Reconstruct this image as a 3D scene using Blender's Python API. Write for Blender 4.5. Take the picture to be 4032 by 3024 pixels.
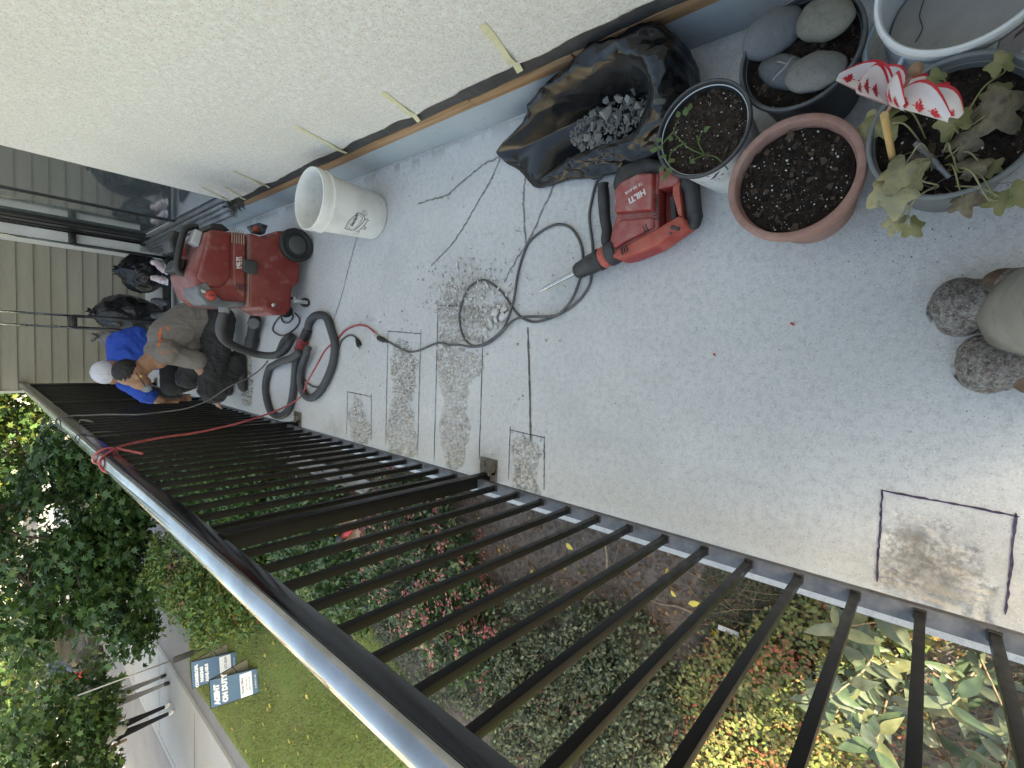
import bpy, bmesh, math, random
import numpy as np
from mathutils import Vector, Matrix
from mathutils.bvhtree import BVHTree

for _o in list(bpy.data.objects):
    bpy.data.objects.remove(_o)
SC = bpy.context.scene
COL = SC.collection
rnd = random.Random(7)
RN = np.random.default_rng(11)

# ------------------------------------------------------------------ camera
cam_d = bpy.data.cameras.new('camera')
cam = bpy.data.objects.new('camera', cam_d)
COL.objects.link(cam)
cam_d.sensor_fit = 'HORIZONTAL'
cam_d.sensor_width = 36.0
cam_d.lens = 16.870
cam_d.clip_start = 0.02
cam_d.clip_end = 600.0
_R = (0.99709413, 0.07397965, -0.01817439)      # picture up   (the photo is turned on its side)
_U = (-0.04385627, 0.75252196, 0.65710526)      # picture left
_F = (-0.06228905, 0.65439874, -0.7535797)      # viewing direction
cam.matrix_world = Matrix(((-_U[0], _R[0], -_F[0], 0.0), (-_U[1], _R[1], -_F[1], 0.0), (-_U[2], _R[2], -_F[2], 1.5), (0, 0, 0, 1)))
SC.camera = cam

# ------------------------------------------------------------------ world, sun, exposure
EL = math.radians(34)
_az = Vector((0.789, -0.615)).normalized()
SUN = Vector((_az.x * math.cos(EL), _az.y * math.cos(EL), math.sin(EL)))
world = bpy.data.worlds.new('World')
SC.world = world
world.use_nodes = True
_nt = world.node_tree
_sky = _nt.nodes.new('ShaderNodeTexSky')
_sky.sky_type = 'NISHITA'
_sky.sun_disc = False
_sky.sun_elevation = EL
_sky.sun_rotation = math.atan2(_az.x, _az.y)
_sky.air_density = 1.0
_sky.dust_density = 4.0
_sky.ozone_density = 0.6
_bg = _nt.nodes['Background']
_nt.links.new(_sky.outputs[0], _bg.inputs[0])
_bg.inputs[1].default_value = 0.15
sun_d = bpy.data.lights.new('sun', 'SUN')
sun_d.energy = 5.0
sun_d.angle = math.radians(0.5)
sun_d.color = (1.0, 0.93, 0.82)
sun = bpy.data.objects.new('sun', sun_d)
COL.objects.link(sun)
sun.location = (8, -6, 12)
sun.rotation_euler = (-SUN).to_track_quat('-Z', 'Y').to_euler()
SC.view_settings.view_transform = 'Standard'
SC.view_settings.look = 'None'
SC.view_settings.gamma = 1.0
SC.view_settings.use_curve_mapping = False
SC.view_settings.exposure = 2.2
SC.view_settings.use_white_balance = True        # the camera's white balance, set for open shade
SC.view_settings.white_balance_temperature = 8200
SC.view_settings.white_balance_tint = 4

# ------------------------------------------------------------------ helpers
def vn(P, s=0):
    """value noise, 0..1, vectorised"""
    P = np.asarray(P, float)
    i = np.floor(P).astype(np.int64)
    f = P - i
    f = f * f * (3 - 2 * f)
    def h(a, b, c):
        n = (a * 374761393 + b * 668265263 + c * 2147483647 + s * 1274126177) & 0xffffffff
        n = ((n ^ (n >> 13)) * 1274126177) & 0xffffffff
        n = ((n ^ (n >> 16)) * 2246822519) & 0xffffffff
        return ((n ^ (n >> 15)) & 0xffff) / 65535.0
    r = 0
    for dx in (0, 1):
        for dy in (0, 1):
            for dz in (0, 1):
                w = (f[:, 0] if dx else 1 - f[:, 0]) * (f[:, 1] if dy else 1 - f[:, 1]) * (f[:, 2] if dz else 1 - f[:, 2])
                r = r + w * h(i[:, 0] + dx, i[:, 1] + dy, i[:, 2] + dz)
    return r

def fbm(P, o=4, s=0, ridge=False):
    P = np.asarray(P, float)
    a, t, r = 0.5, 0.0, 0
    for k in range(o):
        n = vn(P * 2 ** k + 17.3 * k, s + k)
        if ridge:
            n = 1 - np.abs(2 * n - 1)
        r = r + a * n
        t += a
        a *= 0.5
    return r / t

def inpoly(x, y, poly):
    c = np.zeros(x.shape, bool)
    j = len(poly) - 1
    for i in range(len(poly)):
        xi, yi = poly[i]
        xj, yj = poly[j]
        if yi != yj:
            c ^= ((yi > y) != (yj > y)) & (x < (xj - xi) * (y - yi) / (yj - yi) + xi)
        j = i
    return c

class G:
    """collects vertices and faces, in world coordinates"""
    def __init__(s):
        s.v, s.f = [], []
    def add(s, V, F):
        o = len(s.v)
        s.v += [tuple(map(float, p)) for p in V]
        s.f += [tuple(i + o for i in f) for f in F]
        return s
    def box(s, x0, x1, y0, y1, z0, z1, M=None):
        V = [Vector((x, y, z)) for z in (z0, z1) for y in (y0, y1) for x in (x0, x1)]
        if M is not None:
            V = [M @ p for p in V]
        return s.add(V, [(0, 2, 3, 1), (4, 5, 7, 6), (0, 1, 5, 4), (2, 6, 7, 3), (0, 4, 6, 2), (1, 3, 7, 5)])
    def prism(s, poly, z0, z1, M=None, top=1.0):
        n = len(poly)
        a = sum((poly[i - 1][0] * poly[i][1] - poly[i][0] * poly[i - 1][1]) for i in range(n))
        if a < 0:
            poly = poly[::-1]
        cx = sum(p[0] for p in poly) / n
        cy = sum(p[1] for p in poly) / n
        V = [Vector((p[0], p[1], z0)) for p in poly] + [Vector((cx + (p[0] - cx) * top, cy + (p[1] - cy) * top, z1)) for p in poly]
        if M is not None:
            V = [M @ p for p in V]
        F = [tuple(range(n - 1, -1, -1)), tuple(range(n, 2 * n))]
        F += [(i, (i + 1) % n, n + (i + 1) % n, n + i) for i in range(n)]
        return s.add(V, F)
    def tube(s, path, r, n=8, closed=False):
        P = [Vector(p) for p in path]
        m = len(P)
        R = [r] * m if not hasattr(r, '__len__') else list(r)
        t0 = (P[1] - P[0]).normalized()
        u = t0.orthogonal().normalized()
        V, F = [], []
        for i in range(m):
            t = (P[min(i + 1, m - 1)] - P[max(i - 1, 0)])
            t = t.normalized() if t.length > 1e-9 else t0
            u = (u - t * u.dot(t))
            u = u.normalized() if u.length > 1e-6 else t.orthogonal().normalized()
            w = t.cross(u)
            for k in range(n):
                a = 2 * math.pi * k / n
                V.append(P[i] + (u * math.cos(a) + w * math.sin(a)) * R[i])
        for i in range(m - 1):
            for k in range(n):
                F.append((i * n + k, i * n + (k + 1) % n, (i + 1) * n + (k + 1) % n, (i + 1) * n + k))
        F.append(tuple(range(n - 1, -1, -1)))
        F.append(tuple(range((m - 1) * n, m * n)))
        return s.add(V, F)
    def lathe(s, prof, c, n=32, M=None, caps=True):
        V, F = [], []
        for (r, z) in prof:
            for k in range(n):
                a = 2 * math.pi * k / n
                p = Vector((r * math.cos(a), r * math.sin(a), z))
                if M is not None:
                    p = M @ p
                V.append(p + Vector(c))
        m = len(prof)
        for i in range(m - 1):
            for k in range(n):
                F.append((i * n + k, i * n + (k + 1) % n, (i + 1) * n + (k + 1) % n, (i + 1) * n + k))
        if caps and prof[0][0] > 1e-6:
            F.append(tuple(range(n - 1, -1, -1)))
        if caps and prof[-1][0] > 1e-6:
            F.append(tuple(range((m - 1) * n, m * n)))
        return s.add(V, F)
    def capsule(s, p0, p1, r0, r1, n=14):
        p0, p1 = Vector(p0), Vector(p1)
        d = p1 - p0
        L = d.length
        t = d.normalized() if L > 1e-6 else Vector((0, 0, 1))
        u = t.orthogonal().normalized()
        w = t.cross(u)
        rings = [(p0 - t * r0, 0.0005)]
        for k in range(1, 5):
            a = math.pi / 2 * k / 4
            rings.append((p0 - t * r0 * math.cos(a), r0 * math.sin(a)))
        for k in range(0, 4):
            a = math.pi / 2 * k / 4
            rings.append((p1 + t * r1 * math.sin(a), r1 * math.cos(a)))
        rings.append((p1 + t * r1, 0.0005))
        V, F = [], []
        for c, r in rings:
            for k in range(n):
                a = 2 * math.pi * k / n
                V.append(c + (u * math.cos(a) + w * math.sin(a)) * r)
        m = len(rings)
        for i in range(m - 1):
            for k in range(n):
                F.append((i * n + k, i * n + (k + 1) % n, (i + 1) * n + (k + 1) % n, (i + 1) * n + k))
        F.append(tuple(range(n - 1, -1, -1)))
        F.append(tuple(range((m - 1) * n, m * n)))
        return s.add(V, F)
    def ell(s, c, r, nu=18, nv=12, M=None):
        V, F = [], []
        for i in range(nv + 1):
            a = math.pi * i / nv
            for k in range(nu):
                b = 2 * math.pi * k / nu
                p = Vector((r[0] * math.sin(a) * math.cos(b), r[1] * math.sin(a) * math.sin(b), r[2] * math.cos(a)))
                if i in (0, nv):
                    p = p + Vector((1e-4 * math.cos(b), 1e-4 * math.sin(b), 0))
                if M is not None:
                    p = M @ p
                V.append(p + Vector(c))
        for i in range(nv):
            for k in range(nu):
                F.append((i * nu + k, (i + 1) * nu + k, (i + 1) * nu + (k + 1) % nu, i * nu + (k + 1) % nu))
        F.append(tuple(range(nu)))
        F.append(tuple(range((nv + 1) * nu - 1, nv * nu - 1, -1)))
        return s.add(V, F)

def spline(pts, per=6, closed=False):
    P = [Vector(p) for p in pts]
    out = []
    n = len(P)
    for i in range(n - 1):
        a, b, c, d = P[max(i - 1, 0)], P[i], P[i + 1], P[min(i + 2, n - 1)]
        for k in range(per):
            t = k / per
            out.append(0.5 * ((2 * b) + (c - a) * t + (2 * a - 5 * b + 4 * c - d) * t * t + (3 * b - a - 3 * c + d) * t ** 3))
    out.append(P[-1])
    return out

WL = {}
def _place(o, org, parent):
    WL[o.name] = Vector(org)
    if parent is not None:
        o.parent = parent
        o.location = Vector(org) - WL[parent.name]
    else:
        o.location = org

def tag(o, label=None, cat=None, group=None, kind=None):
    for k, v in (('label', label), ('category', cat), ('group', group), ('kind', kind)):
        if v:
            o[k] = v
    return o

def thing(name, label, cat, loc, group=None):
    o = bpy.data.objects.new(name, None)
    o.empty_display_size = 0.1
    COL.objects.link(o)
    _place(o, loc, None)
    return tag(o, label, cat, group)

def rawmesh(name, V, F, smooth=False, cols=None):
    me = bpy.data.meshes.new(name)
    if isinstance(F, np.ndarray):
        nf, k = F.shape
        me.vertices.add(len(V))
        me.vertices.foreach_set('co', np.asarray(V, np.float32).ravel())
        me.loops.add(nf * k)
        me.loops.foreach_set('vertex_index', F.astype(np.int32).ravel())
        me.polygons.add(nf)
        me.polygons.foreach_set('loop_start', np.arange(0, nf * k, k, dtype=np.int32))
        me.polygons.foreach_set('loop_total', np.full(nf, k, np.int32))
        me.update(calc_edges=True)
    else:
        me.from_pydata([tuple(p) for p in V], [], F)
    if smooth:
        me.polygons.foreach_set('use_smooth', np.ones(len(me.polygons), bool))
    if cols is not None:
        for nm, arr in cols.items():
            at = me.attributes.new(nm, 'FLOAT_COLOR', 'POINT')
            at.data.foreach_set('color', np.asarray(arr, np.float32).ravel())
    me.update()
    return me

def obj(name, g, mat, parent=None, smooth=False, bevel=0, seg=2, cols=None, org=None, angle=35, label=None, cat=None, group=None, kind=None, fixn=True):
    if isinstance(g, G):
        V, F = np.array(g.v), g.f
    else:
        V, F = np.asarray(g[0], float), g[1]
    lo, hi = V.min(0), V.max(0)
    if org is None:
        org = (lo + hi) / 2
        if parent is None:
            org[2] = lo[2]
    org = np.asarray(org, float)
    me = rawmesh(name, V - org, F, smooth, cols)
    if isinstance(g, G) and fixn or bevel:
        bm = bmesh.new()
        bm.from_mesh(me)
        bmesh.ops.recalc_face_normals(bm, faces=bm.faces)
        if bevel:
            es = [e for e in bm.edges if len(e.link_faces) == 2 and e.calc_face_angle(0) > math.radians(angle)]
            bmesh.ops.bevel(bm, geom=es, offset=bevel, segments=seg, profile=0.6, affect='EDGES', clamp_overlap=True)
            for f in bm.faces:
                f.smooth = True
        bm.to_mesh(me)
        bm.free()
    if bevel or smooth == 'auto':
        me.polygons.foreach_set('use_smooth', np.ones(len(me.polygons), bool))
        try:
            me.set_sharp_from_angle(angle=math.radians(45))
        except Exception:
            pass
    if mat is not None:
        me.materials.append(mat)
    o = bpy.data.objects.new(name, me)
    COL.objects.link(o)
    _place(o, org, parent)
    return tag(o, label, cat, group, kind)

def inst(name, src, loc, parent=None, rot=None, scale=None):
    o = bpy.data.objects.new(name, src.data)
    COL.objects.link(o)
    _place(o, loc, parent)
    if rot is not None:
        o.rotation_euler = rot
    if scale is not None:
        o.scale = scale
    return o

def remeshed(caps, vox, it=8, fac=0.5):
    """one continuous surface from overlapping tapered volumes"""
    g = G()
    for c in caps:
        if c[0] == 'c':
            g.capsule(*c[1:])
        else:
            g.ell(c[1], c[2], M=c[3] if len(c) > 3 else None)
    me = rawmesh('tmp', g.v, g.f)
    o = bpy.data.objects.new('tmp', me)
    COL.objects.link(o)
    m = o.modifiers.new('r', 'REMESH')
    m.mode = 'VOXEL'
    m.voxel_size = vox
    s = o.modifiers.new('s', 'SMOOTH')
    s.iterations = it
    s.factor = fac
    dg = bpy.context.evaluated_depsgraph_get()
    ev = o.evaluated_get(dg)
    em = ev.to_mesh()
    V = np.zeros(len(em.vertices) * 3)
    em.vertices.foreach_get('co', V)
    N = np.zeros(len(em.vertices) * 3)
    em.vertices.foreach_get('normal', N)
    F = [tuple(p.vertices) for p in em.polygons]
    ev.to_mesh_clear()
    bpy.data.objects.remove(o)
    bpy.data.meshes.remove(me)
    return V.reshape(-1, 3), F, N.reshape(-1, 3)

# ------------------------------------------------------------------ materials
def M(name, col, rough=0.6, metal=0.0, var=None, vs=6.0, vdet=5, lo=0.35, hi=0.65, bump=0.0, bs=80.0, bdet=4, spec=0.5,
      stretch=None, spk=(), attr=None, attrcol=None, trans=0.0, coat=0.0, rvar=0.0, dust=None, alpha=1.0):
    m = bpy.data.materials.new(name)
    m.use_nodes = True
    nt = m.node_tree
    N, L = nt.nodes, nt.links
    b = N['Principled BSDF']
    geo = N.new('ShaderNodeNewGeometry')
    vec = geo.outputs['Position']
    if stretch:
        mp = N.new('ShaderNodeVectorMath')
        mp.operation = 'MULTIPLY'
        mp.inputs[1].default_value = stretch
        L.new(vec, mp.inputs[0])
        vec = mp.outputs[0]
    c4 = lambda c: (c[0], c[1], c[2], 1)
    cur = None
    if attr:
        an = N.new('ShaderNodeAttribute')
        an.attribute_name = attr
    if attr and attrcol is None:
        cur = an.outputs['Color']
    else:
        rgb = N.new('ShaderNodeRGB')
        rgb.outputs[0].default_value = c4(col)
        cur = rgb.outputs[0]
    def mix(fac, a, bcol):
        mx = N.new('ShaderNodeMix')
        mx.data_type = 'RGBA'
        L.new(fac, mx.inputs[0])
        L.new(a, mx.inputs[6])
        if isinstance(bcol, tuple):
            mx.inputs[7].default_value = c4(bcol)
        else:
            L.new(bcol, mx.inputs[7])
        return mx.outputs[2]
    def ramp(x, a, c):
        mr = N.new('ShaderNodeMapRange')
        mr.inputs[1].default_value = a
        mr.inputs[2].default_value = c
        L.new(x, mr.inputs[0])
        return mr.outputs[0]
    def noi(scale, det, rough_=0.6):
        n = N.new('ShaderNodeTexNoise')
        n.inputs['Scale'].default_value = scale
        n.inputs['Detail'].default_value = det
        n.inputs['Roughness'].default_value = rough_
        L.new(vec, n.inputs['Vector'])
        return n.outputs[0]
    if var is not None:
        vs_ = var if isinstance(var, list) else [(var, vs, lo, hi)]
        for (vc, s_, a_, b_) in vs_:
            cur = mix(ramp(noi(s_, vdet), a_, b_), cur, vc)
    if attr and attrcol is not None:
        sep = N.new('ShaderNodeSeparateColor')
        L.new(an.outputs['Color'], sep.inputs[0])
        for ch, tc in enumerate(attrcol):
            if tc is None:
                continue
            if isinstance(tc, list):
                tcur = mix(ramp(noi(tc[2], 4), 0.4, 0.6), _rgb(nt, tc[0]), tc[1])
            else:
                tcur = tc
            cur = mix(sep.outputs[ch], cur, tcur)
    for (s_, th, sc_) in spk:
        vo = N.new('ShaderNodeTexVoronoi')
        vo.inputs['Scale'].default_value = s_
        L.new(vec, vo.inputs['Vector'])
        cur = mix(ramp(vo.outputs['Distance'], th, th * 0.55), cur, sc_)
    if dust:
        # settled dust: on faces that look up
        sn = N.new('ShaderNodeSeparateXYZ')
        L.new(geo.outputs['Normal'], sn.inputs[0])
        up = ramp(sn.outputs[2], dust[1], 1.0)
        mm = N.new('ShaderNodeMath')
        mm.operation = 'MULTIPLY'
        L.new(up, mm.inputs[0])
        L.new(ramp(noi(dust[3] if len(dust) > 3 else 9, 6), 0.25, 0.75), mm.inputs[1])
        m2 = N.new('ShaderNodeMath')
        m2.operation = 'MULTIPLY'
        L.new(mm.outputs[0], m2.inputs[0])
        m2.inputs[1].default_value = dust[2]
        cur = mix(m2.outputs[0], cur, dust[0])
        mr = N.new('ShaderNodeMapRange')
        mr.inputs[3].default_value = rough
        mr.inputs[4].default_value = min(1, rough + 0.45)
        L.new(m2.outputs[0], mr.inputs[0])
        L.new(mr.outputs[0], b.inputs['Roughness'])
    else:
        b.inputs['Roughness'].default_value = rough
        if rvar:
            mr = N.new('ShaderNodeMapRange')
            mr.inputs[1].default_value = 0.3
            mr.inputs[2].default_value = 0.7
            mr.inputs[3].default_value = max(0.02, rough - rvar)
            mr.inputs[4].default_value = min(1, rough + rvar)
            L.new(noi(vs * 2, 4), mr.inputs[0])
            L.new(mr.outputs[0], b.inputs['Roughness'])
    L.new(cur, b.inputs['Base Color'])
    b.inputs['Metallic'].default_value = metal
    b.inputs['Specular IOR Level'].default_value = spec
    b.inputs['Coat Weight'].default_value = coat
    b.inputs['Coat Roughness'].default_value = 0.06
    b.inputs['Alpha'].default_value = alpha
    if bump:
        bn = N.new('ShaderNodeBump')
        bn.inputs['Strength'].default_value = min(1, bump)
        bn.inputs['Distance'].default_value = 0.004 * max(1, bump)
        L.new(noi(bs, bdet, 0.65), bn.inputs['Height'])
        L.new(bn.outputs[0], b.inputs['Normal'])
    if trans:
        tr = N.new('ShaderNodeBsdfTranslucent')
        L.new(cur, tr.inputs[0])
        ms = N.new('ShaderNodeMixShader')
        ms.inputs[0].default_value = trans
        L.new(b.outputs[0], ms.inputs[1])
        L.new(tr.outputs[0], ms.inputs[2])
        L.new(ms.outputs[0], N['Material Output'].inputs[0])
    return m

def _rgb(nt, c):
    r = nt.nodes.new('ShaderNodeRGB')
    r.outputs[0].default_value = (c[0], c[1], c[2], 1)
    return r.outputs[0]

# ------------------------------------------------------------------ leaf scatter
T_DIAMOND = (np.array([(0, 0, 0), (-.3, .5, .06), (.3, .5, .06), (0, 1, -.04)]), np.array([(0, 2, 1), (1, 2, 3)]))
T_OVAL = (np.array([(0, 0, 0), (-.22, .3, .07), (.22, .3, .07), (-.24, .65, .05), (.24, .65, .05), (0, 1, -.08), (0, .35, 0), (0, .7, -.02)]),
          np.array([(0, 2, 6), (0, 6, 1), (1, 6, 7), (1, 7, 3), (6, 2, 4), (6, 4, 7), (3, 7, 5), (7, 4, 5)]))
_mp = [(0, 0), (.18, .16), (.46, .12), (.36, .34), (.56, .58), (.27, .58), (.0, 1.0), (-.27, .58), (-.56, .58), (-.36, .34), (-.46, .12), (-.18, .16)]
T_MAPLE = (np.array([(x, y, -.12 * abs(x) - .06 * y) for x, y in _mp] + [(0, .4, .03)]), np.array([(i, (i + 1) % 12, 12) for i in range(12)]))
T_MAPLE5 = (np.array([(0, 0, 0), (.45, .15, -.05), (.25, .38, 0), (.5, .65, -.08), (.15, .6, 0), (0, 1, -.1), (-.15, .6, 0), (-.5, .65, -.08), (-.25, .38, 0), (-.45, .15, -.05)]),
            np.array([(0, 1, 2), (0, 2, 8), (2, 3, 4), (2, 4, 6), (2, 6, 8), (4, 5, 6), (8, 6, 7), (0, 8, 9)]))

def leafmesh(P, size, tmpl, pal, up=0.6, down=0.3, jit=0.25, flat=False, w=1.0, seed=1):
    r = np.random.default_rng(seed)
    P = np.asarray(P, float)
    n = len(P)
    nz = r.normal(size=(n, 3))
    nz /= np.linalg.norm(nz, axis=1)[:, None]
    nz = nz * (1 - up) + np.array([0, 0, 1.0]) * up
    if flat:
        nz = nz * 0.25 + np.array([0, 0, 1.0])
    nz /= np.linalg.norm(nz, axis=1)[:, None]
    t = r.normal(size=(n, 3))
    t[:, 2] -= down * 2
    t -= nz * (t * nz).sum(1)[:, None]
    t /= np.linalg.norm(t, axis=1)[:, None] + 1e-9
    b = np.cross(t, nz)
    s = size * np.clip(r.normal(1, jit, n), 0.4, 1.8)
    tv, tf = tmpl
    V = P[:, None, :] + s[:, None, None] * (tv[None, :, 0:1] * w * b[:, None, :] + tv[None, :, 1:2] * t[:, None, :] + tv[None, :, 2:3] * nz[:, None, :])
    k = len(tv)
    F = (tf[None] + (np.arange(n) * k)[:, None, None]).reshape(-1, 3)
    pal = np.asarray(pal, float)
    ci = r.integers(0, len(pal), n)
    C = pal[ci] * r.uniform(0.75, 1.25, (n, 1))
    C = np.concatenate([C, np.ones((n, 1))], 1)
    C = np.repeat(C[:, None, :], k, 1).reshape(-1, 4)
    return V.reshape(-1, 3), F, C

def foliage(name, P, size, tmpl, pal, mat, parent, kind=None, **kw):
    V, F, C = leafmesh(P, size, tmpl, pal, **kw)
    return obj(name, (V, F), mat, parent, cols={'col': C}, kind=kind)

def clump_points(ells, n, cl, spread, seed, shell=0.75):
    """points in clumps through a set of ellipsoids ((cx,cy,cz),(rx,ry,rz),weight)"""
    r = np.random.default_rng(seed)
    W = np.array([e[2] for e in ells], float)
    W /= W.sum()
    cc = []
    for e, w in zip(ells, W):
        k = max(1, int(cl * w))
        d = r.normal(size=(k, 3))
        d /= np.linalg.norm(d, axis=1)[:, None]
        rad = r.uniform(shell ** 3, 1, k) ** (1 / 3)
        inner = r.random(k) < 0.25
        rad[inner] = r.uniform(0.2, 1, inner.sum())
        cc.append(np.array(e[0]) + d * rad[:, None] * np.array(e[1]))
    cc = np.concatenate(cc)
    i = r.integers(0, len(cc), n)
    d = r.normal(size=(n, 3)) * spread
    d[:, 2] *= 0.6
    return cc[i] + d

def text(name, body, size, Mx, mat, parent, extrude=0.0006, warp=None, align='LEFT', bold=0.0, shear=0.0, sx=1.0):
    cu = bpy.data.curves.new('t', 'FONT')
    cu.body = body
    cu.size = size
    cu.extrude = extrude
    cu.align_x = align
    cu.offset = bold
    cu.shear = shear
    cu.resolution_u = 3
    o = bpy.data.objects.new('t', cu)
    COL.objects.link(o)
    dg = bpy.context.evaluated_depsgraph_get()
    ev = o.evaluated_get(dg)
    em = ev.to_mesh()
    V = np.array([tuple(v.co) for v in em.vertices])
    F = [tuple(p.vertices) for p in em.polygons]
    ev.to_mesh_clear()
    bpy.data.objects.remove(o)
    V[:, 0] *= sx
    if warp is not None:
        V = np.array([warp(*p) for p in V])
    else:
        V = np.array([tuple(Mx @ Vector(p)) for p in V])
    return obj(name, (V, F), mat, parent)

def rock(c, s, seed, n=10, flat=0.8, rot=0.0):
    """angular chip of concrete: hull of random points"""
    r = random.Random(seed)
    bm = bmesh.new()
    for _ in range(n):
        d = Vector((r.gauss(0, 1), r.gauss(0, 1), r.gauss(0, 1))).normalized() * r.uniform(0.7, 1.0)
        bm.verts.new((d.x, d.y * r.uniform(.7, 1), d.z * flat))
    res = bmesh.ops.convex_hull(bm, input=bm.verts)
    bmesh.ops.delete(bm, geom=[e for e in res['geom_interior'] if isinstance(e, bmesh.types.BMVert)], context='VERTS')
    bm.verts.index_update()
    V = [(c[0] + s * v.co.x, c[1] + s * v.co.y, c[2] + s * v.co.z) for v in bm.verts]
    F = [tuple(v.index for v in f.verts) for f in bm.faces]
    bm.free()
    return V, F
# ------------------------------------------------------------------ materials used in many places
CONC = M('concrete', (.53, .535, .53), .85, var=[((.61, .61, .60), 2.2, .35, .7), ((.43, .435, .44), 48, .45, .75), ((.65, .65, .64), 170, .5, .7), ((.34, .345, .35), 125, .58, .78)], bump=.35, bs=240, spec=.3,
         spk=[(100, .15, (.27, .27, .27)), (37, .045, (.13, .13, .13))],
         attr='w', attrcol=([(.235, .215, .19), (.66, .655, .635), 85], (.19, .17, .145), (.68, .68, .66)))
BLACKPAINT = M('black_paint', (.0045, .0045, .0045), .36, spec=.18, rvar=.08, vs=14, bump=.05, bs=300)
RAILTOP = M('gloss_black_rail', (.006, .006, .0065), .14, spec=.45, rvar=.05, vs=9)
RAILCAP = M('polished_rail_cap', (.34, .345, .36), .14, .85, var=(.22, .225, .23), vs=7, rvar=.07, bump=.03, bs=60)
RAILBOT = M('dusty_black_rail', (.03, .031, .036), .28, spec=.9, dust=((.17, .173, .185), .5, .75, 30))
ALU = M('aluminium', (.55, .55, .56), .32, .85, var=(.30, .30, .31), vs=6, stretch=(1, 1, 6))
WHITEPAINT = M('white_paint', (.74, .73, .69), .5, var=(.62, .61, .57), vs=5)
BLACKPLASTIC = M('black_plastic', (.012, .012, .013), .42, bump=.15, bs=400, dust=((.24, .23, .22), .4, .25, 14))
RUBBER = M('black_rubber', (.012, .012, .013), .6, bump=.2, bs=200, dust=((.22, .21, .20), .4, .2, 12))
CHROME = M('steel', (.55, .55, .55), .22, 1.0, rvar=.1, vs=40)
MARK = M('marker_line', (.018, .014, .02), .8, var=(.09, .075, .08), vs=60)
MARKV = M('violet_marker_line', (.028, .012, .05), .8, var=(.08, .06, .10), vs=60)
CRACKM = M('crack_fill', (.17, .165, .158), .9, var=[((.30, .295, .285), 60, .42, .62)], bump=.5, bs=200)
JOINTM = M('joint_fill', (.085, .078, .068), .9, var=(.15, .14, .125), vs=50, bump=.5, bs=200)

# ------------------------------------------------------------------ balcony slab
XW = 0.962
def lin(a, b, d):
    return list(np.linspace(a, b, max(2, int(round((b - a) / d)) + 1)))[:-1]
xs = np.array(lin(-.622, .31, .005) + lin(.31, XW + .03, .03) + [XW + .03])
ys = np.array(lin(-.345, -.25, .06) + lin(-.25, .13, .006) + lin(.13, 1.05, .05) + lin(1.05, 2.65, .005) + lin(2.65, 4.6, .012) + lin(4.6, 7.34, .06) + [7.34])
X_, Y_ = np.meshgrid(xs, ys)
x, y = X_.ravel(), Y_.ravel()
p3 = np.stack([x, y, 0 * x], 1)
jx = x + (fbm(p3 * 28, 3, 3) - .5) * .055
jy = y + (fbm(p3 * 28, 3, 9) - .5) * .055
chips = [
    ([(-.275, 2.51), (-.31, 2.42), (-.414, 2.375), (-.478, 2.335), (-.535, 2.369), (-.545, 2.525), (-.402, 2.571)], .012),
    ([(.065, 2.097), (.022, 2.012), (-.068, 1.935), (-.174, 1.952), (-.272, 1.985), (-.419, 1.93), (-.54, 1.915), (-.545, 2.157), (-.421, 2.173), (-.219, 2.127), (-.059, 2.168)], .014),
    ([(.213, 1.783), (.206, 1.52), (.15, 1.49), (.049, 1.49), (.03, 1.774)], .017),
    ([(.035, 1.76), (-.015, 1.484), (-.091, 1.487), (-.14, 1.57), (-.286, 1.578), (-.337, 1.543), (-.51, 1.574), (-.575, 1.681), (-.336, 1.754), (-.215, 1.725), (-.108, 1.775)], .015),
    ([(-.345, 1.293), (-.339, 1.189), (-.378, 1.124), (-.45, 1.169), (-.55, 1.133), (-.55, 1.269), (-.429, 1.275)], .013),
    ([(.20, 1.50), (.21, 1.40), (.17, 1.36), (.12, 1.43), (.10, 1.50)], .016),
    ([(-.335, .045), (-.345, -.04), (-.39, -.10), (-.48, -.135), (-.56, -.14), (-.575, -.05), (-.555, .05), (-.45, .062)], .006),
    ([(-.10, 4.05), (-.30, 3.98), (-.48, 4.02), (-.50, 4.2), (-.30, 4.22), (-.12, 4.18)], .012),
]
chip = np.zeros(x.shape)
dep = np.zeros(x.shape)
rough = fbm(p3 * 50, 4, 21, ridge=True)
rough2 = fbm(p3 * 26, 3, 5)
for poly, d in chips:
    for k, (ox, oy) in enumerate(((0, 0), (.006, 0), (-.006, 0), (0, .006), (0, -.006))):
        m = inpoly(jx + ox, jy + oy, poly).astype(float)
        chip = np.maximum(chip, m * (1 if k == 0 else .45))
        dep = np.maximum(dep, m * d * (1 if k == 0 else .5))
far_ = np.exp(-((x + .43) / .1) ** 2 - ((y + .02) / .1) ** 2)
z = -dep * (.25 + .75 * np.clip(rough2 * 1.5 - .25, 0, 1)) + (chip > .1) * (rough - .66) * .046 * (dep > .001)
farp = (y < .3) & (chip > .1)
chipc0 = 0
z = np.where(farp, -chip * .004 * (.3 + rough2) + (fbm(p3 * np.array([60, 22, 1]), 4, 66, ridge=True) - .6) * .012 * chip, z)
chipc = np.clip(chip * (.6 + .5 * np.clip((rough2 - .3) * 2.2, 0, 1)), 0, .95)
chipc = np.where(farp, chipc * (.15 + .75 * np.clip((fbm(p3 * np.array([24, 10, 1]), 4, 67) - .25) * 2.2, 0, 1)), chipc)
stain_shade = np.zeros(x.shape)
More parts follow.
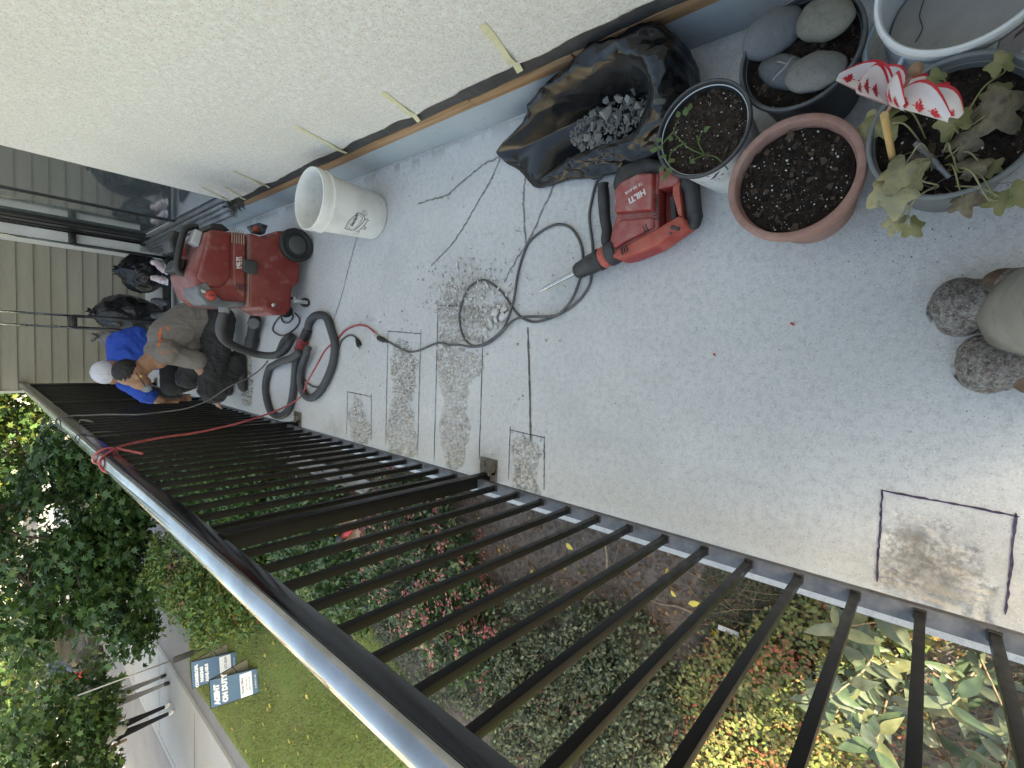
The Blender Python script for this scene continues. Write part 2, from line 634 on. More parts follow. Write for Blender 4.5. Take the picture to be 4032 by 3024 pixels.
for (bx, by, r, a) in ((-.50, 1.42, .085, .8), (-.50, 3.22, .07, .8), (-.5, 4.95, .07, .7), (-.50, 2.75, .11, .35), (.17, 1.62, .22, .22), (.25, 1.55, .13, .40), (.165, 1.39, .06, .75), (-.2, 2.9, .3, .12), (.36, 1.55, .3, .1), (-.40, .0, .055, .9), (-.46, -.05, .12, .8), (.3, .95, .2, .05), (-.12, 1.02, .13, .16), (-.30, .82, .20, .15), (.02, .70, .16, .12), (.12, 1.05, .12, .14), (-.42, .35, .22, .16), (.62, 1.75, .18, .16), (.55, 2.2, .25, .14), (.1, 2.45, .2, .14), (-.1, .35, .25, .09), (.82, 2.9, .2, .2), (.3, 2.1, .22, .14)):  # floor stains, plus a dark spot painting the shade between the loose slabs
    stain_shade = np.maximum(stain_shade, a * np.exp(-((x - bx) / r) ** 2 - ((y - by) / r) ** 2))
stain_shade *= np.clip(fbm(p3 * 17, 4, 33) * 2.2 - .5, 0, 1)
stain_shade = np.maximum(stain_shade, .5 * np.exp(-((x - XW + .01) / .035) ** 2) * (fbm(p3 * 12, 3, 4) > .5))
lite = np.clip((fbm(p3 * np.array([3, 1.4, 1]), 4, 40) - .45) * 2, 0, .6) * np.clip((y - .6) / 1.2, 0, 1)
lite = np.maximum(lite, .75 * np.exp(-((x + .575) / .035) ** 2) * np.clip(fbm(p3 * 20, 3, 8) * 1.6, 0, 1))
cols = np.stack([chipc, stain_shade, lite, np.ones_like(x)], 1)
nx, ny = len(xs), len(ys)
idx = np.arange(nx * ny).reshape(ny, nx)
Fq = np.stack([idx[:-1, :-1], idx[:-1, 1:], idx[1:, 1:], idx[1:, :-1]], -1).reshape(-1, 4)
floor = obj('balcony_floor', (np.stack([x, y, z], 1), Fq), CONC, smooth=True, cols={'w': cols}, org=(0, 0, 0), kind='structure')
g = G().box(-.620, XW + .03, -.343, 7.34, -.2, -.03).box(-.621, -.60, -.343, 7.34, -.05, -.0005)
obj('slab_edge', g, M('slab_edge_paint', (.62, .62, .60), .8, var=(.5, .5, .48), vs=9, bump=.2, bs=150), floor, bevel=.002)

def ribbon(name, pts, w, mat, z=.0015, wob=.004, per=8, seed=0, h=.0):
    P = spline([(p[0], p[1], z) for p in pts], per) if len(pts) > 2 else [Vector((pts[0][0] + (pts[1][0] - pts[0][0]) * t, pts[0][1] + (pts[1][1] - pts[0][1]) * t, z)) for t in np.linspace(0, 1, 24)]
    r = random.Random(seed)
    V, F = [], []
    for i, p in enumerate(P):
        t = (P[min(i + 1, len(P) - 1)] - P[max(i - 1, 0)]).normalized()
        nrm = Vector((-t.y, t.x, 0))
        ww = w * r.uniform(.55, 1.25) * (.5 if i in (0, len(P) - 1) else 1)
        o = nrm * r.uniform(-wob, wob)
        V += [p + o + nrm * ww / 2, p + o - nrm * ww / 2]
        if i:
            F.append((2 * i - 2, 2 * i - 1, 2 * i + 1, 2 * i))
    return obj(name, (np.array([tuple(v) for v in V]), F), mat, floor)

CR = [[(.88, 1.36), (.826, 1.422), (.811, 1.52), (.771, 1.632), (.725, 1.752), (.723, 1.853), (.719, 1.971)],
      [(.85, 1.38), (.809, 1.424), (.743, 1.466), (.657, 1.545), (.572, 1.621), (.484, 1.72), (.409, 1.853)],
      [(.75, 1.27), (.705, 1.278), (.624, 1.285), (.534, 1.274), (.438, 1.259)],
      [(.70, 1.09), (.654, 1.129), (.564, 1.184), (.463, 1.242), (.371, 1.318), (.297, 1.371)]]
for i, c in enumerate(CR):
    ribbon('crack', c, .0085, CRACKM, .0016, .003, 10, i)
ribbon('crack', [(.66, 2.5), (.626, 2.523), (.456, 2.606), (.303, 2.676), (.155, 2.768)], .007, CRACKM, .0016, .002, 10, 9)
ribbon('control_joint', [(.112, 1.231), (-.094, 1.21), (-.349, 1.188)], .010, JOINTM, .0016, .0006, 12, 3)
LN = [((-.262, 2.584), (-.521, 2.587)), ((-.250, 2.333), (-.518, 2.327)), ((-.265, 2.586), (-.272, 2.33)),
      ((.095, 2.192), (-.523, 2.185)), ((.10, 1.914), (-.517, 1.91)), ((.093, 2.194), (.08, 1.908)),
      ((.219, 1.790), (-.534, 1.780)), ((.076, 1.481), (-.475, 1.474)), ((.215, 1.79), (.206, 1.62)),
      ((-.30, 1.30), (-.527, 1.298)), ((-.315, 1.122), (-.53, 1.11)), ((-.316, 1.30), (-.322, 1.115)),
      ((.03, 4.05), (-.5, 4.03))]
for i, (a, b) in enumerate(LN):
    ribbon('marker_line', (a, b), .0042, MARK, .0018, .0008, 8, 20 + i)
for i, (a, b) in enumerate([((-.295, .068), (-.53, .063)), ((-.298, .072), (-.302, -.168)), ((-.296, -.163), (-.524, -.164))]):
    ribbon('marker_line', (a, b), .005, MARKV, .0018, .0012, 8, 50 + i)

CAULK = M('caulk_dust', (.56, .56, .54), .9, var=(.42, .42, .41), vs=40)
ribbon('caulk_line', [(.953, 1.15), (.950, 1.6), (.954, 2.1), (.950, 2.7), (.953, 3.2), (.951, 3.7), (.952, 4.4)], .011, CAULK, .003, .0035, 14, 77)
# ------------------------------------------------------------------ stucco wall with its exposed base
STUCCO = M('stucco', (.73, .66, .585), .95, var=[((.80, .78, .72), 40, .4, .65), ((.66, .63, .56), 1.3, .45, .8), ((.60, .57, .50), 110, .5, .72)], bump=1.4, bs=85, bdet=6, spec=.2,
           spk=[(105, .20, (.27, .245, .21))])
CURB = M('blue_grey_membrane', (.36, .41, .44), .55, var=[((.42, .46, .48), 3, .4, .7), ((.30, .33, .35), 24, .55, .8)], bump=.15, bs=40)
WOOD = M('raw_timber', (.36, .20, .095), .75, var=[((.22, .115, .05), 14, .4, .7), ((.46, .29, .16), 5, .45, .7)], stretch=(3, .35, 6), bump=.4, bs=50)
TARP = M('tar_paper', (.045, .040, .038), .8, var=[((.085, .078, .072), 11, .4, .7)], bump=.5, bs=60)
TAPE = M('masking_tape', (.70, .64, .40), .75, var=(.62, .55, .33), vs=40)
wall = thing('stucco_wall', 'cream stucco wall with torn black paper and bare timber along its blue-grey base', 'wall', (XW, 1.5, 0))
# stucco panel with an uneven lower edge (pierced by the door opening beyond y = 3.66)
yy = np.arange(-1.6, 3.661, .02)
low = .268 + (fbm(np.stack([yy * 9, yy * 0, yy * 0], 1), 5, 2) - .5) * .040
V, F = [], []
for i, (a, l) in enumerate(zip(yy, low)):
    V += [(.985, a, l), (.957, a, l), (.950, a, l + .012), (.950, a, 10.5), (.985, a, 10.5)]
    if i:
        o = 5 * i
        F += [(o - 5 + k, o - 5 + k + 1, o + k + 1, o + k) for k in range(4)]
obj('stucco_panel', (np.array(V), F), STUCCO, wall)
obj('stucco_panel', G().box(.950, .985, 3.66, 7.33, 2.15, 10.5), STUCCO, wall)
obj('stucco_panel', G().box(.950, .985, 6.62, 7.33, .02, 2.149), STUCCO, wall)
obj('curb', G().box(XW, 1.03, -1.6, 7.33, -.01, .160), CURB, wall, bevel=.003)
b_ = [(-1.6, .93), (.935, 1.40), (1.405, 2.62), (2.625, 3.66)]
for i, (a, b) in enumerate(b_):
    x0 = (.958, .954, .957, .955)[i]
    obj('timber_board', G().box(x0, 1.02, a, b, (.160, .163, .161, .162)[i], (.212, .209, .214, .211)[i]), WOOD, wall, bevel=.0025)
g = G()
yy = np.arange(-1.6, 3.66, .03)
n1 = fbm(np.stack([yy * 9, yy * 0, yy * 0], 1), 3, 6)
n2 = fbm(np.stack([yy * 14, yy * 0 + 3, yy * 0], 1), 3, 16)
V, F = [], []
for i, a in enumerate(yy):
    V += [(.955 + .012 * n1[i], a, .209 - .016 * n2[i]), (.949 + .016 * n2[i], a, .242), (.962, a, .292)]
    if i:
        o = 3 * i
        F += [(o - 3, o - 2, o + 1, o), (o - 2, o - 1, o + 2, o + 1)]
obj('tar_paper', (np.array(V), F), TARP, wall, smooth=True)
obj('mass_wall', G().box(.986, 4.2, -1.60, 14, -1.7, 10.5), M('building_mass', (.5, .48, .43), .9), wall)
for s_, (y0, z0, y1, z1, zz) in enumerate([(1.052, .49, 1.112, .248, 'nearest the black rubble bag'), (1.61, .452, 1.668, .238, 'between bag and bucket'), (2.165, .52, 2.24, .235, 'just this side of the white bucket'), (3.01, .485, 3.12, .245, 'behind the rim of the white bucket'), (3.50, .50, 3.70, .225, 'hanging below the corner of the glass door'), (3.36, .41, 3.52, .235, 'on the torn paper beside the door sill')]):
    V, F = [], []
    for k in range(9):
        t = k / 8
        yc, zc = y0 + (y1 - y0) * t, z0 + (z1 - z0) * t
        xo = .9485 - (.010 * math.sin(t * 7 + s_) ** 2 if t > .55 else 0) + (.006 if t > .8 else 0) - .004 * (t > .9)
        w_ = .0135 * (1 + .15 * math.sin(9 * t + s_))
        V += [(xo - .0006, yc - w_, zc + .1 * w_), (xo, yc + w_, zc - .1 * w_)]
        if k:
            F.append((2 * k - 2, 2 * k - 1, 2 * k + 1, 2 * k))
    obj('tape_strip', (np.array(V), F), TAPE, None, smooth=True, label='pale masking tape strip on the stucco, ' + zz, cat='tape strip', group='masking tape strips on the wall')

# glass door
GLASS = M('door_glass', (.085, .10, .108), .03, spec=.9, coat=1.0)
GLASS2 = M('door_glass_blind', (.10, .125, .12), .05, spec=.9, coat=1.0, var=(.06, .08, .078), vs=3, stretch=(1, 8, .3))
BEIGE = M('beige_trim', (.42, .36, .29), .7, var=(.33, .28, .22), vs=9)
DARKFR = M('dark_frame', (.012, .012, .013), .4)
door = obj('sliding_door', G().box(.955, .985, 3.655, 3.675, .30, 2.15), BEIGE, wall, bevel=.002)
obj('pane', G().box(.976, .982, 3.675, 4.80, .315, 2.15), GLASS, door)
obj('pane', G().box(.984, .990, 4.86, 5.72, .33, 2.15), GLASS2, door)
obj('stile', G().box(.966, .996, 4.80, 4.83, .30, 2.15).box(.972, .996, 4.835, 4.86, .30, 2.15), DARKFR, door, bevel=.002)
obj('jamb', G().box(.955, .99, 5.72, 6.615, .25, 2.149).box(.945, .954, 5.80, 5.82, .25, 2.149).box(.945, .954, 5.98, 6.0, .25, 2.149), DARKFR, door, bevel=.002)
for k, (xa, za, ya) in enumerate(((.972, .315, 3.675), (.950, .285, 3.72), (.926, .258, 3.76), (.905, .232, 3.80), (.893, .205, 3.80))):
    obj('sill_track', G().box(xa - .012, .985 - .002 * k, ya, 6.0 + .025 * k, za - .02, za).box(xa - .014, xa - .008, ya, 6.0 + .025 * k, za + .0005, za + .010), ALU, door, bevel=.0015)
g = G()
for k in range(7):
    a = 3.58 + .035 * k
    g.add([(.955, a, .29), (.935 - .01 * (k % 2), a + .02, .27 + .012 * (k % 3)), (.94, a + .035, .245), (.93 - .012 * (k % 2), a + .05, .20 - .02 * (k % 2)), (.958, a + .01, .225)], [(0, 1, 2), (0, 2, 4), (2, 3, 4)])
obj('torn_paper', g, TARP, wall)

# ------------------------------------------------------------------ siding wall across the far end
SID = M('siding_paint', (.250, .228, .178), .7, var=[((.285, .262, .208), 3, .4, .7), ((.205, .186, .145), 26, .55, .8)], stretch=(.4, 1, 3), bump=.25, bs=60)
TRIMC = M('cream_trim', (.55, .54, .47), .6)
side = thing('siding_wall', 'olive beige lap siding wall closing the far end of the balcony', 'wall', (.15, 7.33, 0))
me0 = None
for k in range(-13, 19):
    z0 = .053 + .1318 * k
    if me0 is None:
        poly = [(7.355, z0), (7.322, z0), (7.340, z0 + .1365), (7.355, z0 + .1365)]
        V = [(xx, p[0], p[1]) for xx in (-.62, .949) for p in poly]
        me0 = obj('plank', (np.array(V), [(0, 1, 2, 3), (7, 6, 5, 4), (0, 4, 5, 1), (1, 5, 6, 2), (2, 6, 7, 3), (3, 7, 4, 0)]), SID, side)
        c0 = WL[me0.name].copy()
        zfirst = z0
    else:
        inst('plank', me0, (c0.x, c0.y, c0.z + z0 - zfirst), side)
obj('corner_trim', G().box(-.648, -.6205, 7.315, 7.46, -1.7, 2.6), TRIMC, side, bevel=.003)
obj('backing', G().box(-.61, .985, 7.356, 9.2, -1.7, 2.6), M('siding_backing', (.3, .28, .22), .8), side)

near = thing('siding_wall', 'olive beige lap siding return added unseen behind the camera to cut the sky light', 'wall', (.62, -.45, 0))  # unseen wall, added to darken the near end of the floor
mn = None
for k in range(0, 19):
    z0 = .003 + .1318 * k
    if mn is None:
        V = [(xx, p[0], p[1]) for xx in (.30, .949) for p in ((-.40, z0), (-.367, z0), (-.385, z0 + .1365), (-.40, z0 + .1365))]
        mn = obj('plank', (np.array(V), [(3, 2, 1, 0), (4, 5, 6, 7), (1, 5, 4, 0), (2, 6, 5, 1), (3, 7, 6, 2), (0, 4, 7, 3)]), SID, near)
        n0 = WL[mn.name].copy()
    else:
        inst('plank', mn, (n0.x, n0.y, n0.z + .1318 * k), near)
obj('backing', G().box(.31, .949, -.60, -.4005, -1.7, 2.55), M('added_return_backing', (.3, .28, .22), .8), near)

# ------------------------------------------------------------------ railing
rail = thing('balcony_railing', 'glossy black metal balcony railing with square pickets and a rounded handrail', 'railing', (-.547, 3.4, 0))
RX = -.5468
Y0 = 1.2975
pk = None
posts = (13.6, -1, -16, -31, -46)
for k in range(13, -50, -1):
    if k in posts:
        continue
    yk = Y0 - .12 * k
    if pk is None:
        pk = obj('picket', G().box(RX - .0095, RX + .0095, yk - .0095, yk + .0095, .0836, 1.0445), BLACKPAINT, rail, bevel=.0015)
        pc = WL[pk.name].copy()
        pc.y -= yk
        cp = obj('picket_weld', G().box(RX - .012, RX + .012, yk - .012, yk + .012, .0832, .0905), RUBBER, rail, bevel=.002)
        cc = WL[cp.name].copy()
        cc.y -= yk
    else:
        inst('picket', pk, (pc.x, pc.y + yk, pc.z), rail)
        if k > -20:
            inst('picket_weld', cp, (cc.x, cc.y + yk, cc.z), rail)
GALV = M('galvanised_bracket', (.15, .14, .125), .6, .3, var=[((.10, .075, .05), 18, .45, .65)], bump=.4, bs=90)
for k in posts:
    yk = Y0 - .12 * k
    obj('post', G().box(-.570, -.5195, yk - .02, yk + .02, .0, 1.0445), BLACKPAINT, rail, bevel=.002)
    br = obj('bracket', G().box(-.60, -.455, yk - .055, yk + .045, .0005, .008).box(-.5185, -.505, yk - .05, yk - .042, .0085, .05).box(-.5185, -.475, yk - .05, yk - .044, .0085, .035), GALV, rail, bevel=.002)
    obj('bolt', G().lathe([(.008, .008), (.008, .016), (.004, .020), (0.0001, .020)], (-.480, yk + .02, 0), 8), GALV, br)
ya, yb = -.338, 7.318
g = G().box(-.572, -.5305, ya, yb, .0785, .083).box(-.5345, -.5300, ya, yb, .0625, .0782).box(-.572, -.5675, ya, yb, .0625, .0782)
obj('bottom_rail', g, RAILBOT, rail, bevel=.001)
prof = [(-.525, 1.044), (-.5235, 1.046), (-.5235, 1.0885), (-.526, 1.0905), (-.588, 1.0905), (-.590, 1.0885), (-.590, 1.046), (-.5885, 1.044)]
cap_ = [(-.5262, 1.0908)] + [(-.5568 + .0322 * math.cos(math.pi * k / 14), 1.0912 + .0135 * math.sin(math.pi * k / 14)) for k in range(15)] + [(-.5875, 1.0908)]
V, F = [], []
n = len(prof)
seg_y = [ya, yb]
for yv in seg_y:
    V += [(p[0], yv, p[1]) for p in prof]
F = [(i, (i + 1) % n, n + (i + 1) % n, n + i) for i in range(n)] + [tuple(range(n)), tuple(range(2 * n - 1, n - 1, -1))]
h = obj('handrail', (np.array(V), F), RAILTOP, rail, smooth='auto')
n = len(cap_)
V = [(p[0], yv, p[1]) for yv in np.linspace(ya, yb, 2) for p in cap_]
F = [(i, (i + 1) % n, n + (i + 1) % n, n + i) for i in range(n)] + [tuple(range(n)), tuple(range(2 * n - 1, n - 1, -1))]
obj('rail_cap', (np.array(V), F), RAILCAP, rail, smooth='auto')

# ------------------------------------------------------------------ ground
GZ = -1.6
SOIL = M('garden_soil', (.125, .108, .098), .95, var=[((.18, .16, .15), 5, .4, .65), ((.07, .058, .052), 30, .45, .7), ((.17, .155, .145), 70, .6, .75)], bump=1.0, bs=60, bdet=6, spec=.1)
GRASSG = M('lawn_ground', (.17, .225, .068), .95, var=[((.19, .21, .08), 1.5, .4, .7), ((.15, .12, .06), 3.1, .58, .8), ((.06, .08, .02), 40, .45, .7)], bump=1.0, bs=90, spec=.1)
ASPH = M('asphalt_paving', (.20, .205, .22), .9, var=[((.25, .255, .27), 1.3, .4, .7), ((.12, .124, .13), 60, .45, .7)], bump=.4, bs=150)
WALKM = M('sidewalk_concrete', (.33, .35, .375), .9, var=[((.38, .40, .42), 1.0, .4, .7), ((.30, .295, .28), 40, .5, .75)], bump=.3, bs=120)
def sheet(name, poly, z, mat):
    return obj(name, (np.array([(p[0], p[1], z) for p in poly]), [tuple(range(len(poly)))]), mat, kind='structure')
obj('ground', (np.array([(-250, -120, GZ - .03), (120, -120, GZ - .03), (120, 300, GZ - .03), (-250, 300, GZ - .03)]), [(0, 1, 2, 3)]), M('earth', (.10, .095, .06), .95, var=(.07, .08, .03), vs=.6), kind='structure')
# planting bed with a gently uneven surface
bx = np.linspace(-4.0, -.2, 120)
by = np.linspace(-3.0, 9.0, 300)
BX, BY = np.meshgrid(bx, by)
q = np.stack([BX.ravel(), BY.ravel(), 0 * BX.ravel()], 1)
bz = GZ + (fbm(q * 2.2, 4, 70) - .5) * .12 + (fbm(q * 14, 3, 71) - .5) * .03
bz -= np.clip((-3.55 - q[:, 0]) * .6, 0, .3)
q[:, 2] = bz
i2 = np.arange(bx.size * by.size).reshape(by.size, bx.size)
obj('planting_bed', (q, np.stack([i2[:-1, :-1], i2[:-1, 1:], i2[1:, 1:], i2[1:, :-1]], -1).reshape(-1, 4)), SOIL, smooth=True, kind='structure')
lx = np.linspace(-7.15, -2.95, 90)
ly = np.linspace(-4, 11.4, 240)
BX, BY = np.meshgrid(lx, ly)
q = np.stack([BX.ravel(), BY.ravel(), 0 * BX.ravel()], 1)
edge = np.interp(q[:, 1], [-4, 3.1, 4.0, 5.2, 6.5, 11.4], [-3.7, -3.75, -3.65, -2.95, -3.3, -3.6]) + .1 * (fbm(q * 3, 2, 12) - .5)
q[:, 2] = GZ + .035 + (fbm(q * 1.2, 3, 77) - .5) * .05 - np.clip((q[:, 0] - edge) * 1.2, 0, .25)
i2 = np.arange(lx.size * ly.size).reshape(ly.size, lx.size)
obj('lawn', (q, np.stack([i2[:-1, :-1], i2[:-1, 1:], i2[1:, 1:], i2[1:, :-1]], -1).reshape(-1, 4)), GRASSG, smooth=True, kind='structure')
sheet('asphalt_path', [(-7.55, -6), (-6.9, -6), (-6.98, 11.25), (2.0, 11.45), (2.0, 17.2), (-7.55, 17.0)], GZ + .012, ASPH)
sheet('sidewalk', [(-9.7, -6), (-7.68, -6), (-7.68, 60), (-9.7, 60)], GZ + .06, WALKM)
obj('kerb', G().box(-7.68, -7.55, -6, 60, GZ - .02, GZ + .064), WALKM, kind='structure', bevel=.01)
sheet('road', [(-17.5, -20), (-9.85, -20), (-9.85, 80), (-17.5, 80)], GZ + .004, ASPH)
obj('kerb', G().box(-9.85, -9.705, -6, 60, GZ - .02, GZ + .066), WALKM, kind='structure', bevel=.01)
sheet('far_sidewalk', [(-21.0, -20), (-17.6, -20), (-17.6, 80), (-21.0, 80)], GZ + .09, WALKM)
obj('joint_line', (np.array([(-9.7, yv + dy, GZ + .0645) for yv in (5.5, 8.2, 10.9, 13.6, 16.3) for dy in (0, .025)] + [(-7.69, yv + dy, GZ + .0645) for yv in (5.5, 8.2, 10.9, 13.6, 16.3) for dy in (0, .025)]),
    [(2 * k, 10 + 2 * k, 10 + 2 * k + 1, 2 * k + 1) for k in range(5)]), JOINTM, kind='structure')
obj('under_slab_light_block', G().box(-.28, -.05, -.34, 7.3, GZ - .05, -.205), M('light_block_concrete', (.3, .29, .27), .9, var=(.22, .21, .2), vs=4), kind='structure')  # unseen wall added below the slab to block light
# ------------------------------------------------------------------ vegetation
LEAF = M('leaf', (0, 0, 0), .42, attr='col', trans=.28, spec=.45)
LEAFG = M('glossy_leaf', (0, 0, 0), .28, attr='col', trans=.18, spec=.6)
DRYL = M('dry_leaf', (0, 0, 0), .75, attr='col', trans=.15, spec=.2)
BARK = M('bark', (.055, .042, .032), .95, var=[((.10, .08, .06), 14, .4, .7)], stretch=(1, 1, .3), bump=1.0, bs=30)
TWIG = M('dry_twig', (.20, .165, .12), .85, var=(.12, .095, .07), vs=30)

def trunk(g, base, top, r0, r1, bend=.15, seed=0, limbs=()):
    r = random.Random(seed)
    b, t = Vector(base), Vector(top)
    pts = [b + (t - b) * k / 5 + Vector((r.uniform(-bend, bend), r.uniform(-bend, bend), 0)) * (0 if k == 0 else 1) for k in range(6)]
    P = spline(pts, 4)
    g.tube(P, [r0 * 1.25 if i == 0 else r0 + (r1 - r0) * i / (len(P) - 1) for i in range(len(P))], 10)
    for (h, e, rr) in limbs:
        s = P[int(h * (len(P) - 1))]
        e = Vector(e)
        m1 = s + (e - s) * .35 + Vector((0, 0, .25))
        m2 = s + (e - s) * .7 + Vector((r.uniform(-.2, .2), r.uniform(-.2, .2), .15))
        Q = spline([s, m1, m2, e], 4)
        g.tube(Q, [rr + (.012 - rr) * i / (len(Q) - 1) for i in range(len(Q))], 7)
        for _ in range(5):
            s2 = Q[r.randrange(len(Q) // 3, len(Q))]
            e2 = s2 + Vector((r.gauss(0, .6), r.gauss(0, .6), r.gauss(-.1, .35)))
            g.tube(spline([s2, (s2 + e2) / 2 + Vector((0, 0, .1)), e2], 3), [.018, .016, .014, .011, .009, .007, .005], 5)

def tree(label, base, top, r0, limbs, ells, n, size, pal, seed, tm=T_MAPLE5, cl=260, spread=.28, cat='tree', group='trees between the lawn and the street', **kw):
    t = thing('leafy_tree', label, cat, base, group)
    g = G()
    trunk(g, base, top, r0, r0 * .5, .18, seed, limbs)
    obj('trunk', g, BARK, t, smooth=True)
    foliage('crown', clump_points(ells, n, cl, spread, seed), size, tm, pal, LEAF, t, seed=seed, **kw)
    return t

DG = [(.052, .11, .034), (.068, .14, .042), (.040, .088, .030), (.085, .15, .038), (.062, .12, .052)]
MG = DG + DG + DG + [(.06, .10, .028), (.09, .12, .03)]
YG = [(.10, .14, .03), (.14, .16, .035), (.07, .11, .03), (.05, .09, .03), (.18, .17, .035)]
tree('nearest broad maple with dense dark green lobed leaves hanging over the railing end', (-2.95, 12.7, GZ), (-3.2, 12.6, 4.6), .17,
     [(.45, (-4.8, 11.4, .5), .06), (.5, (-3.4, 10.8, .2), .05), (.55, (-1.9, 11.6, .9), .05), (.75, (-4.4, 12.6, 2.6), .06), (.8, (-2.0, 13.2, 2.8), .05)],
     [((-3.9, 11.6, .35), (1.7, 1.3, 1.0), 5), ((-4.5, 10.9, -.35), (1.25, .9, .55), 3.0), ((-2.9, 10.9, -.2), (1.0, .8, .65), 2.2), ((-2.0, 11.6, .35), (.55, .8, .5), .7), ((-3.4, 12.4, 2.6), (2.8, 2.2, 1.5), 4)],
     14500, .135, DG, 31, cl=200, spread=.19, up=.55, down=.5)
tree('street tree with loose yellowish green leaves and black twigs over the pavement', (-9.25, 9.4, GZ), (-8.9, 9.9, 4.2), .14,
     [(.4, (-8.0, 11.2, .3), .05), (.5, (-7.4, 11.9, .6), .05), (.5, (-9.2, 12.4, 1.0), .05), (.7, (-8.4, 10.4, 2.6), .05)],
     [((-8.2, 11.6, .55), (1.7, 1.5, .85), 4), ((-7.1, 11.8, .1), (.8, .8, .5), 1.6), ((-8.3, 10.4, -.05), (1.0, .7, .45), 1.6), ((-9.0, 11.0, 2.6), (2.2, 2.2, 1.4), 3)],
     8000, .132, MG, 32, cl=115, spread=.17, up=.5, down=.5)
tree('tall dark tree with a leaning trunk standing across the drive near the parked car', (-9.4, 19.6, GZ), (-7.6, 17.6, 4.5), .20,
     [(.35, (-7.4, 17.0, .6), .07), (.4, (-9.6, 17.6, .8), .06), (.5, (-6.2, 18.2, 1.2), .06), (.7, (-9.4, 19.6, 2.8), .06)],
     [((-7.6, 17.2, .75), (2.1, 1.5, .9), 3), ((-9.6, 17.0, .6), (1.5, 1.3, .8), 2), ((-5.6, 18.2, 1.0), (1.4, 1.4, .9), 2), ((-8.0, 18.5, 3.2), (3.5, 3.0, 1.5), 3)],
     3600, .17, MG, 33, cl=75, spread=.24, up=.5, down=.4)
tree('yellowing tree glowing in the sun beyond the far corner of the building', (-2.2, 24.0, GZ), (-2.0, 24.0, 4.5), .2,
     [(.4, (-3.4, 22.6, .9), .06), (.5, (-.8, 22.8, 1.1), .06), (.6, (-2.4, 25, 2.4), .06)],
     [((-2.6, 22.8, .6), (1.7, 1.4, .9), 3), ((-.9, 23.2, 1.0), (1.3, 1.3, .9), 2), ((-4.6, 23.4, .9), (1.5, 1.2, .9), 2), ((-2.5, 24.5, 3.0), (3.2, 2.6, 1.4), 3)],
     8500, .2, YG + MG, 34, cl=130, spread=.35, up=.5, down=.4)
tree('small sunlit tree on the far side of the street', (-15.8, 27.5, GZ), (-15.6, 27.5, 4.0), .16,
     [(.5, (-14.6, 26.6, .9), .05), (.5, (-16.8, 27, 1.0), .05)],
     [((-15.4, 26.8, .9), (2.2, 1.6, 1.1), 3), ((-17.6, 29, 1.2), (1.6, 1.6, 1.1), 2)],
     5000, .22, YG + MG, 35, cl=90, spread=.4, up=.5, down=.3)

def shrub(name, label, ells, n, size, pal, seed, tm=T_OVAL, mat=None, cl=300, spread=.06, group=None, stems=9, cat='shrub', accents=(), **kw):
    c = ells[0][0]
    t = thing(name, label, cat, (c[0], c[1], GZ), group)
    g = G()
    r = random.Random(seed)
    for _ in range(stems):
        e = r.choice(ells)
        b = Vector((e[0][0] + r.uniform(-.25, .25) * e[1][0], e[0][1] + r.uniform(-.25, .25) * e[1][1], GZ - .02))
        tp = Vector((e[0][0] + r.uniform(-.7, .7) * e[1][0], e[0][1] + r.uniform(-.7, .7) * e[1][1], e[0][2] + .4 * e[1][2]))
        g.tube(spline([b, (b + tp) / 2 + Vector((r.uniform(-.05, .05), r.uniform(-.05, .05), 0)), tp], 4), [.011, .010, .010, .009, .008, .007, .006, .005, .004], 5)
    obj('stems', g, TWIG, t, smooth=True, kind='stuff')
    foliage('foliage', clump_points(ells, n, cl, spread, seed, .8), size, tm, pal, mat or LEAF, t, seed=seed, **kw)
    for k, (nm, n2, s2, tm2, pal2, cl2, sp2) in enumerate(accents):
        P = clump_points([(e[0], tuple(v * 1.04 for v in e[1]), e[2]) for e in ells], n2, cl2, sp2, seed + 50 + k, .97)
        foliage(nm, P, s2, tm2, pal2, LEAF, t, kind='stuff', seed=seed + 9 + k, up=.7, down=-.3)
    return t

HG = [(.11, .20, .055), (.085, .165, .05), (.15, .22, .05), (.065, .13, .045), (.20, .24, .055)]
shrub('clipped_shrub', 'bright green rounded shrub beside the drive with yellow and reddish tips', [((-3.85, 8.2, -1.08), (.82, 1.0, .54), 3), ((-3.9, 9.3, -1.0), (.8, .9, .6), 2), ((-3.75, 7.4, -1.28), (.5, .45, .34), 1)], 21000, .066, HG, 41, cl=480, spread=.07, up=.45, down=.0, group='shrubs along the lawn edge',
      accents=[('red_tips', 700, .06, T_OVAL, [(.26, .07, .04), (.30, .12, .05), (.22, .16, .04)], 60, .08)])
shrub('clipped_shrub', 'dark green middle shrub seen through the pickets left of the big post', [((-2.6, 7.9, -1.05), (.9, .9, .58), 3), ((-2.2, 7.0, -1.18), (.65, .7, .42), 2)], 14000, .068, HG[:2] + DG, 42, cl=330, spread=.07, up=.45, down=.0, group='shrubs along the lawn edge')
shrub('clipped_shrub', 'shadowed shrub at the far end of the bed by the siding wall', [((-2.0, 10.0, -.95), (1.0, 1.3, .65), 3), ((-1.5, 8.8, -1.1), (.7, .8, .45), 1)], 6500, .09, DG, 43, cl=200, spread=.08, up=.45, down=.0, group='shrubs along the lawn edge')
shrub('dark_shrub', 'dark shrub with small glossy leaves behind the cardboard box', [((-2.35, 5.5, -1.22), (.75, .75, .40), 3), ((-2.75, 4.75, -1.32), (.5, .4, .28), 1)], 6500, .062, DG + [(.06, .12, .05)], 44, cl=240, spread=.055, mat=LEAFG, up=.5, down=.0)
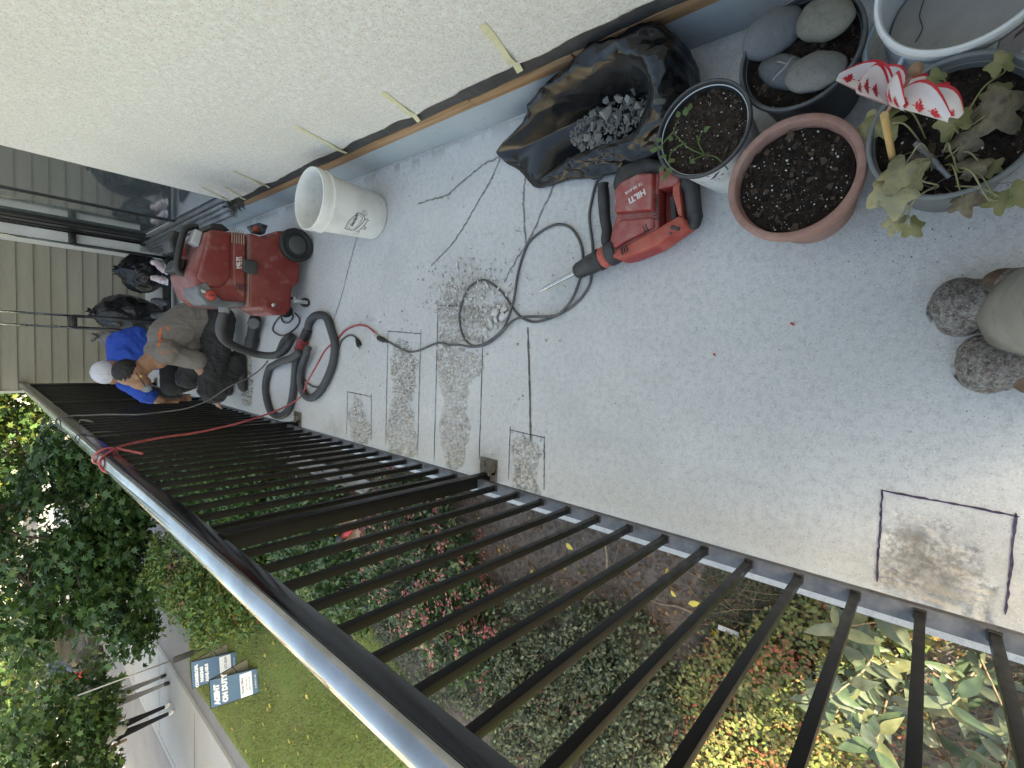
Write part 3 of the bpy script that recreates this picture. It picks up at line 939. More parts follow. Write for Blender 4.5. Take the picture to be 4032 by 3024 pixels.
shrub('pink_flowering_shrub', 'rounded shrub covered in pink and red bracts just below the railing', [((-1.95, 3.45, -1.25), (.68, .72, .42), 4), ((-2.35, 2.95, -1.3), (.5, .48, .32), 2), ((-1.55, 3.75, -1.3), (.42, .42, .32), 1)], 9500, .048, [(.04, .085, .03), (.055, .11, .04), (.032, .065, .025), (.08, .13, .045)], 45, cl=420, spread=.045, mat=LEAFG, up=.5, down=-.1,
      accents=[('bracts', 2600, .034, T_DIAMOND, [(.42, .13, .13), (.48, .20, .17), (.34, .08, .10), (.50, .28, .20)], 330, .022)])
LOWG = [(.068, .095, .055), (.10, .13, .08), (.048, .072, .042), (.125, .15, .095), (.155, .175, .11)]
shrub('low_shrub', 'sprawling low shrub of tiny grey-green leaves below the middle of the railing', [((-2.35, 2.05, -1.42), (.62, .6, .22), 3), ((-2.75, 2.9, -1.45), (.5, .7, .2), 2), ((-3.1, 3.7, -1.47), (.5, .75, .18), 1.8), ((-2.1, 1.5, -1.46), (.45, .4, .2), 2), ((-2.55, 4.0, -1.48), (.6, .5, .15), 1.3), ((-2.9, 2.3, -1.46), (.5, .5, .18), 1.4)], 25000, .032, LOWG, 46, tm=T_DIAMOND, cl=900, spread=.04, up=.5, down=-.1, stems=24, group='low sprawling shrubs in the bed')
shrub('low_shrub', 'low shrub of tiny leaves and reddish sprigs nearer the camera', [((-2.6, 1.25, -1.45), (.55, .5, .2), 3), ((-3.1, 2.0, -1.47), (.6, .7, .19), 2.4), ((-3.35, 1.0, -1.47), (.6, .7, .18), 2)], 20000, .032, LOWG, 47, tm=T_DIAMOND, cl=800, spread=.04, up=.5, down=-.1, stems=22, group='low sprawling shrubs in the bed',
      accents=[('red_sprigs', 900, .03, T_DIAMOND, [(.20, .06, .035), (.26, .10, .05)], 40, .06)])
shrub('low_shrub', 'sunlit low shrub with red and yellow-green sprigs at the bright corner', [((-2.1, .62, -1.46), (.5, .42, .17), 3), ((-1.65, .32, -1.45), (.40, .36, .16), 2), ((-2.7, .45, -1.46), (.6, .55, .18), 2.4), ((-1.05, .12, -1.45), (.3, .25, .15), 1)], 14500, .030, [(.17, .20, .06), (.24, .25, .08), (.12, .16, .05), (.28, .22, .09), (.20, .22, .09)], 48, tm=T_DIAMOND, cl=620, spread=.045, up=.75, down=0, stems=24, group='low sprawling shrubs in the bed',  # leaf colours partly straw yellow, partly brightened to strengthen the sun patch
      accents=[('red_sprigs', 1700, .024, T_DIAMOND, [(.30, .08, .04), (.34, .15, .07), (.24, .10, .05)], 45, .05)])

# laurel with leaves big enough to pick apart
def bigleaf(seed):
    r = random.Random(seed)
    V, F = [], []
    n = 9
    for i in range(n + 1):
        t = i / n
        w = .5 * math.sin(math.pi * min(1, t * 1.02) ** .8) * .33
        w *= 1 + .06 * math.sin(9 * t + seed)
        zc = -.16 * t * t + .02 * math.sin(5 * t + seed)
        for k, u in enumerate((-1, -.5, 0, .5, 1)):
            V.append((u * w, t, zc + .16 * abs(u) * w + .012 * math.sin(14 * t + 2 * u)))
        if i:
            o = 5 * i
            F += [(o - 5 + k, o - 4 + k, o + k + 1, o + k) for k in range(4)]
    return V, F
laurel = thing('laurel_shrub', 'laurel with big pale-veined grey green leaves below the near corner of the railing', 'shrub', (-1.3, -.05, GZ))
LM = [M('laurel_leaf_a', (.085, .125, .075), .34, var=[((.055, .09, .05), 22, .4, .7)], spec=.6, trans=.22, bump=.15, bs=60),
      M('laurel_leaf_b', (.14, .165, .115), .38, var=[((.09, .12, .075), 18, .4, .7)], spec=.6, trans=.22, bump=.15, bs=60),
      M('laurel_leaf_c', (.17, .185, .10), .4, var=[((.11, .13, .06), 20, .4, .7)], spec=.55, trans=.25, bump=.15, bs=60)]
protos = []
for s_ in range(6):
    V, F = bigleaf(s_)
    me = rawmesh('leaf', V, F, True)
    me.materials.append(LM[s_ % 3])
    protos.append(me)
r = random.Random(5)
stems = G()
nl = 0
for st in range(26):
    b = Vector((-1.28 + r.uniform(-.35, .3), -.12 + r.uniform(-.45, .30), GZ))
    tp = b + Vector((r.uniform(-.22, .22), r.uniform(-.18, .26), r.uniform(.42, .78)))
    P = spline([b, (b + tp) / 2 + Vector((r.uniform(-.05, .05), r.uniform(-.05, .05), .04)), tp], 5)
    stems.tube(P, [.007 - .0004 * i for i in range(len(P))], 5)
    for q in range(9):
        p = P[min(len(P) - 1, 4 + q * (len(P) - 4) // 8)]
        az = q * 2.4 + r.uniform(-.4, .4)
        o = bpy.data.objects.new('leaf', protos[r.randrange(6)])
        COL.objects.link(o)
        _place(o, p, laurel)
        d = Vector((math.cos(az), math.sin(az), r.uniform(-.15, .65))).normalized()
        o.rotation_euler = (d.to_track_quat('Y', 'Z') @ Matrix.Rotation(r.uniform(-.5, .5), 3, 'Y').to_quaternion()).to_euler()
        s_ = r.uniform(.10, .165)
        o.scale = (s_, s_, s_)
        nl += 1
obj('stems', stems, TWIG, laurel, smooth=True)

# unseen taller laurel, added behind the camera to shade the one in view
shade_laurel = thing('laurel_shrub', 'taller laurel added unseen past the near end of the railing to shade the other laurel', 'shrub', (-.85, -.85, GZ))
stems = G()
r = random.Random(15)
for st in range(30):
    b = Vector((-.86 + r.uniform(-.22, .2), -.86 + r.uniform(-.22, .16), GZ))
    tp = b + Vector((r.uniform(-.15, .15), r.uniform(-.15, .15), r.uniform(1.0, 1.5)))
    P = spline([b, (b + tp) / 2 + Vector((r.uniform(-.05, .05), r.uniform(-.05, .05), .04)), tp], 6)
    stems.tube(P, [.009 - .0004 * i for i in range(len(P))], 5)
    for q in range(11):
        p = P[min(len(P) - 1, 4 + q * (len(P) - 4) // 10)]
        az = q * 2.4 + r.uniform(-.4, .4)
        o = bpy.data.objects.new('leaf', protos[r.randrange(6)])
        COL.objects.link(o)
        _place(o, p, shade_laurel)
        d = Vector((math.cos(az), math.sin(az), r.uniform(-.15, .65))).normalized()
        o.rotation_euler = (d.to_track_quat('Y', 'Z') @ Matrix.Rotation(r.uniform(-.5, .5), 3, 'Y').to_quaternion()).to_euler()
        o.scale = [r.uniform(.10, .165)] * 3
obj('stems', stems, TWIG, shade_laurel, smooth=True)

# lawn grass, leaf litter, twigs
r_ = np.random.default_rng(90)
n = 60000
gx = r_.uniform(-7.0, -3.0, n)
gy = 2.2 + 9.1 * r_.random(n) ** 1.2
edge = np.interp(gy, [-4, 3.1, 4.0, 5.2, 6.5, 11.4], [-3.7, -3.75, -3.65, -2.95, -3.3, -3.6])
keep = gx < edge + r_.normal(0, .08, n)
gp = np.stack([gx, gy, np.full(n, GZ + .03)], 1)[keep]
def blades(P, h, pal, seed):
    r = np.random.default_rng(seed)
    m = len(P)
    a = r.uniform(0, 6.283, m)
    w = .006
    hh = h * r.uniform(.5, 1.4, m)
    lean = r.normal(0, .6, (m, 2)) * hh[:, None]
    d = np.stack([np.cos(a) * w, np.sin(a) * w, 0 * a], 1)
    V = np.stack([P - d, P + d, P + np.concatenate([lean, hh[:, None]], 1)], 1).reshape(-1, 3)
    F = np.arange(3 * m).reshape(-1, 3)
    C = np.asarray(pal)[r.integers(0, len(pal), m)] * (r.uniform(.7, 1.3, (m, 1)))
    big = .6 + .8 * fbm(P * 1.3, 3, 5)[:, None]
    C = C * big
    C = np.repeat(np.concatenate([C, np.ones((m, 1))], 1), 3, 0)
    return V, F, C
V, F, C = blades(gp, .045, [(.15, .225, .06), (.17, .245, .068), (.125, .19, .05), (.21, .24, .09), (.20, .19, .09)], 3)
obj('grass', (V, F), LEAF, cols={'col': C}, kind='stuff')
def scatter(n, x0, x1, y0, y1, seed, z=.02):
    r = np.random.default_rng(seed)
    P = np.stack([r.uniform(x0, x1, n), r.uniform(y0, y1, n), np.zeros(n)], 1)
    P[:, 2] = GZ + (fbm(P * 2.2, 4, 70) - .5) * .12 + z
    return P
BR = [(.14, .085, .05), (.20, .13, .08), (.09, .055, .035), (.26, .18, .11), (.11, .09, .075)]
foliage('leaf_litter', np.concatenate([scatter(2600, -2.0, -.6, 1.2, 7.2, 61), scatter(1500, -2.6, -.7, -.6, 1.6, 62)]), .035, T_DIAMOND, BR, DRYL, None, kind='stuff', flat=True, down=0, seed=3)
yl = np.stack([RN.uniform(-6.9, -3.5, 120), RN.uniform(2.8, 11.2, 120), np.full(120, GZ + .085)], 1)
foliage('fallen_leaves', np.concatenate([yl, scatter(18, -1.9, -.7, .2, 5, 63, .04)]), .06, T_MAPLE5, [(.52, .42, .05), (.45, .40, .09), (.60, .50, .16), (.40, .25, .04)], DRYL, None, kind='stuff', flat=True, down=0, seed=8)
foliage('groundcover', np.concatenate([scatter(9500, -2.4, -.66, -.7, .95, 64, .03), scatter(5500, -1.9, -.7, .3, 1.0, 68, .03)]), .019, T_DIAMOND, [(.07, .10, .045), (.10, .12, .05), (.05, .07, .04), (.09, .11, .06), (.13, .10, .06), (.15, .09, .05)], LEAF, None, kind='stuff', up=.7, down=0, seed=10)
tg = G()
r = random.Random(77)
for k in range(330):
    x0, y0 = r.uniform(-2.3, -.68), r.uniform(-.5, 2.6) if k < 250 else r.uniform(2.6, 6)
    a = r.uniform(0, 6.28)
    L = r.uniform(.06, .32)
    p0 = Vector((x0, y0, GZ + .03 + r.uniform(0, .05)))
    p1 = p0 + Vector((math.cos(a) * L, math.sin(a) * L, r.uniform(-.01, .10)))
    tg.tube([p0, (p0 + p1) / 2 + Vector((r.uniform(-.03, .03), r.uniform(-.03, .03), r.uniform(0, .03))), p1], [.0025, .0022, .0012], 4)
obj('twig_litter', tg, TWIG, kind='stuff')
for k, (pts, lab) in enumerate([([(-1.30, 1.70, GZ + .05), (-1.55, 1.66, GZ + .07), (-1.85, 1.85, GZ + .10), (-2.05, 1.95, GZ + .2)], 'long thin bare branch lying from the slab edge into the low shrub'),
                   ([(-1.62, .95, GZ + .04), (-1.60, 1.12, GZ + .05), (-1.63, 1.28, GZ + .05), (-1.60, 1.42, GZ + .04)], 'pale crooked stick on the bare soil below the railing')]):
    P = spline(pts, 6)
    tag(obj('fallen_branch', G().tube(P, [.008 - .0003 * i for i in range(len(P))], 6), M('bare_branch' , (.30, .26, .20), .85, var=(.2, .16, .12), vs=30), smooth=True), lab, 'branch')
for k, (x0, y0, lab) in enumerate([(-1.52, 1.13, 'slim upright yellow leaf beside the pale stick'), (-1.40, 1.20, 'round ochre leaf on the bare soil above the pale stick'), (-1.50, .98, 'bright yellow leaf on the twiggy soil right of the pale stick'), (-1.47, .98 - .35, 'pale yellow leaf among the dry twigs'), (-1.42, 2.0, 'yellow leaf fallen between the branch and the pink shrub')]):
    V, F, C = leafmesh([(x0, y0, GZ + .09)], .066, T_OVAL, [(.62, .52, .12) if k != 1 else (.50, .36, .12)], flat=True, down=0, seed=20 + k)
    tag(obj('yellow_leaf', (V, F), DRYL, cols={'col': C}), lab, 'leaf')

# ------------------------------------------------------------------ lawn signs, post, people, barrier, car, house
SIGNB = M('sign_navy', (.055, .125, .22), .45, var=(.07, .145, .24), vs=3)
SIGNW = M('sign_white', (.74, .75, .77), .5)
SIGNBACK = M('sign_back', (.42, .41, .37), .6)
WIRE = M('black_wire', (.012, .012, .012), .5)
def lawn_sign(off, label, lines, small, low):
    t = thing('lawn_sign', label, 'sign', (-5.43 + off[0], 7.98 + off[1], GZ), 'blue sandwich board signs on the lawn')
    A, B = Vector((-5.249 + off[0], 7.834 + off[1], GZ)), Vector((-5.621 + off[0], 7.751 + off[1], GZ))
    A2, B2 = Vector((-5.276 + off[0], 8.261 + off[1], GZ)), Vector((-5.65 + off[0], 8.178 + off[1], GZ))
    TA, TB = Vector((-5.235 + off[0], 8.04 + off[1], GZ + .67)), Vector((-5.648 + off[0], 7.95 + off[1], GZ + .67))
    for nm, (p, q) in (('front_frame', (A, B)), ('back_frame', (A2, B2))):
        g = G()
        for s0, s1 in ((p, TA), (q, TB)):
            g.tube([s0, s1], .006, 6)
        g.tube([TA, TB], .006, 6)
        obj(nm, g, WIRE, t, smooth=True)
    obj('brace', G().tube([A + (TA - A) * .45, A2 + (TA - A2) * .45], .005, 6), WIRE, t)
    def board(p, q, tl, tr, k0, mat, nm):
        c = [p + (tl - p) * k0, q + (tr - q) * k0, tr, tl]
        nrm = (c[1] - c[0]).cross(c[3] - c[0]).normalized()
        ins = .012
        g = G()
        V = [v + nrm * d for d in (-.0025, .0025) for v in c]
        g.add(V, [(3, 2, 1, 0), (4, 5, 6, 7), (0, 1, 5, 4), (1, 2, 6, 5), (2, 3, 7, 6), (3, 0, 4, 7)])
        return obj(nm, g, mat, t), c, nrm
    pan, c, nrm = board(A, B, TA, TB, .06, SIGNB, 'panel')
    board(A2, B2, TA, TB, .06, SIGNBACK, 'back_panel')
    if nrm.y > 0:
        nrm = -nrm
    # local frame on the front: x to the reader's right, y up
    ex = (c[0] - c[1]).normalized()
    ey = (c[3] - c[0]) - ex * ((c[3] - c[0]).dot(ex))
    H = ey.length
    W = (c[0] - c[1]).length
    ey.normalize()
    def at(u, v, d=.004):
        return Matrix(((ex.x, ey.x, nrm.x, 0), (ex.y, ey.y, nrm.y, 0), (ex.z, ey.z, nrm.z, 0), (0, 0, 0, 1))), c[1] + ex * u * W + ey * v * H + nrm * d
    def mat4(u, v, d=.004):
        R3, o = at(u, v, d)
        R3 = R3.copy()
        R3.translation = o
        return R3
    sh = [mat4(0, 0, .0032) @ Vector((W * a, H * b, 0)) for a, b in ((.03, .13), (.97, .13), (.97, .385), (.03, .385))]
    obj('white_strip', (np.array([tuple(v) for v in sh]), [(0, 1, 2, 3)]), SIGNW, pan)
    if small:
        g = G()
        for v_, ws in ((.235, (.09, .16, .13)), (.17, (.17, .07, .10, .10))):
            u_ = .5 - (sum(ws) + .03 * (len(ws) - 1)) / 2
            for w_ in ws:
                g.add([mat4(0, 0, .0042) @ Vector((W * a, H * b, 0)) for a, b in ((u_, v_), (u_ + w_, v_), (u_ + w_, v_ + .028), (u_, v_ + .028))], [(0, 1, 2, 3)])
                u_ += w_ + .03
        obj('fine_print', g, INKF, pan, fixn=False)
    for tx, sz, v, al, mt, u, bd in lines:
        text('lettering', tx, sz * W, mat4(u, v, .0042), mt, pan, .0003, align=al, bold=bd)
INKF = M('sign_faint_ink', (.42, .43, .48), .6)
INK = M('sign_ink', (.10, .12, .17), .6)
lawn_sign((0, 0), 'nearer blue sandwich board reading AGENT ON DUTY on the lawn',
          [('AGENT', .235, .82, 'LEFT', SIGNW, .12, .008), ('ON DUTY', .235, .655, 'LEFT', SIGNW, .12, .008), ('Rental Office', .115, .315, 'CENTER', INK, .5, .001), ('C A P R E I T . C A', .068, .045, 'CENTER', SIGNW, .5, .001)], 1, None)
lawn_sign((-.139, .913), 'farther blue sandwich board reading COMMERCIAL PARKING AVAILABLE behind the other board',
          [('COMMERCIAL', .15, .86, 'CENTER', SIGNW, .5, .005), ('PARKING', .15, .75, 'CENTER', SIGNW, .5, .005), ('AVAILABLE', .15, .64, 'CENTER', SIGNW, .5, .005), (') 277-0269', .14, .22, 'RIGHT', INK, .93, .001), ('C A P R E I T . C A', .068, .045, 'CENTER', SIGNW, .5, .001)], None, None)

sp = thing('sign_post', 'thin grey metal post with a narrow dark sign seen edge-on at the lawn edge', 'sign post', (-5.88, 10.07, GZ))
obj('post', G().tube([(-5.88, 10.07, GZ - .02), (-5.86, 10.07, .35)], .014, 8), M('grey_metal', (.30, .30, .29), .45, .6), sp, smooth=True)
obj('sign_plate', G().box(-5.92, -5.81, 10.03, 10.055, -1.28, -.95).box(-5.90, -5.83, 10.085, 10.095, -1.26, -.97), M('sign_back_dark', (.04, .04, .036), .5), sp, bevel=.004)

def walker(pos, ang, label, trouser, top, shoe, step=.22, arms=1):
    x0, y0, z0 = pos
    R3 = Matrix.Translation(Vector(pos)) @ Matrix.Rotation(ang, 4, 'Z')
    P = lambda a, b, c: R3 @ Vector((a, b, c))
    t = thing('person', label, 'person', pos, 'people walking on the street pavement')
    sk = M('skin_walker', (.42, .26, .18), .55)
    V, F, N = remeshed([('c', P(0, 0, 1.30), P(0, .01, 1.52), .075, .055), ('c', P(0, .02, 1.58), P(0, .03, 1.66), .085, .088)] +
                       [('c', P(s_ * .19, 0, 1.36), P(s_ * .23, -.04 * s_, 1.10), .05, .042) for s_ in (-1, 1)] + [('c', P(s_ * .23, -.04 * s_, 1.10), P(s_ * .22, .10 - .04 * s_, .86), .04, .032) for s_ in (-1, 1)] + [('c', P(-.19, 0, 1.36), P(.19, 0, 1.36), .06, .06)], .016, 4)
    obj('body', (V, F), sk, t, smooth=True)
    V, F, N = remeshed([('c', P(0, 0, .95), P(0, 0, 1.12), .15, .15), ('c', P(-.13, 0, 1.34), P(.13, 0, 1.34), .10, .10), ('c', P(0, 0, 1.1), P(0, 0, 1.36), .15, .13)] + [('c', P(s_ * .17, 0, 1.37), P(s_ * .225, -.02 * s_, 1.16), .075, .065) for s_ in (-1, 1)], .016, 4)
    obj('shirt', (V, F), top, t, smooth=True)
    legs = []
    for s_ in (-1, 1):
        legs += [('c', P(s_ * .085, 0, .92), P(s_ * .09, s_ * step * .45, .5), .080, .055), ('c', P(s_ * .09, s_ * step * .45, .5), P(s_ * .09, s_ * step, .10), .052, .040)]
    V, F, N = remeshed(legs + [('c', P(-.06, 0, .96), P(.06, 0, .96), .12, .12)], .014, 4)
    obj('trousers', (V, F), trouser, t, smooth=True)
    for s_ in (-1, 1):
        V, F, N = remeshed([('c', P(s_ * .09, s_ * step - .04, .05), P(s_ * .095, s_ * step + .14, .035), .05, .04)], .01, 3)
        obj('shoe', (V, F), shoe, t, smooth=True)
    V, F, N = remeshed([('e', P(0, .0, 1.68), (.098, .105, .075))], .014, 3)
    obj('hair', (V, F), M('dark_hair_w', (.02, .015, .012), .6), t, smooth=True)
CB, CW, CG = M('black_cloth', (.015, .015, .017), .9), M('white_cloth', (.70, .69, .66), .9), M('grey_cloth', (.22, .22, .23), .9)
walker((-7.98, 12.98, GZ + .06), -2.6, 'person in grey trousers and white top walking on the pavement, farther from the camera', CG, CW, CB, .12)
walker((-8.50, 12.62, GZ + .06), -2.5, 'person in black trousers and white shoes walking on the pavement, nearer the camera', CB, CW, CW, .12)

BAR = M('white_barrier', (.70, .70, .68), .6)
t = thing('white_barrier', 'low white slatted barrier standing by the far end of the drive', 'barrier', (-7.85, 16.6, GZ))
for k in range(4):
    obj('rail', G().box(-8.25, -7.35, 16.55, 16.60, GZ + .12 + .15 * k, GZ + .22 + .15 * k), BAR, t, bevel=.006)
for xx in (-8.2, -7.8, -7.4):
    obj('post', G().box(xx - .04, xx + .04, 16.605, 16.68, GZ, GZ + .72), BAR, t, bevel=.006)
t = thing('spiky_plant', 'yellow green spiky palm-like plant above the white barrier', 'plant', (-8.2, 17.5, GZ))
r = random.Random(3)
fr = G()
for k in range(46):
    a, e = r.uniform(0, 6.28), r.uniform(.15, 1.3)
    L = r.uniform(.5, .8)
    b = Vector((-8.2, 17.5, GZ + .55))
    d = Vector((math.cos(a) * math.cos(e), math.sin(a) * math.cos(e), math.sin(e)))
    s_ = d.cross(Vector((0, 0, 1))).normalized() * .022
    m_ = b + d * L * .55
    tp = b + d * L - Vector((0, 0, .12 * L))
    fr.add([b - s_ * .5, b + s_ * .5, m_ + s_, m_ - s_, tp], [(0, 1, 2, 3), (3, 2, 4)])
obj('fronds', fr, M('spiky_leaf', (.22, .24, .07), .5, trans=.25), t)
obj('stem', G().tube([(-8.2, 17.5, GZ), (-8.2, 17.5, GZ + .58)], [.07, .05], 8), BARK, t, smooth=True)

def parked_car(pos, ang, label, paint):
    R3 = Matrix.Translation(Vector(pos)) @ Matrix.Rotation(ang, 4, 'Z')
    t = thing('parked_car', label, 'car', pos, 'cars parked across the street')
    prof_ = [(-2.15, .35), (-2.2, .6), (-2.1, .88), (-1.5, .98), (-1.05, 1.38), (.45, 1.42), (1.15, 1.0), (2.0, .85), (2.2, .62), (2.15, .32)]
    MX = R3 @ Matrix(((1, 0, 0, 0), (0, 0, -1, 0), (0, 1, 0, 0), (0, 0, 0, 1)))
    obj('body', G().prism(prof_, -.86, .86, MX), paint, t, bevel=.07, seg=3)
    gl = M('car_glass', (.02, .022, .025), .05, spec=.8)
    for s_ in (-1, 1):
        obj('side_window', G().prism([(-1.35, 1.0), (-1.0, 1.32), (.38, 1.35), (.95, 1.02)], s_ * .862 - .004, s_ * .862 + .004, MX), gl, t)
    obj('rear_window', G().add([R3 @ Vector(v) for v in ((-1.49, -.62, 1.01), (-1.49, .62, 1.01), (-1.12, .55, 1.345), (-1.12, -.55, 1.345))], [(0, 1, 2, 3)]), gl, t)
    for a in (-1.35, 1.35):
        for s_ in (-1, 1):
            w_ = obj('wheel', G().lathe([(.12, -.1), (.32, -.1), (.34, 0), (.32, .1), (.12, .1)], R3 @ Vector((a, s_ * .80, .33)), 20, (R3.to_3x3() @ Matrix.Rotation(math.pi / 2, 3, 'X')).to_4x4()), RUBBER, t, smooth='auto')
    for s_ in (-1, 1):
        obj('tail_light', G().prism([(-2.215, .62), (-2.13, .86), (-2.0, .86), (-2.08, .62)], s_ * .66 - .14, s_ * .66 + .14, MX), M('tail_light_red', (.55, .02, .02), .25), t, bevel=.02)
parked_car((-11.6, 22.6, GZ + .01), 1.45, 'dark parked car with red tail lights half hidden by the leaves', M('car_dark', (.03, .032, .036), .25, .3, coat=.6))
parked_car((-16.4, 21.5, GZ + .01), 1.55, 'pale parked car in the sun on the far side of the street', M('car_pale', (.62, .62, .60), .3, .1, coat=.6))
parked_car((-16.5, 28.0, GZ + .01), 1.55, 'silver parked car farther up on the far side of the street', M('car_silver', (.40, .41, .42), .3, .5, coat=.6))

hs = thing('white_house', 'white house front with a brown post beyond the far end of the railing', 'house', (-3.0, 20.5, GZ))
HW = M('house_white', (.72, .71, .69), .8, var=(.64, .63, .60), vs=2)
obj('wall', G().box(-4.6, -1.2, 27.6, 27.8, GZ, 2.2), HW, hs)
obj('roof', G().box(-5.0, -.8, 27.2, 31, 2.205, 2.4), M('house_roof', (.12, .10, .09), .9), hs)
wf = obj('window', G().box(-3.9, -2.9, 27.56, 27.598, -.5, .9), WHITEPAINT, hs)
obj('pane', G().box(-3.84, -2.96, 27.548, 27.555, -.44, .84), GLASS, wf)
obj('garage_door', G().box(-2.6, -1.4, 27.57, 27.598, GZ, .8), M('garage_grey', (.5, .5, .5), .7), hs)
bl = thing('apartment_block', 'pale sunlit apartment block across the street behind the leaves', 'building', (-24, 40, GZ))
obj('wall', G().box(-32, -23, 15, 70, GZ, 9), M('block_cream', (.62, .57, .48), .9, var=(.55, .5, .42), vs=1), bl)
wm = None
for kz in range(3):
    for ky in range(12):
        yy_ = 17 + 4.2 * ky
        if wm is None:
            wm = obj('window', G().box(-22.995, -22.95, yy_, yy_ + 1.7, GZ + 1.0, GZ + 2.4), GLASS, bl)
            w0 = WL[wm.name].copy()
        else:
            inst('window', wm, (w0.x, w0.y + 4.2 * ky, w0.z + 2.9 * kz), bl)
obj('cornice', G().box(-32, -22.9, 14.9, 70, 9.001, 9.3), TRIMC, bl)
# far wood
r_ = np.random.default_rng(5)
ft = [((x0 + r_.uniform(-2, 2), y0 + r_.uniform(-3, 3), GZ + 3.2), (3.5, 3.0, 3.0), 1) for x0, y0 in ((-19.5, 34), (-14, 52), (-6, 44), (2, 46), (8, 40), (-20, 44), (-12, 60), (-2, 56))]
foliage('far_trees', clump_points(ft, 14000, 500, .5, 99), .42, T_MAPLE5, YG + MG, LEAF, None, kind='stuff', seed=4)
tgk = G()
for e in ft:
    tgk.tube([(e[0][0], e[0][1], GZ), (e[0][0] + .2, e[0][1], GZ + 3)], [.25, .15], 8)
obj('far_trunks', tgk, BARK, kind='stuff')

# things lying in the bed
pl = thing('scaffold_plank', 'long pale grey metal plank lying along the bed below the railing', 'plank', (-1.57, 6.6, GZ))
PLM = M('plank_metal', (.45, .44, .41), .55, .4, var=(.34, .33, .30), vs=7)
obj('deck', G().box(-1.66, -1.53, 4.65, 10.5, GZ + .06, GZ + .078), PLM, pl, bevel=.003)
obj('edge_rail', G().box(-1.685, -1.6615, 4.65, 10.5, GZ + .05, GZ + .092), M('plank_edge', (.62, .61, .58), .5, .3), pl, bevel=.003)
obj('edge_rail', G().box(-1.5285, -1.505, 4.65, 10.5, GZ + .05, GZ + .092), PLM, pl, bevel=.003)
for k in range(12):
    obj('slot', G().box(-1.61, -1.58, 4.8 + .48 * k, 4.87 + .48 * k, GZ + .0785, GZ + .0805), RUBBER, pl)
cb = thing('cardboard_box', 'open brown cardboard box sitting on the dark shrub', 'box', (-1.98, 4.5, -1.27))
CARD = M('cardboard', (.42, .30, .20), .85, var=(.36, .25, .16), vs=12)
Mb = Matrix.Translation((-1.98, 4.52, -1.27)) @ Matrix.Rotation(.5, 4, 'Z')
obj('side_panel', G().box(-.15, .15, -.15, -.143, 0, .10, Mb).box(-.15, .15, .143, .15, 0, .10, Mb).box(-.15, -.143, -.142, .142, 0, .10, Mb).box(.143, .15, -.142, .142, 0, .10, Mb), CARD, cb)
obj('base', G().box(-.142, .142, -.142, .142, .001, .006, Mb), CARD, cb)
obj('flap', G().add([Mb @ Vector(v) for v in ((-.15, -.15, .1), (.15, -.15, .1), (.14, -.26, .12), (-.13, -.26, .13))], [(0, 1, 2, 3)]), CARD, cb)
obj('flap', G().add([Mb @ Vector(v) for v in ((.15, -.15, .1), (.15, .15, .1), (.26, .13, .09), (.25, -.14, .08))], [(0, 1, 2, 3)]), CARD, cb)
ht = thing('garden_tool', 'red and black hand tool with a bent steel hook resting on the cardboard box', 'tool', (-2.0, 4.5, -1.16))
obj('grip', G().tube([(-1.86, 4.36, -1.14), (-1.93, 4.45, -1.13), (-2.0, 4.55, -1.13)], [.012, .035, .03], 10), M('tool_red', (.52, .04, .045), .4), ht, smooth=True)
obj('head', G().tube([(-2.0, 4.55, -1.13), (-2.05, 4.62, -1.12), (-2.09, 4.68, -1.13)], [.042, .045, .015], 10), BLACKPLASTIC, ht, smooth=True)
obj('hook', G().tube(spline([(-2.09, 4.68, -1.13), (-2.14, 4.76, -1.13), (-2.17, 4.80, -1.13), (-2.19, 4.78, -1.12)], 4), .006, 6), CHROME, ht, smooth=True)
obj('trigger', G().tube([(-2.02, 4.66, -1.11), (-1.98, 4.68, -1.10)], [.018, .012], 8), M('tool_yellow', (.62, .46, .02), .4), ht, smooth=True)
tag(obj('plastic_scrap', G().box(-1.62, -1.59, .74, .86, GZ + .09, GZ + .097, Matrix.Rotation(0, 4, 'Z')), M('clear_scrap', (.55, .58, .62), .2, spec=.8), bevel=.002), 'small crumpled strip of clear plastic on the twiggy soil', 'litter')
rb = thing('work_bag', 'black and red bag on the ground hard against the slab edge', 'bag', (-1.05, 3.1, GZ))
V, F, N = remeshed([('e', (-1.1, 3.25, GZ + .12), (.13, .17, .13))], .015, 4)
obj('body', (V, F), CB, rb, smooth=True)
V, F, N = remeshed([('c', (-1.06, 3.15, GZ + .2), (-1.14, 3.16, GZ + .2), .045, .05)], .01, 4)
obj('pocket', (V, F), M('bag_red', (.5, .03, .04), .7), rb, smooth=True)
# ------------------------------------------------------------------ pots and their contents
SOILP = M('potting_soil', (.022, .016, .013), .95, var=[((.045, .033, .026), 60, .4, .7), ((.010, .008, .007), 140, .45, .7)], bump=1.0, bs=190, bdet=6, spec=.15)
SOILD = M('dry_potting_soil', (.040, .029, .022), .95, var=[((.075, .055, .042), 60, .4, .7), ((.018, .013, .011), 140, .45, .7)], bump=1.0, bs=190, bdet=6, spec=.12)
PERL = M('perlite', (.66, .65, .62), .8)
WOODCHIP = M('bark_chip', (.085, .055, .035), .85, var=(.035, .025, .018), vs=80)
POTBLK = M('black_pot_plastic', (.030, .033, .036), .42, dust=((.22, .23, .24), .1, .35, 12), bump=.05, bs=200)
POTGRY = M('grey_pot_plastic', (.13, .145, .15), .45, dust=((.28, .29, .29), .1, .3, 12), bump=.05, bs=150)
POTWHT = M('white_pot_plastic', (.66, .69, .72), .4, var=(.56, .60, .63), vs=12)
TERRA = M('terracotta', (.29, .16, .13), .7, var=[((.38, .25, .215), 7, .4, .7), ((.24, .115, .09), 22, .5, .75)], bump=.12, bs=120)

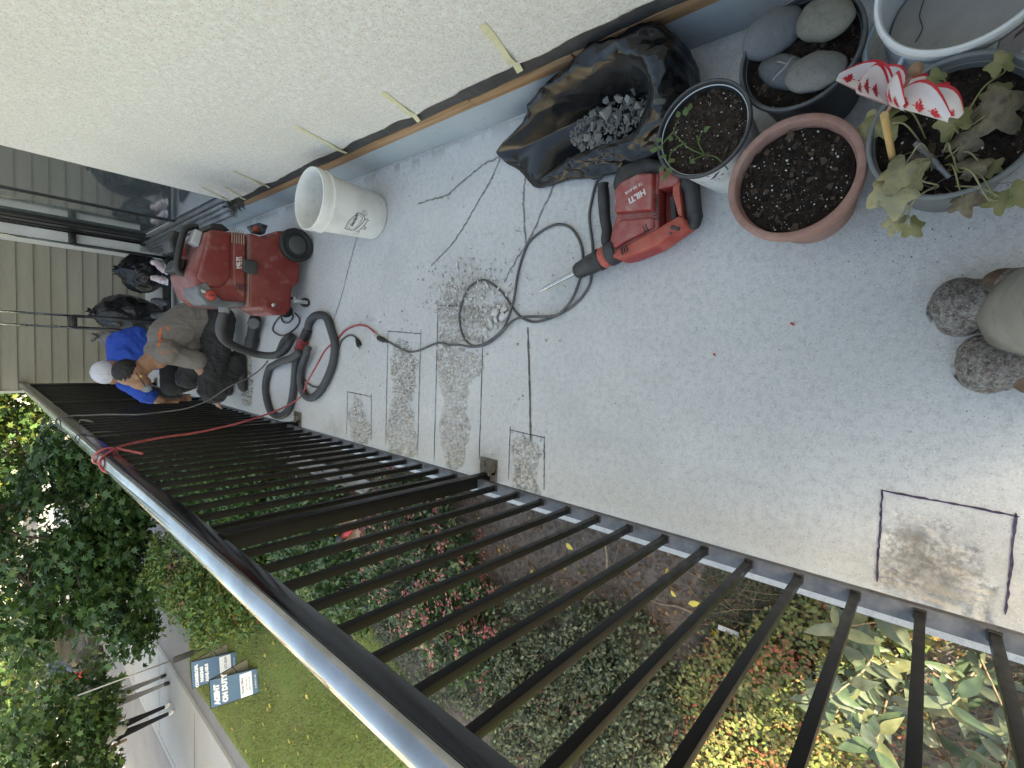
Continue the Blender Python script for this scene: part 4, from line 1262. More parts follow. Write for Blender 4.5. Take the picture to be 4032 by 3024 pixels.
def rings(prof, c, n=56, mat=None, name='pot', parent=None, **kw):
    return obj(name, G().lathe(prof, c, n, caps=False), mat, parent, smooth='auto', **kw)

def soil(parent, c, r, z, seed, mat, mound=.008, specks=150, chips_=70, spc=.0021):
    V, F = [], []
    nr, na = 34, 84
    P = []
    for i in range(nr + 1):
        for k in range(na):
            a = 2 * math.pi * k / na
            rr = r * i / nr
            P.append((c[0] + rr * math.cos(a), c[1] + rr * math.sin(a), 0))
    P = np.array(P)
    rad = np.hypot(P[:, 0] - c[0], P[:, 1] - c[1]) / r
    P[:, 2] = z + mound * (1 - rad ** 2) + (fbm(P * 55, 4, seed) - .5) * .024 + (fbm(P * 190, 2, seed + 5, ridge=True) - .5) * .006
    zf = lambda xx, yy: float((z + mound * (1 - ((xx - c[0]) ** 2 + (yy - c[1]) ** 2) / r ** 2)) + (fbm(np.array([[xx, yy, 0]]) * 55, 4, seed)[0] - .5) * .016)
    F = [(i * na + k, (i + 1) * na + k, (i + 1) * na + (k + 1) % na, i * na + (k + 1) % na) for i in range(nr) for k in range(na)]
    s = obj('soil', (P, F), mat, parent, smooth=True)
    r_ = random.Random(seed)
    for nm, cnt, sz, mt in (('perlite', specks, spc, PERL), ('bark_chips', chips_, .007, WOODCHIP)):
        g = G()
        for q in range(cnt):
            a, rr = r_.uniform(0, 6.28), r * .96 * math.sqrt(r_.random())
            xx, yy = c[0] + rr * math.cos(a), c[1] + rr * math.sin(a)
            V_, F_ = rock((xx, yy, zf(xx, yy) + sz * .4), sz * (.35 + 1.9 * r_.random() ** 3), q + seed * 1000, 7, .5 if nm == 'bark_chips' else .8)
            g.add(V_, F_)
        obj(nm, g, mt, s, kind='stuff', fixn=False)
    return s, zf

def pot(name, label, cat, c, rt, h, rb, mats, rimw=.012, thick=.004, soilz=.03, sm=SOILP, seed=1, rimh=.018, specks=150, group='pots and buckets by the stucco wall', chips_=70, body_rim=None):
    t = thing(name, label, cat, (c[0], c[1], 0), group)
    ri = rt - rimw
    wall_ = [(rb - .004, .0005), (rb, .006), (ri + (rb - ri) * .15, h * .8), (ri + .001, h - rimh)]
    inner = [(ri - thick, h - rimh - .001), (ri - thick - (ri - rb) * .2, h - .08), (rb - thick, .02), (0.0001, .018)]
    rings([(0.0001, .0005)] + wall_ + [(ri - thick, h - rimh - .0008)] + inner[1:], c, 64, mats[0], 'body', t)
    rr = []
    for k in range(9):
        a = math.pi * k / 8
        rr.append((ri + rimw * .5 + rimw * .5 * math.cos(a), h - .004 + .004 * math.sin(a)))
    rings([(ri + .0005, h - rimh)] + [(rt, h - rimh + .001)] + rr + [(ri - thick * .6, h - rimh)] + [(ri + .0005, h - rimh)], c, 64, mats[1], 'rim', t)
    rings([(ri - thick - .0006, h - rimh - .002), (ri - thick * 1.1 - .001 - (ri - rb) * .2, h - .085)], c, 64, mats[1], 'liner', t)
    s, zf = soil(t, c, ri - thick - .002, h - soilz, seed, sm, specks=specks, chips_=chips_)
    return t, zf

NP, nz_ = pot('nursery_pot', 'white nursery pot with a black rim and a wispy green seedling in dry soil', 'plant pot', (.588, .482, 0), .119, .262, .088, (POTWHT, POTBLK), rimw=.008, soilz=.028, sm=SOILD, seed=3, specks=230, rimh=.012)
wrap = lambda c, rb, rt, h, th0: (lambda X, Y, Z: ((lambda rr, a: (c[0] + rr * math.cos(a), c[1] + rr * math.sin(a), Y))(rb + (rt - rb) * Y / h + .0008 + Z, th0 + X / ((rb + rt) / 2))))
wn = wrap((.588, .482), .088, .111, .25, math.radians(-176))
PRINT = M('dark_print', (.035, .02, .045), .6)
PRINTG = M('grey_print', (.32, .34, .36), .6)
text('lettering', 'Z', .05, None, PRINT, NP, .0003, warp=lambda X, Y, Z: wn(X, Y + .190, Z), bold=.001)
g = G()
r = random.Random(2)
for q in range(34):
    X0, Y0_ = r.uniform(-.03, .10), r.choice((.176, .168, .160, .150)) + r.uniform(-.002, .002)
    L_ = r.uniform(.003, .009)
    g.add([wn(X0, Y0_, .0003), wn(X0 + L_, Y0_ + .001, .0003), wn(X0 + L_, Y0_ + .0045, .0003), wn(X0, Y0_ + .0035, .0003)], [(0, 1, 2, 3)])
obj('worn_print', g, PRINTG, NP, fixn=False, kind='stuff')

SP, sz_ = pot('stone_pot', 'black plastic pot holding four smooth grey river stones', 'plant pot', (.708, .277, 0), .126, .25, .095, (POTBLK, POTBLK), rimw=.009, soilz=.045, seed=4, specks=40, rimh=.016)
TP, tz_ = pot('terracotta_pot', 'terracotta coloured pot with a thick rounded rim full of dark bare soil', 'plant pot', (.429, .271, 0), .1385, .25, .10, (TERRA, TERRA), rimw=.0165, thick=.004, soilz=.030, seed=5, rimh=.03, specks=330, chips_=150)
WP, wz_ = pot('grey_pot', 'wide dark grey pot with withered yellowing leaves and a pinwheel', 'plant pot', (.470, .003, 0), .1345, .25, .10, (POTGRY, POTGRY), rimw=.010, soilz=.035, seed=6, specks=90, rimh=.02)

# river stones
def stone(c, rad, rot, seed, mat, label, tilt=(0, 0)):
    g = G().ell((0, 0, 0), rad, 40, 26)
    V = np.array(g.v)
    n = V / np.linalg.norm(V, axis=1)[:, None]
    V = V * (1 + (fbm(n * 1.7 + seed * 7, 3, seed)[:, None] - .5) * .22)
    R3 = Matrix.Rotation(rot, 3, 'Z') @ Matrix.Rotation(tilt[0], 3, 'X') @ Matrix.Rotation(tilt[1], 3, 'Y')
    V = V @ np.array(R3).T + np.array(c)
    o = obj('river_stone', (V, g.f), mat, None, smooth=True, fixn=False)
    return tag(o, label, 'stone', 'river stones in the black pot')
STN = lambda n, a, b: M(n, a, .62, var=[(b, 9, .4, .7), (tuple(v * .8 for v in a), 90, .5, .8)], bump=.2, bs=160, spk=[(60, .10, tuple(v * .5 for v in a))], spec=.35)
stone((.778, .338, .232), (.050, .068, .028), .45, 1, STN('stone_slate', (.105, .112, .122), (.14, .148, .16)), 'large bluish grey oval stone at the wall side of the black pot', (.1, -.25))
stone((.762, .232, .246), (.046, .060, .027), -.5, 2, STN('stone_olive', (.135, .135, .115), (.175, .172, .145)), 'olive grey stone with a pale worn edge resting on its neighbours', (-.12, -.1))
stone((.655, .243, .240), (.044, .062, .027), -.15, 3, STN('stone_warm', (.13, .132, .128), (.17, .168, .16)), 'plump grey stone with dark flecks at the railing side of the pot', (0, .15))
o4 = stone((.688, .312, .218), (.036, .064, .022), -.55, 4, STN('stone_veined', (.085, .093, .098), (.115, .122, .128)), 'dark flat stone with a pale vein wedged between the larger ones', (0, 0))
bv = BVHTree.FromPolygons([tuple(o4.matrix_basis @ v.co) for v in o4.data.vertices], [tuple(p.vertices) for p in o4.data.polygons])
def drape(bvh, pts2, w, zt=2.0, off=.0006):
    V, F = [], []
    for i, (xx, yy) in enumerate(pts2):
        a = Vector(pts2[min(i + 1, len(pts2) - 1)]) - Vector(pts2[max(i - 1, 0)])
        nrm = Vector((-a.y, a.x)).normalized() * w / 2
        for s_ in (1, -1):
            h = bvh.ray_cast(Vector((xx + s_ * nrm.x, yy + s_ * nrm.y, zt)), Vector((0, 0, -1)))
            V.append(tuple(h[0] + Vector((0, 0, off))) if h[0] else (xx + s_ * nrm.x, yy + s_ * nrm.y, .15))
        if i:
            F.append((2 * i - 2, 2 * i - 1, 2 * i + 1, 2 * i))
    return np.array(V), F
VEIN = M('stone_vein', (.26, .27, .26), .7)
for pts in ([(.712, .286), (.702, .296), (.692, .300), (.680, .312), (.668, .330)], [(.692, .300), (.700, .312), (.706, .322)]):
    P = [tuple(p)[:2] for p in spline([(a, b, 0) for a, b in pts], 5)]
    V, F = drape(bv, P, .0032)
    obj('vein', (V, F), VEIN, o4)

# seedling in the nursery pot
SEED = M('seedling_green', (.13, .20, .06), .5, trans=.3)
sd = thing('seedling', 'wispy green seedling trailing across the dry soil of the white nursery pot', 'plant', (.56, .50, .24), None)
for pts in ([(.529, .475, .238), (.548, .51, .262), (.576, .535, .275), (.594, .548, .272), (.622, .542, .268)], [(.560, .522, .268), (.545, .548, .275), (.520, .552, .280), (.497, .548, .278)], [(.594, .548, .272), (.578, .570, .272), (.562, .585, .268)], [(.53, .476, .238), (.556, .486, .262), (.578, .478, .262)], [(.529, .475, .24), (.515, .49, .265), (.512, .503, .262)], [(.48, .415, .24), (.51, .44, .256), (.529, .475, .24)]):
    P = spline(pts, 6)
    obj('stem', G().tube(P, [.0022 - .0012 * i / len(P) for i in range(len(P))], 6), SEED, sd, smooth=True)
r = random.Random(12)
GLF = M('seedling_leaf', (.085, .15, .045), .5, var=(.13, .19, .07), vs=60, trans=.3)
lp = [(.629, .538, .268), (.627, .519, .27), (.64, .512, .266), (.58, .578, .273), (.56, .591, .27), (.559, .573, .274), (.533, .559, .28), (.519, .535, .283), (.508, .565, .282), (.488, .556, .28), (.496, .541, .28), (.517, .504, .264), (.579, .475, .263), (.566, .492, .264), (.572, .546, .277), (.505, .553, .276)]
lm = []
for s_ in range(3):
    V, F = bigleaf(s_ + 3)
    V = [(v[0] * 1.9, v[1], v[2]) for v in V]
    me = rawmesh('leaf', V, F, True)
    me.materials.append(GLF)
    lm.append(me)
for p in lp:
    o = bpy.data.objects.new('leaf', r.choice(lm))
    COL.objects.link(o)
    _place(o, p, sd)
    d = Vector((p[0] - .56 + r.uniform(-.03, .03), p[1] - .52 + r.uniform(-.03, .03), r.uniform(-.01, .03))).normalized()
    o.rotation_euler = d.to_track_quat('Y', 'Z').to_euler()
    o.scale = [r.uniform(.017, .026)] * 3

# withered plant
WLM = [M('withered_leaf_a', (.40, .36, .19), .7, var=[((.27, .27, .17), 26, .42, .62), ((.15, .13, .11), 45, .58, .75)], trans=.2, bump=.3, bs=150),
       M('withered_leaf_b', (.17, .14, .105), .8, var=[((.30, .26, .16), 30, .4, .7), ((.09, .07, .055), 55, .5, .75)], trans=.15, bump=.3, bs=150),
       M('withered_leaf_c', (.20, .21, .085), .65, var=[((.30, .27, .13), 28, .4, .7)], trans=.25, bump=.25, bs=150)]
wp = thing('withered_plant', 'withered trailing plant with lobed yellow and brown leaves in the grey pot', 'plant', (.45, .02, .2))
def lobed(seed, curl=.35):
    r = random.Random(seed)
    V, F = [(0, .42, 0)], []
    na, nr = 40, 4
    ph = r.uniform(-.2, .2)
    for i in range(1, nr + 1):
        for k in range(na):
            a = 2 * math.pi * k / na
            d = .46 + .10 * math.cos(5 * (a - math.pi / 2) + ph) + .05 * math.cos(3 * a + seed) + .02 * math.cos(11 * a)
            if abs(a - 1.5 * math.pi) < .30:
                d *= .45 + .55 * abs(a - 1.5 * math.pi) / .30
            rr = d * i / nr
            xx, yy = rr * math.cos(a), .42 + rr * math.sin(a)
            zz = curl * (-(rr ** 2) * (1.0 + .8 * math.sin(2 * a + seed))) + .05 * math.sin(9 * xx + seed) * math.sin(8 * yy) * i / nr + .02 * r.uniform(-1, 1) * (i == nr)
            V.append((xx, yy, zz))
    for k in range(na):
        F.append((0, 1 + k, 1 + (k + 1) % na))
    for i in range(nr - 1):
        for k in range(na):
            F.append((1 + i * na + k, 1 + (i + 1) * na + k, 1 + (i + 1) * na + (k + 1) % na, 1 + i * na + (k + 1) % na))
    return np.array(V), F
# position of the leaf stalk end, heading (deg), size, up-tilt, material, curl
WLV = [((.425, .060, .262), 158, .072, .15, 0, .5), ((.372, .050, .262), 110, .076, -.1, 0, .5), ((.525, .085, .245), 130, .060, .1, 2, .4), ((.505, .105, .24), 80, .052, .0, 0, .4), ((.462, -.018, .25), -60, .078, .15, 1, .9),
       ((.452, -.006, .258), 20, .05, .3, 2, .5), ((.420, .000, .245), -40, .050, .1, 1, .9), ((.385, -.012, .240), -70, .045, .0, 1, .9), ((.350, -.016, .245), 200, .046, .2, 1, 1.0), ((.325, -.055, .250), 250, .040, -.1, 2, .5), ((.318, -.072, .245), -70, .044, .2, 2, .4),
       ((.322, .075, .215), 160, .038, -.3, 0, .5), ((.310, .060, .215), 215, .038, -.2, 2, .6), ((.545, -.060, .255), 20, .035, .3, 2, .3), ((.50, -.055, .22), 10, .045, .1, 2, .3), ((.395, -.045, .225), 240, .03, .1, 2, .3), ((.56, .02, .25), 75, .034, .3, 2, .2), ((.40, .035, .23), 20, .05, .1, 1, 1.0)]
for i, (p, hd, s_, tl, mi, cu) in enumerate(WLV):
    V, F = lobed(i + 2, cu * 1.5)
    a = math.radians(hd)
    d = Vector((math.cos(a), math.sin(a), tl)).normalized()
    R3 = d.to_track_quat('Y', 'Z').to_matrix()
    V = (V * s_ * 1.15) @ np.array(R3).T + np.array(p)
    obj('leaf', (V, F), WLM[mi], wp, smooth=True)
    b = (.435 + .3 * (p[0] - .435), .02 + .3 * (p[1] - .02), .216)
    mid = ((b[0] + p[0]) / 2 + .01, (b[1] + p[1]) / 2, max(b[2], p[2]) + .018)
    obj('stem', G().tube(spline([b, mid, p, tuple(Vector(p) + d * s_ * .4)], 5), .0016, 6), WLM[2] if i % 3 else WLM[0], wp, smooth=True)
for pts in ([(.366, .02, .235), (.345, .045, .25), (.325, .06, .24), (.318, .07, .22)], [(.36, -.01, .235), (.345, -.045, .252), (.325, -.07, .25)], [(.40, .055, .225), (.375, .04, .25), (.365, .015, .235), (.36, .035, .23)]):
    obj('stem', G().tube(spline(pts, 6), .0017, 6), WLM[0], wp, smooth=True)
for k in range(14):
    r = random.Random(k)
    p = Vector((.40 + r.uniform(-.06, .05), .0 + r.uniform(-.07, .07), .218))
    q = p + Vector((r.uniform(-.05, .05), r.uniform(-.05, .05), r.uniform(0, .02)))
    obj('root_fibre', G().tube(spline([p, (p + q) / 2 + Vector((r.uniform(-.02, .02), r.uniform(-.02, .02), .012)), q], 5), .0007, 4), WLM[1], wp, smooth=True)
pen = thing('grey_stake', 'short ribbed grey plastic stake lying on the soil of the grey pot', 'stake', (.425, .03, .22))
P = [Vector((.459, .057, .232)) + (Vector((.380, .000, .228)) - Vector((.459, .057, .232))) * k / 24 for k in range(25)]
obj('shaft', G().tube(P, [.0058 + (.0012 if k in (2, 4, 6, 15, 17) else 0) - .0012 * (k > 14) for k in range(25)], 12), M('stake_grey', (.24, .245, .25), .5, var=(.17, .17, .17), vs=60), pen, smooth=True)

# pinwheel
pw = thing('pinwheel', 'red and white maple leaf pinwheel on a wooden dowel stuck in the grey pot', 'pinwheel', (.4395, .092, .2))
DOWEL = M('pale_dowel', (.56, .38, .17), .6, var=(.48, .31, .13), vs=20, stretch=(4, 4, .5))
obj('dowel', G().tube([(.4400, .092, .19), (.4370, .0925, .452)], .0062, 14), DOWEL, pw, smooth='auto')
hubA, hubB = Vector((.439, .092, .447)), Vector((.489, .054, .474))
ax = (hubB - hubA).normalized()
obj('axle', G().tube([hubA - ax * .004, hubB], .0028, 8), M('axle_wood', (.36, .19, .13), .6), pw, smooth='auto')
obj('bead', G().ell(hubB, (.0105, .0105, .0095)), M('bead_wood', (.34, .22, .13), .45, var=(.27, .16, .09), vs=30), pw, smooth=True)
e1 = ax.cross(Vector((0, 0, 1))).normalized()
e2 = e1.cross(ax).normalized()
if e2.z < 0:
    e2 = -e2
hc = hubA + ax * .026
BW = M('pinwheel_white', (.80, .77, .80), .35, trans=.35)
BRD = M('pinwheel_red', (.62, .035, .05), .35, trans=.25)
ML = [(0, 1), (.14, .62), (.36, .74), (.30, .36), (.66, .44), (.58, .22), (.82, .06), (.36, -.22), (.40, -.36), (.06, -.30), (.05, -.75), (-.05, -.75), (-.06, -.30), (-.40, -.36), (-.36, -.22), (-.82, .06), (-.58, .22), (-.66, .44), (-.30, .36), (-.36, .74), (-.14, .62)]
NB = 8
for kb in range(NB):
    th0 = 2 * math.pi * kb / NB + .25
    Rb = .100
    def S(u, v, off=0.0, th0=th0, Rb=Rb):
        # u out from the hub, v across the strip; the leading lip rolls forward towards the bead
        er = e1 * math.cos(th0) + e2 * math.sin(th0)
        et = -e1 * math.sin(th0) + e2 * math.cos(th0)
        w_ = .056 * math.sin(math.pi * (.10 + .84 * u)) ** .8
        k_ = math.sin(math.pi * min(1, .12 + .80 * u))
        return hc + er * (Rb * (.04 + .96 * u) * (1 - .16 * v * (1 - u))) + et * (w_ * (math.sin(1.9 * v) * .72 - .12)) + ax * (.046 * k_ * (1 - math.cos(1.9 * v)) * .75 - .012 + .010 * u + off)
    nu, nv = 10, 10
    V = [S(i / nu, j / nv * .93) for i in range(nu + 1) for j in range(nv + 1)]
    F = [(i * (nv + 1) + j, (i + 1) * (nv + 1) + j, (i + 1) * (nv + 1) + j + 1, i * (nv + 1) + j + 1) for i in range(nu) for j in range(nv)]
    bl_ = obj('blade', (np.array([tuple(v) for v in V]), F), BW, pw, smooth=True)
    V = [S(i / nu, .93 + j / 3 * .07) for i in range(nu + 1) for j in range(4)]
    F = [(i * 4 + j, (i + 1) * 4 + j, (i + 1) * 4 + j + 1, i * 4 + j + 1) for i in range(nu) for j in range(3)]
    obj('red_border', (np.array([tuple(v) for v in V]), F), BRD, bl_, smooth=True)
    V = [S(i / nu, .02 + j / 2 * .07, .0005) for i in range(nu + 1) for j in range(3)] 
    obj('red_border', (np.array([tuple(v) for v in V]), [(i * 3 + j, (i + 1) * 3 + j, (i + 1) * 3 + j + 1, i * 3 + j + 1) for i in range(nu) for j in range(2)]), BRD, bl_, smooth=True)
    for (uu, vv, s_) in ((.80, .44, .15), (.54, .44, .15), (.28, .44, .14)):
        for off in (.0006, -.0006):
            c_ = S(uu, vv, off)
            V = [c_] + [S(uu + a * s_ * .85, vv + b * s_ * 1.7, off) for b, a in ML]
            obj('maple_print', (np.array([tuple(v) for v in V]), [(0, 1 + i, 1 + (i + 1) % 21) for i in range(21)]), BRD, bl_)

# tall white pail by the wall
wb = thing('white_pail', 'large white plastic pail with a teal label and grey sludge dried inside', 'bucket', (.742, .006, 0), 'pots and buckets by the stucco wall')
PAILW = M('pail_white', (.74, .77, .79), .35, var=(.66, .69, .72), vs=9, coat=.1)
RBp, RTp, Hp = .123, .134, .262
cpl = (.742, .006, 0)
rings([(0.0001, .001), (RBp - .005, .001), (RBp, .006), (RTp - .004, Hp - .04), (RTp - .002, Hp - .036), (RTp + .001, Hp - .030), (RTp - .001, Hp - .022), (RTp + .003, Hp - .016), (RTp + .003, Hp - .006), (RTp + .001, Hp), (RTp - .004, Hp + .0005), (RTp - .008, Hp - .004), (RTp - .0095, Hp - .02), (RBp - .004, .05), (0.0001, .045)], cpl, 72, PAILW, 'body', wb)
g = G()
P = []
for i in range(13):
    for k in range(48):
        a = 2 * math.pi * k / 48
        P.append((cpl[0] + .117 * i / 12 * math.cos(a), cpl[1] + .117 * i / 12 * math.sin(a), 0))
P = np.array(P)
P[:, 2] = .118 + (fbm(P * 18, 4, 9) - .5) * .014
obj('sludge', (P, [(i * 48 + k, (i + 1) * 48 + k, (i + 1) * 48 + (k + 1) % 48, i * 48 + (k + 1) % 48) for i in range(12) for k in range(48)]),
    M('dried_sludge', (.30, .29, .27), .7, var=[((.36, .35, .33), 14, .4, .7), ((.17, .16, .145), 40, .62, .8)], bump=.2, bs=90), wb, smooth=True)
obj('crack_line', G().tube(spline([(.80, .07, .1215), (.77, .075, .1215), (.74, .068, .122), (.715, .078, .122)], 6), .0012, 4), WOODCHIP, wb)
wl = wrap((.742, .006), RBp, RTp - .003, .225, math.radians(-200))
def patch(nm, x0, x1, y0, y1, mat, parent, off=.0004, f=None, n=14):
    f = f or wl
    V = [f(x0 + (x1 - x0) * i / n, yv, off) for i in range(n + 1) for yv in (y0, y1)]
    return obj(nm, (np.array(V), [(2 * i, 2 * i + 2, 2 * i + 3, 2 * i + 1) for i in range(n)]), mat, parent, smooth=True)
TEAL = M('label_teal', (.03, .27, .33), .4)
lb = patch('label', -.02, .10, .07, .215, M('label_white', (.70, .73, .76), .4), wb)
patch('teal_band', -.02, .10, .085, .165, TEAL, lb, .0008)
patch('grey_panel', .102, .20, .07, .215, M('label_grey', (.36, .34, .36), .45), lb, .0006)
patch('maroon_stripe', .125, .20, .178, .195, M('label_maroon', (.12, .04, .06), .45), lb, .001)
for k in range(2):
    patch('black_square', .165 + .035 * k, .18 + .035 * k, .19, .205, PRINT, lb, .0014, n=3)
g = G()
r = random.Random(8)
for q in range(16):
    X0, Y0_ = .01 + .011 * (q % 8), .185 - .03 * (q // 8)
    L_ = r.uniform(.006, .010)
    g.add([wl(X0, Y0_, .0011), wl(X0 + L_, Y0_, .0011), wl(X0 + L_, Y0_ + .007, .0011), wl(X0, Y0_ + .007, .0011)], [(0, 1, 2, 3)])
obj('worn_print', g, PRINT, lb, fixn=False, kind='stuff')
obj('handle', G().tube(spline([(.735, .140, .215), (.700, .158, .20), (.660, .155, .188), (.632, .138, .185), (.622, .118, .19), (.634, .098, .20), (.648, .090, .21)], 6), .0055, 8), M('pail_handle', (.42, .50, .53), .35), wb, smooth=True)

# ------------------------------------------------------------------ white mixing bucket
bk = thing('white_bucket', 'scuffed white plastic bucket with a black line logo standing by the wall beyond the bag', 'bucket', (.713, 2.345, 0), 'pots and buckets by the stucco wall')
BKW = M('bucket_white', (.78, .765, .72), .48, var=[((.60, .585, .54), 5, .45, .7), ((.50, .48, .43), 16, .6, .78)], spk=[(14, .035, (.42, .41, .38))])
cb_ = (.713, 2.345, 0)
RB, RT, HB = .121, .146, .372
rings([(0.0001, .002), (RB - .012, .002), (RB - .004, .004), (RB, .013), (RT - .007, HB - .075), (RT + .002, HB - .073), (RT + .003, HB - .060), (RT - .004, HB - .058), (RT - .003, HB - .032), (RT + .004, HB - .030), (RT + .005, HB - .012), (RT + .003, HB), (RT - .002, HB + .001), (RT - .005, HB - .004), (RT - .007, HB - .05), (RB - .004, .012), (0.0001, .010)], cb_, 80, BKW, 'body', bk)
obj('handle_stud', G().lathe([(.0001, .008), (.012, .008), (.016, 0), (.016, -.008)], (.713 + .15, 2.345, HB - .09), 16, Matrix.Rotation(math.pi / 2, 4, 'Y')), BKW, bk, smooth=True)
wb_ = wrap(cb_, RB, RT - .007, HB - .075, math.radians(-128))
BKINK = M('bucket_ink', (.03, .03, .032), .6)
BKINK2 = M('bucket_thin_ink', (.22, .215, .20), .6)
def stroke(nm, pts, w, mat, closed=False):
    P = list(pts) + ([pts[0]] if closed else [])
    Q = []
    for a, b in zip(P[:-1], P[1:]):
        for k in range(6):
            Q.append((a[0] + (b[0] - a[0]) * k / 6, a[1] + (b[1] - a[1]) * k / 6))
    Q.append(P[-1])
    V, F = [], []
    for i, q in enumerate(Q):
        d = Vector(Q[min(i + 1, len(Q) - 1)]) - Vector(Q[max(i - 1, 0)])
        n_ = Vector((-d.y, d.x)).normalized() * w / 2
        V += [wb_(q[0] + n_.x, q[1] + n_.y, .0004), wb_(q[0] - n_.x, q[1] - n_.y, .0004)]
        if i:
            F.append((2 * i - 2, 2 * i - 1, 2 * i + 1, 2 * i))
    return obj(nm, (np.array(V), F), mat, bk)
sm_ = lambda pts: [tuple(p)[:2] for p in spline([(a, b, 0) for a, b in pts], 5)]
# logo frame: x to the reader's right, y up the bucket
stroke('logo_line', [(-.052, .215), (-.005, .216), (.014, .204), (.040, .184), (.046, .176), (.042, .152), (.034, .140), (.020, .132), (-.045, .158), (-.053, .163), (-.056, .172), (-.052, .215)], .0030, BKINK)
stroke('logo_line', [(-.046, .206), (-.006, .207), (.034, .178), (.036, .168), (.030, .148), (-.043, .168), (-.047, .178), (-.046, .206)], .0016, BKINK2)
stroke('logo_line', sm_([(-.043, .196), (-.015, .183), (.012, .177), (.036, .176)]), .0017, BKINK2)
stroke('logo_line', sm_([(-.048, .168), (-.015, .152), (.010, .148), (.030, .147)]), .0017, BKINK2)
stroke('logo_line', sm_([(.020, .132), (.026, .126), (.022, .121), (.032, .117)]), .0024, BKINK)
stroke('logo_line', sm_([(-.050, .151), (-.057, .149), (-.060, .143), (-.053, .142)]), .0018, BKINK2)
stroke('logo_line', [(-.050, .138), (.012, .118)], .0026, BKINK)
stroke('logo_line', sm_([(.012, .118), (.020, .113), (.024, .106)]), .0028, BKINK)
stroke('logo_line', sm_([(-.050, .138), (-.058, .136), (-.060, .130), (-.052, .129)]), .0024, BKINK)
stroke('logo_line', [(-.036, .134), (-.028, .118), (-.018, .116), (-.004, .123)], .0020, BKINK)
stroke('logo_line', [(.052 + .013 * math.cos(a), .142 + .017 * math.sin(a)) for a in np.linspace(0, 6.28, 16)], .0016, BKINK2)
for q in range(5):
    stroke('logo_line', [(.044 + .004 * q, .132 + .002 * q), (.043 + .004 * q, .150 + .001 * q)], .0012, BKINK2)
def slant(x0, y0, ang, s_):
    ca, sa = math.cos(ang), math.sin(ang)
    return lambda X, Y, Z: wb_(x0 + s_ * (X * ca - Y * sa), y0 + s_ * (X * sa + Y * ca), .0004 + max(Z, 0))
text('lettering', 'Sempio', 1.0, None, BKINK, bk, .0004, warp=slant(-.030, .184, -.10, .024), bold=.018, shear=.25)
text('lettering', '샘표', 1.0, None, BKINK2, bk, .0004, warp=slant(-.038, .108, -.14, .012))

# ------------------------------------------------------------------ open black bag of rubble
BAGP = M('black_bag_film', (.0075, .0075, .008), .22, spec=.5, rvar=.06, vs=12)
bag = thing('rubble_bag', 'open black plastic rubbish bag slumped against the wall and filled with broken concrete', 'rubbish bag', (.78, .9, 0))
out = [(.825, 1.40), (.735, 1.29), (.655, 1.20), (.650, 1.05), (.636, .90), (.634, .74), (.68, .62), (.76, .585), (.86, .60), (.935, .70), (.945, .90), (.930, 1.05), (.885, 1.22)]
hin = [.018, .012, .015, .060, .085, .10, .16, .235, .285, .275, .255, .20, .10]
mou = [(.812, 1.385), (.735, 1.285), (.668, 1.205), (.700, 1.03), (.695, .90), (.700, .76), (.735, .70), (.785, .685), (.825, .72), (.848, .79), (.858, .88), (.86, 1.02), (.845, 1.20)]
mh = [.060, .010, .030, .075, .10, .115, .15, .165, .175, .18, .185, .165, .125]
bot = [(.80, 1.30), (.735, 1.27), (.690, 1.18), (.715, 1.02), (.715, .90), (.72, .79), (.74, .74), (.785, .72), (.81, .75), (.825, .80), (.83, .88), (.83, 1.0), (.82, 1.15)]
NA = 156
def loop(pts, per):
    n = len(pts)
    o = []
    for i in range(n):
        a, b, c, d = [Vector(pts[(i + k) % n]) for k in (-1, 0, 1, 2)]
        for k in range(per):
            t = k / per
            o.append(0.5 * ((2 * b) + (c - a) * t + (2 * a - 5 * b + 4 * c - d) * t * t + (3 * b - a - 3 * c + d) * t ** 3))
    return o
L_out = loop([(a, b, h) for (a, b), h in zip(out, hin)], 24)
L_mou = loop([(a, b, h) for (a, b), h in zip(mou, mh)], 24)
L_bot = loop([(a, b, .035) for a, b in bot], 24)
NA = len(L_out)
cen = Vector((.775, .86, .05))
V = []
prof_n = 0
rowsP = []
for t in np.linspace(0, 1, 17):      # skirt from the floor up to the shoulder
    row = []
    for o in L_out:
        bul = math.sin(math.pi * t * .8) * .018
        d = (o - cen)
        d.z = 0
        d.normalize()
        p = Vector((o.x, o.y, .002 + (o.z * .82) * t ** .75))
        p += d * (bul - .022 * max(0, t - .45))
        row.append(p)
    rowsP.append(row)
for t in np.linspace(.05, 1, 29):      # shoulder in to the mouth
    row = []
    for o, m_ in zip(L_out, L_mou):
        a = rowsP[16][len(row)]
        p = a.lerp(m_, t)
        p.z = a.z * (1 - t) + m_.z * t + math.sin(math.pi * t) * (o.z * .20)
        row.append(p)
    rowsP.append(row)
for t in np.linspace(.08, 1, 16):      # down inside
    row = []
    for m_, b in zip(L_mou, L_bot):
        p = m_.lerp(b, t)
        p.z = m_.z * (1 - t) + b.z * t
        row.append(p)
    rowsP.append(row)
P = np.array([tuple(p) for row in rowsP for p in row])
W1 = P.copy()
warpn = np.stack([fbm(P * 6, 3, 91), fbm(P * 6, 3, 92), fbm(P * 6, 3, 93)], 1) * .10
def worley(Q, n, seed):
    # distance to the nearest of n scattered folds: bowls that meet in sharp creases
    rr_ = np.random.default_rng(seed)
    C_ = Q[rr_.integers(0, len(Q), n)] + rr_.normal(0, .01, (n, 3))
    best = np.full(len(Q), 9e9)
    for c_ in C_:
        best = np.minimum(best, ((Q - c_) ** 2).sum(1))
    return np.sqrt(best)
f1 = worley((P + warpn) * np.array([1.0, .62, 1.1]), 95, 5)
f2 = worley((P + warpn * .7) * np.array([1.1, .55, 1.0]), 420, 6)
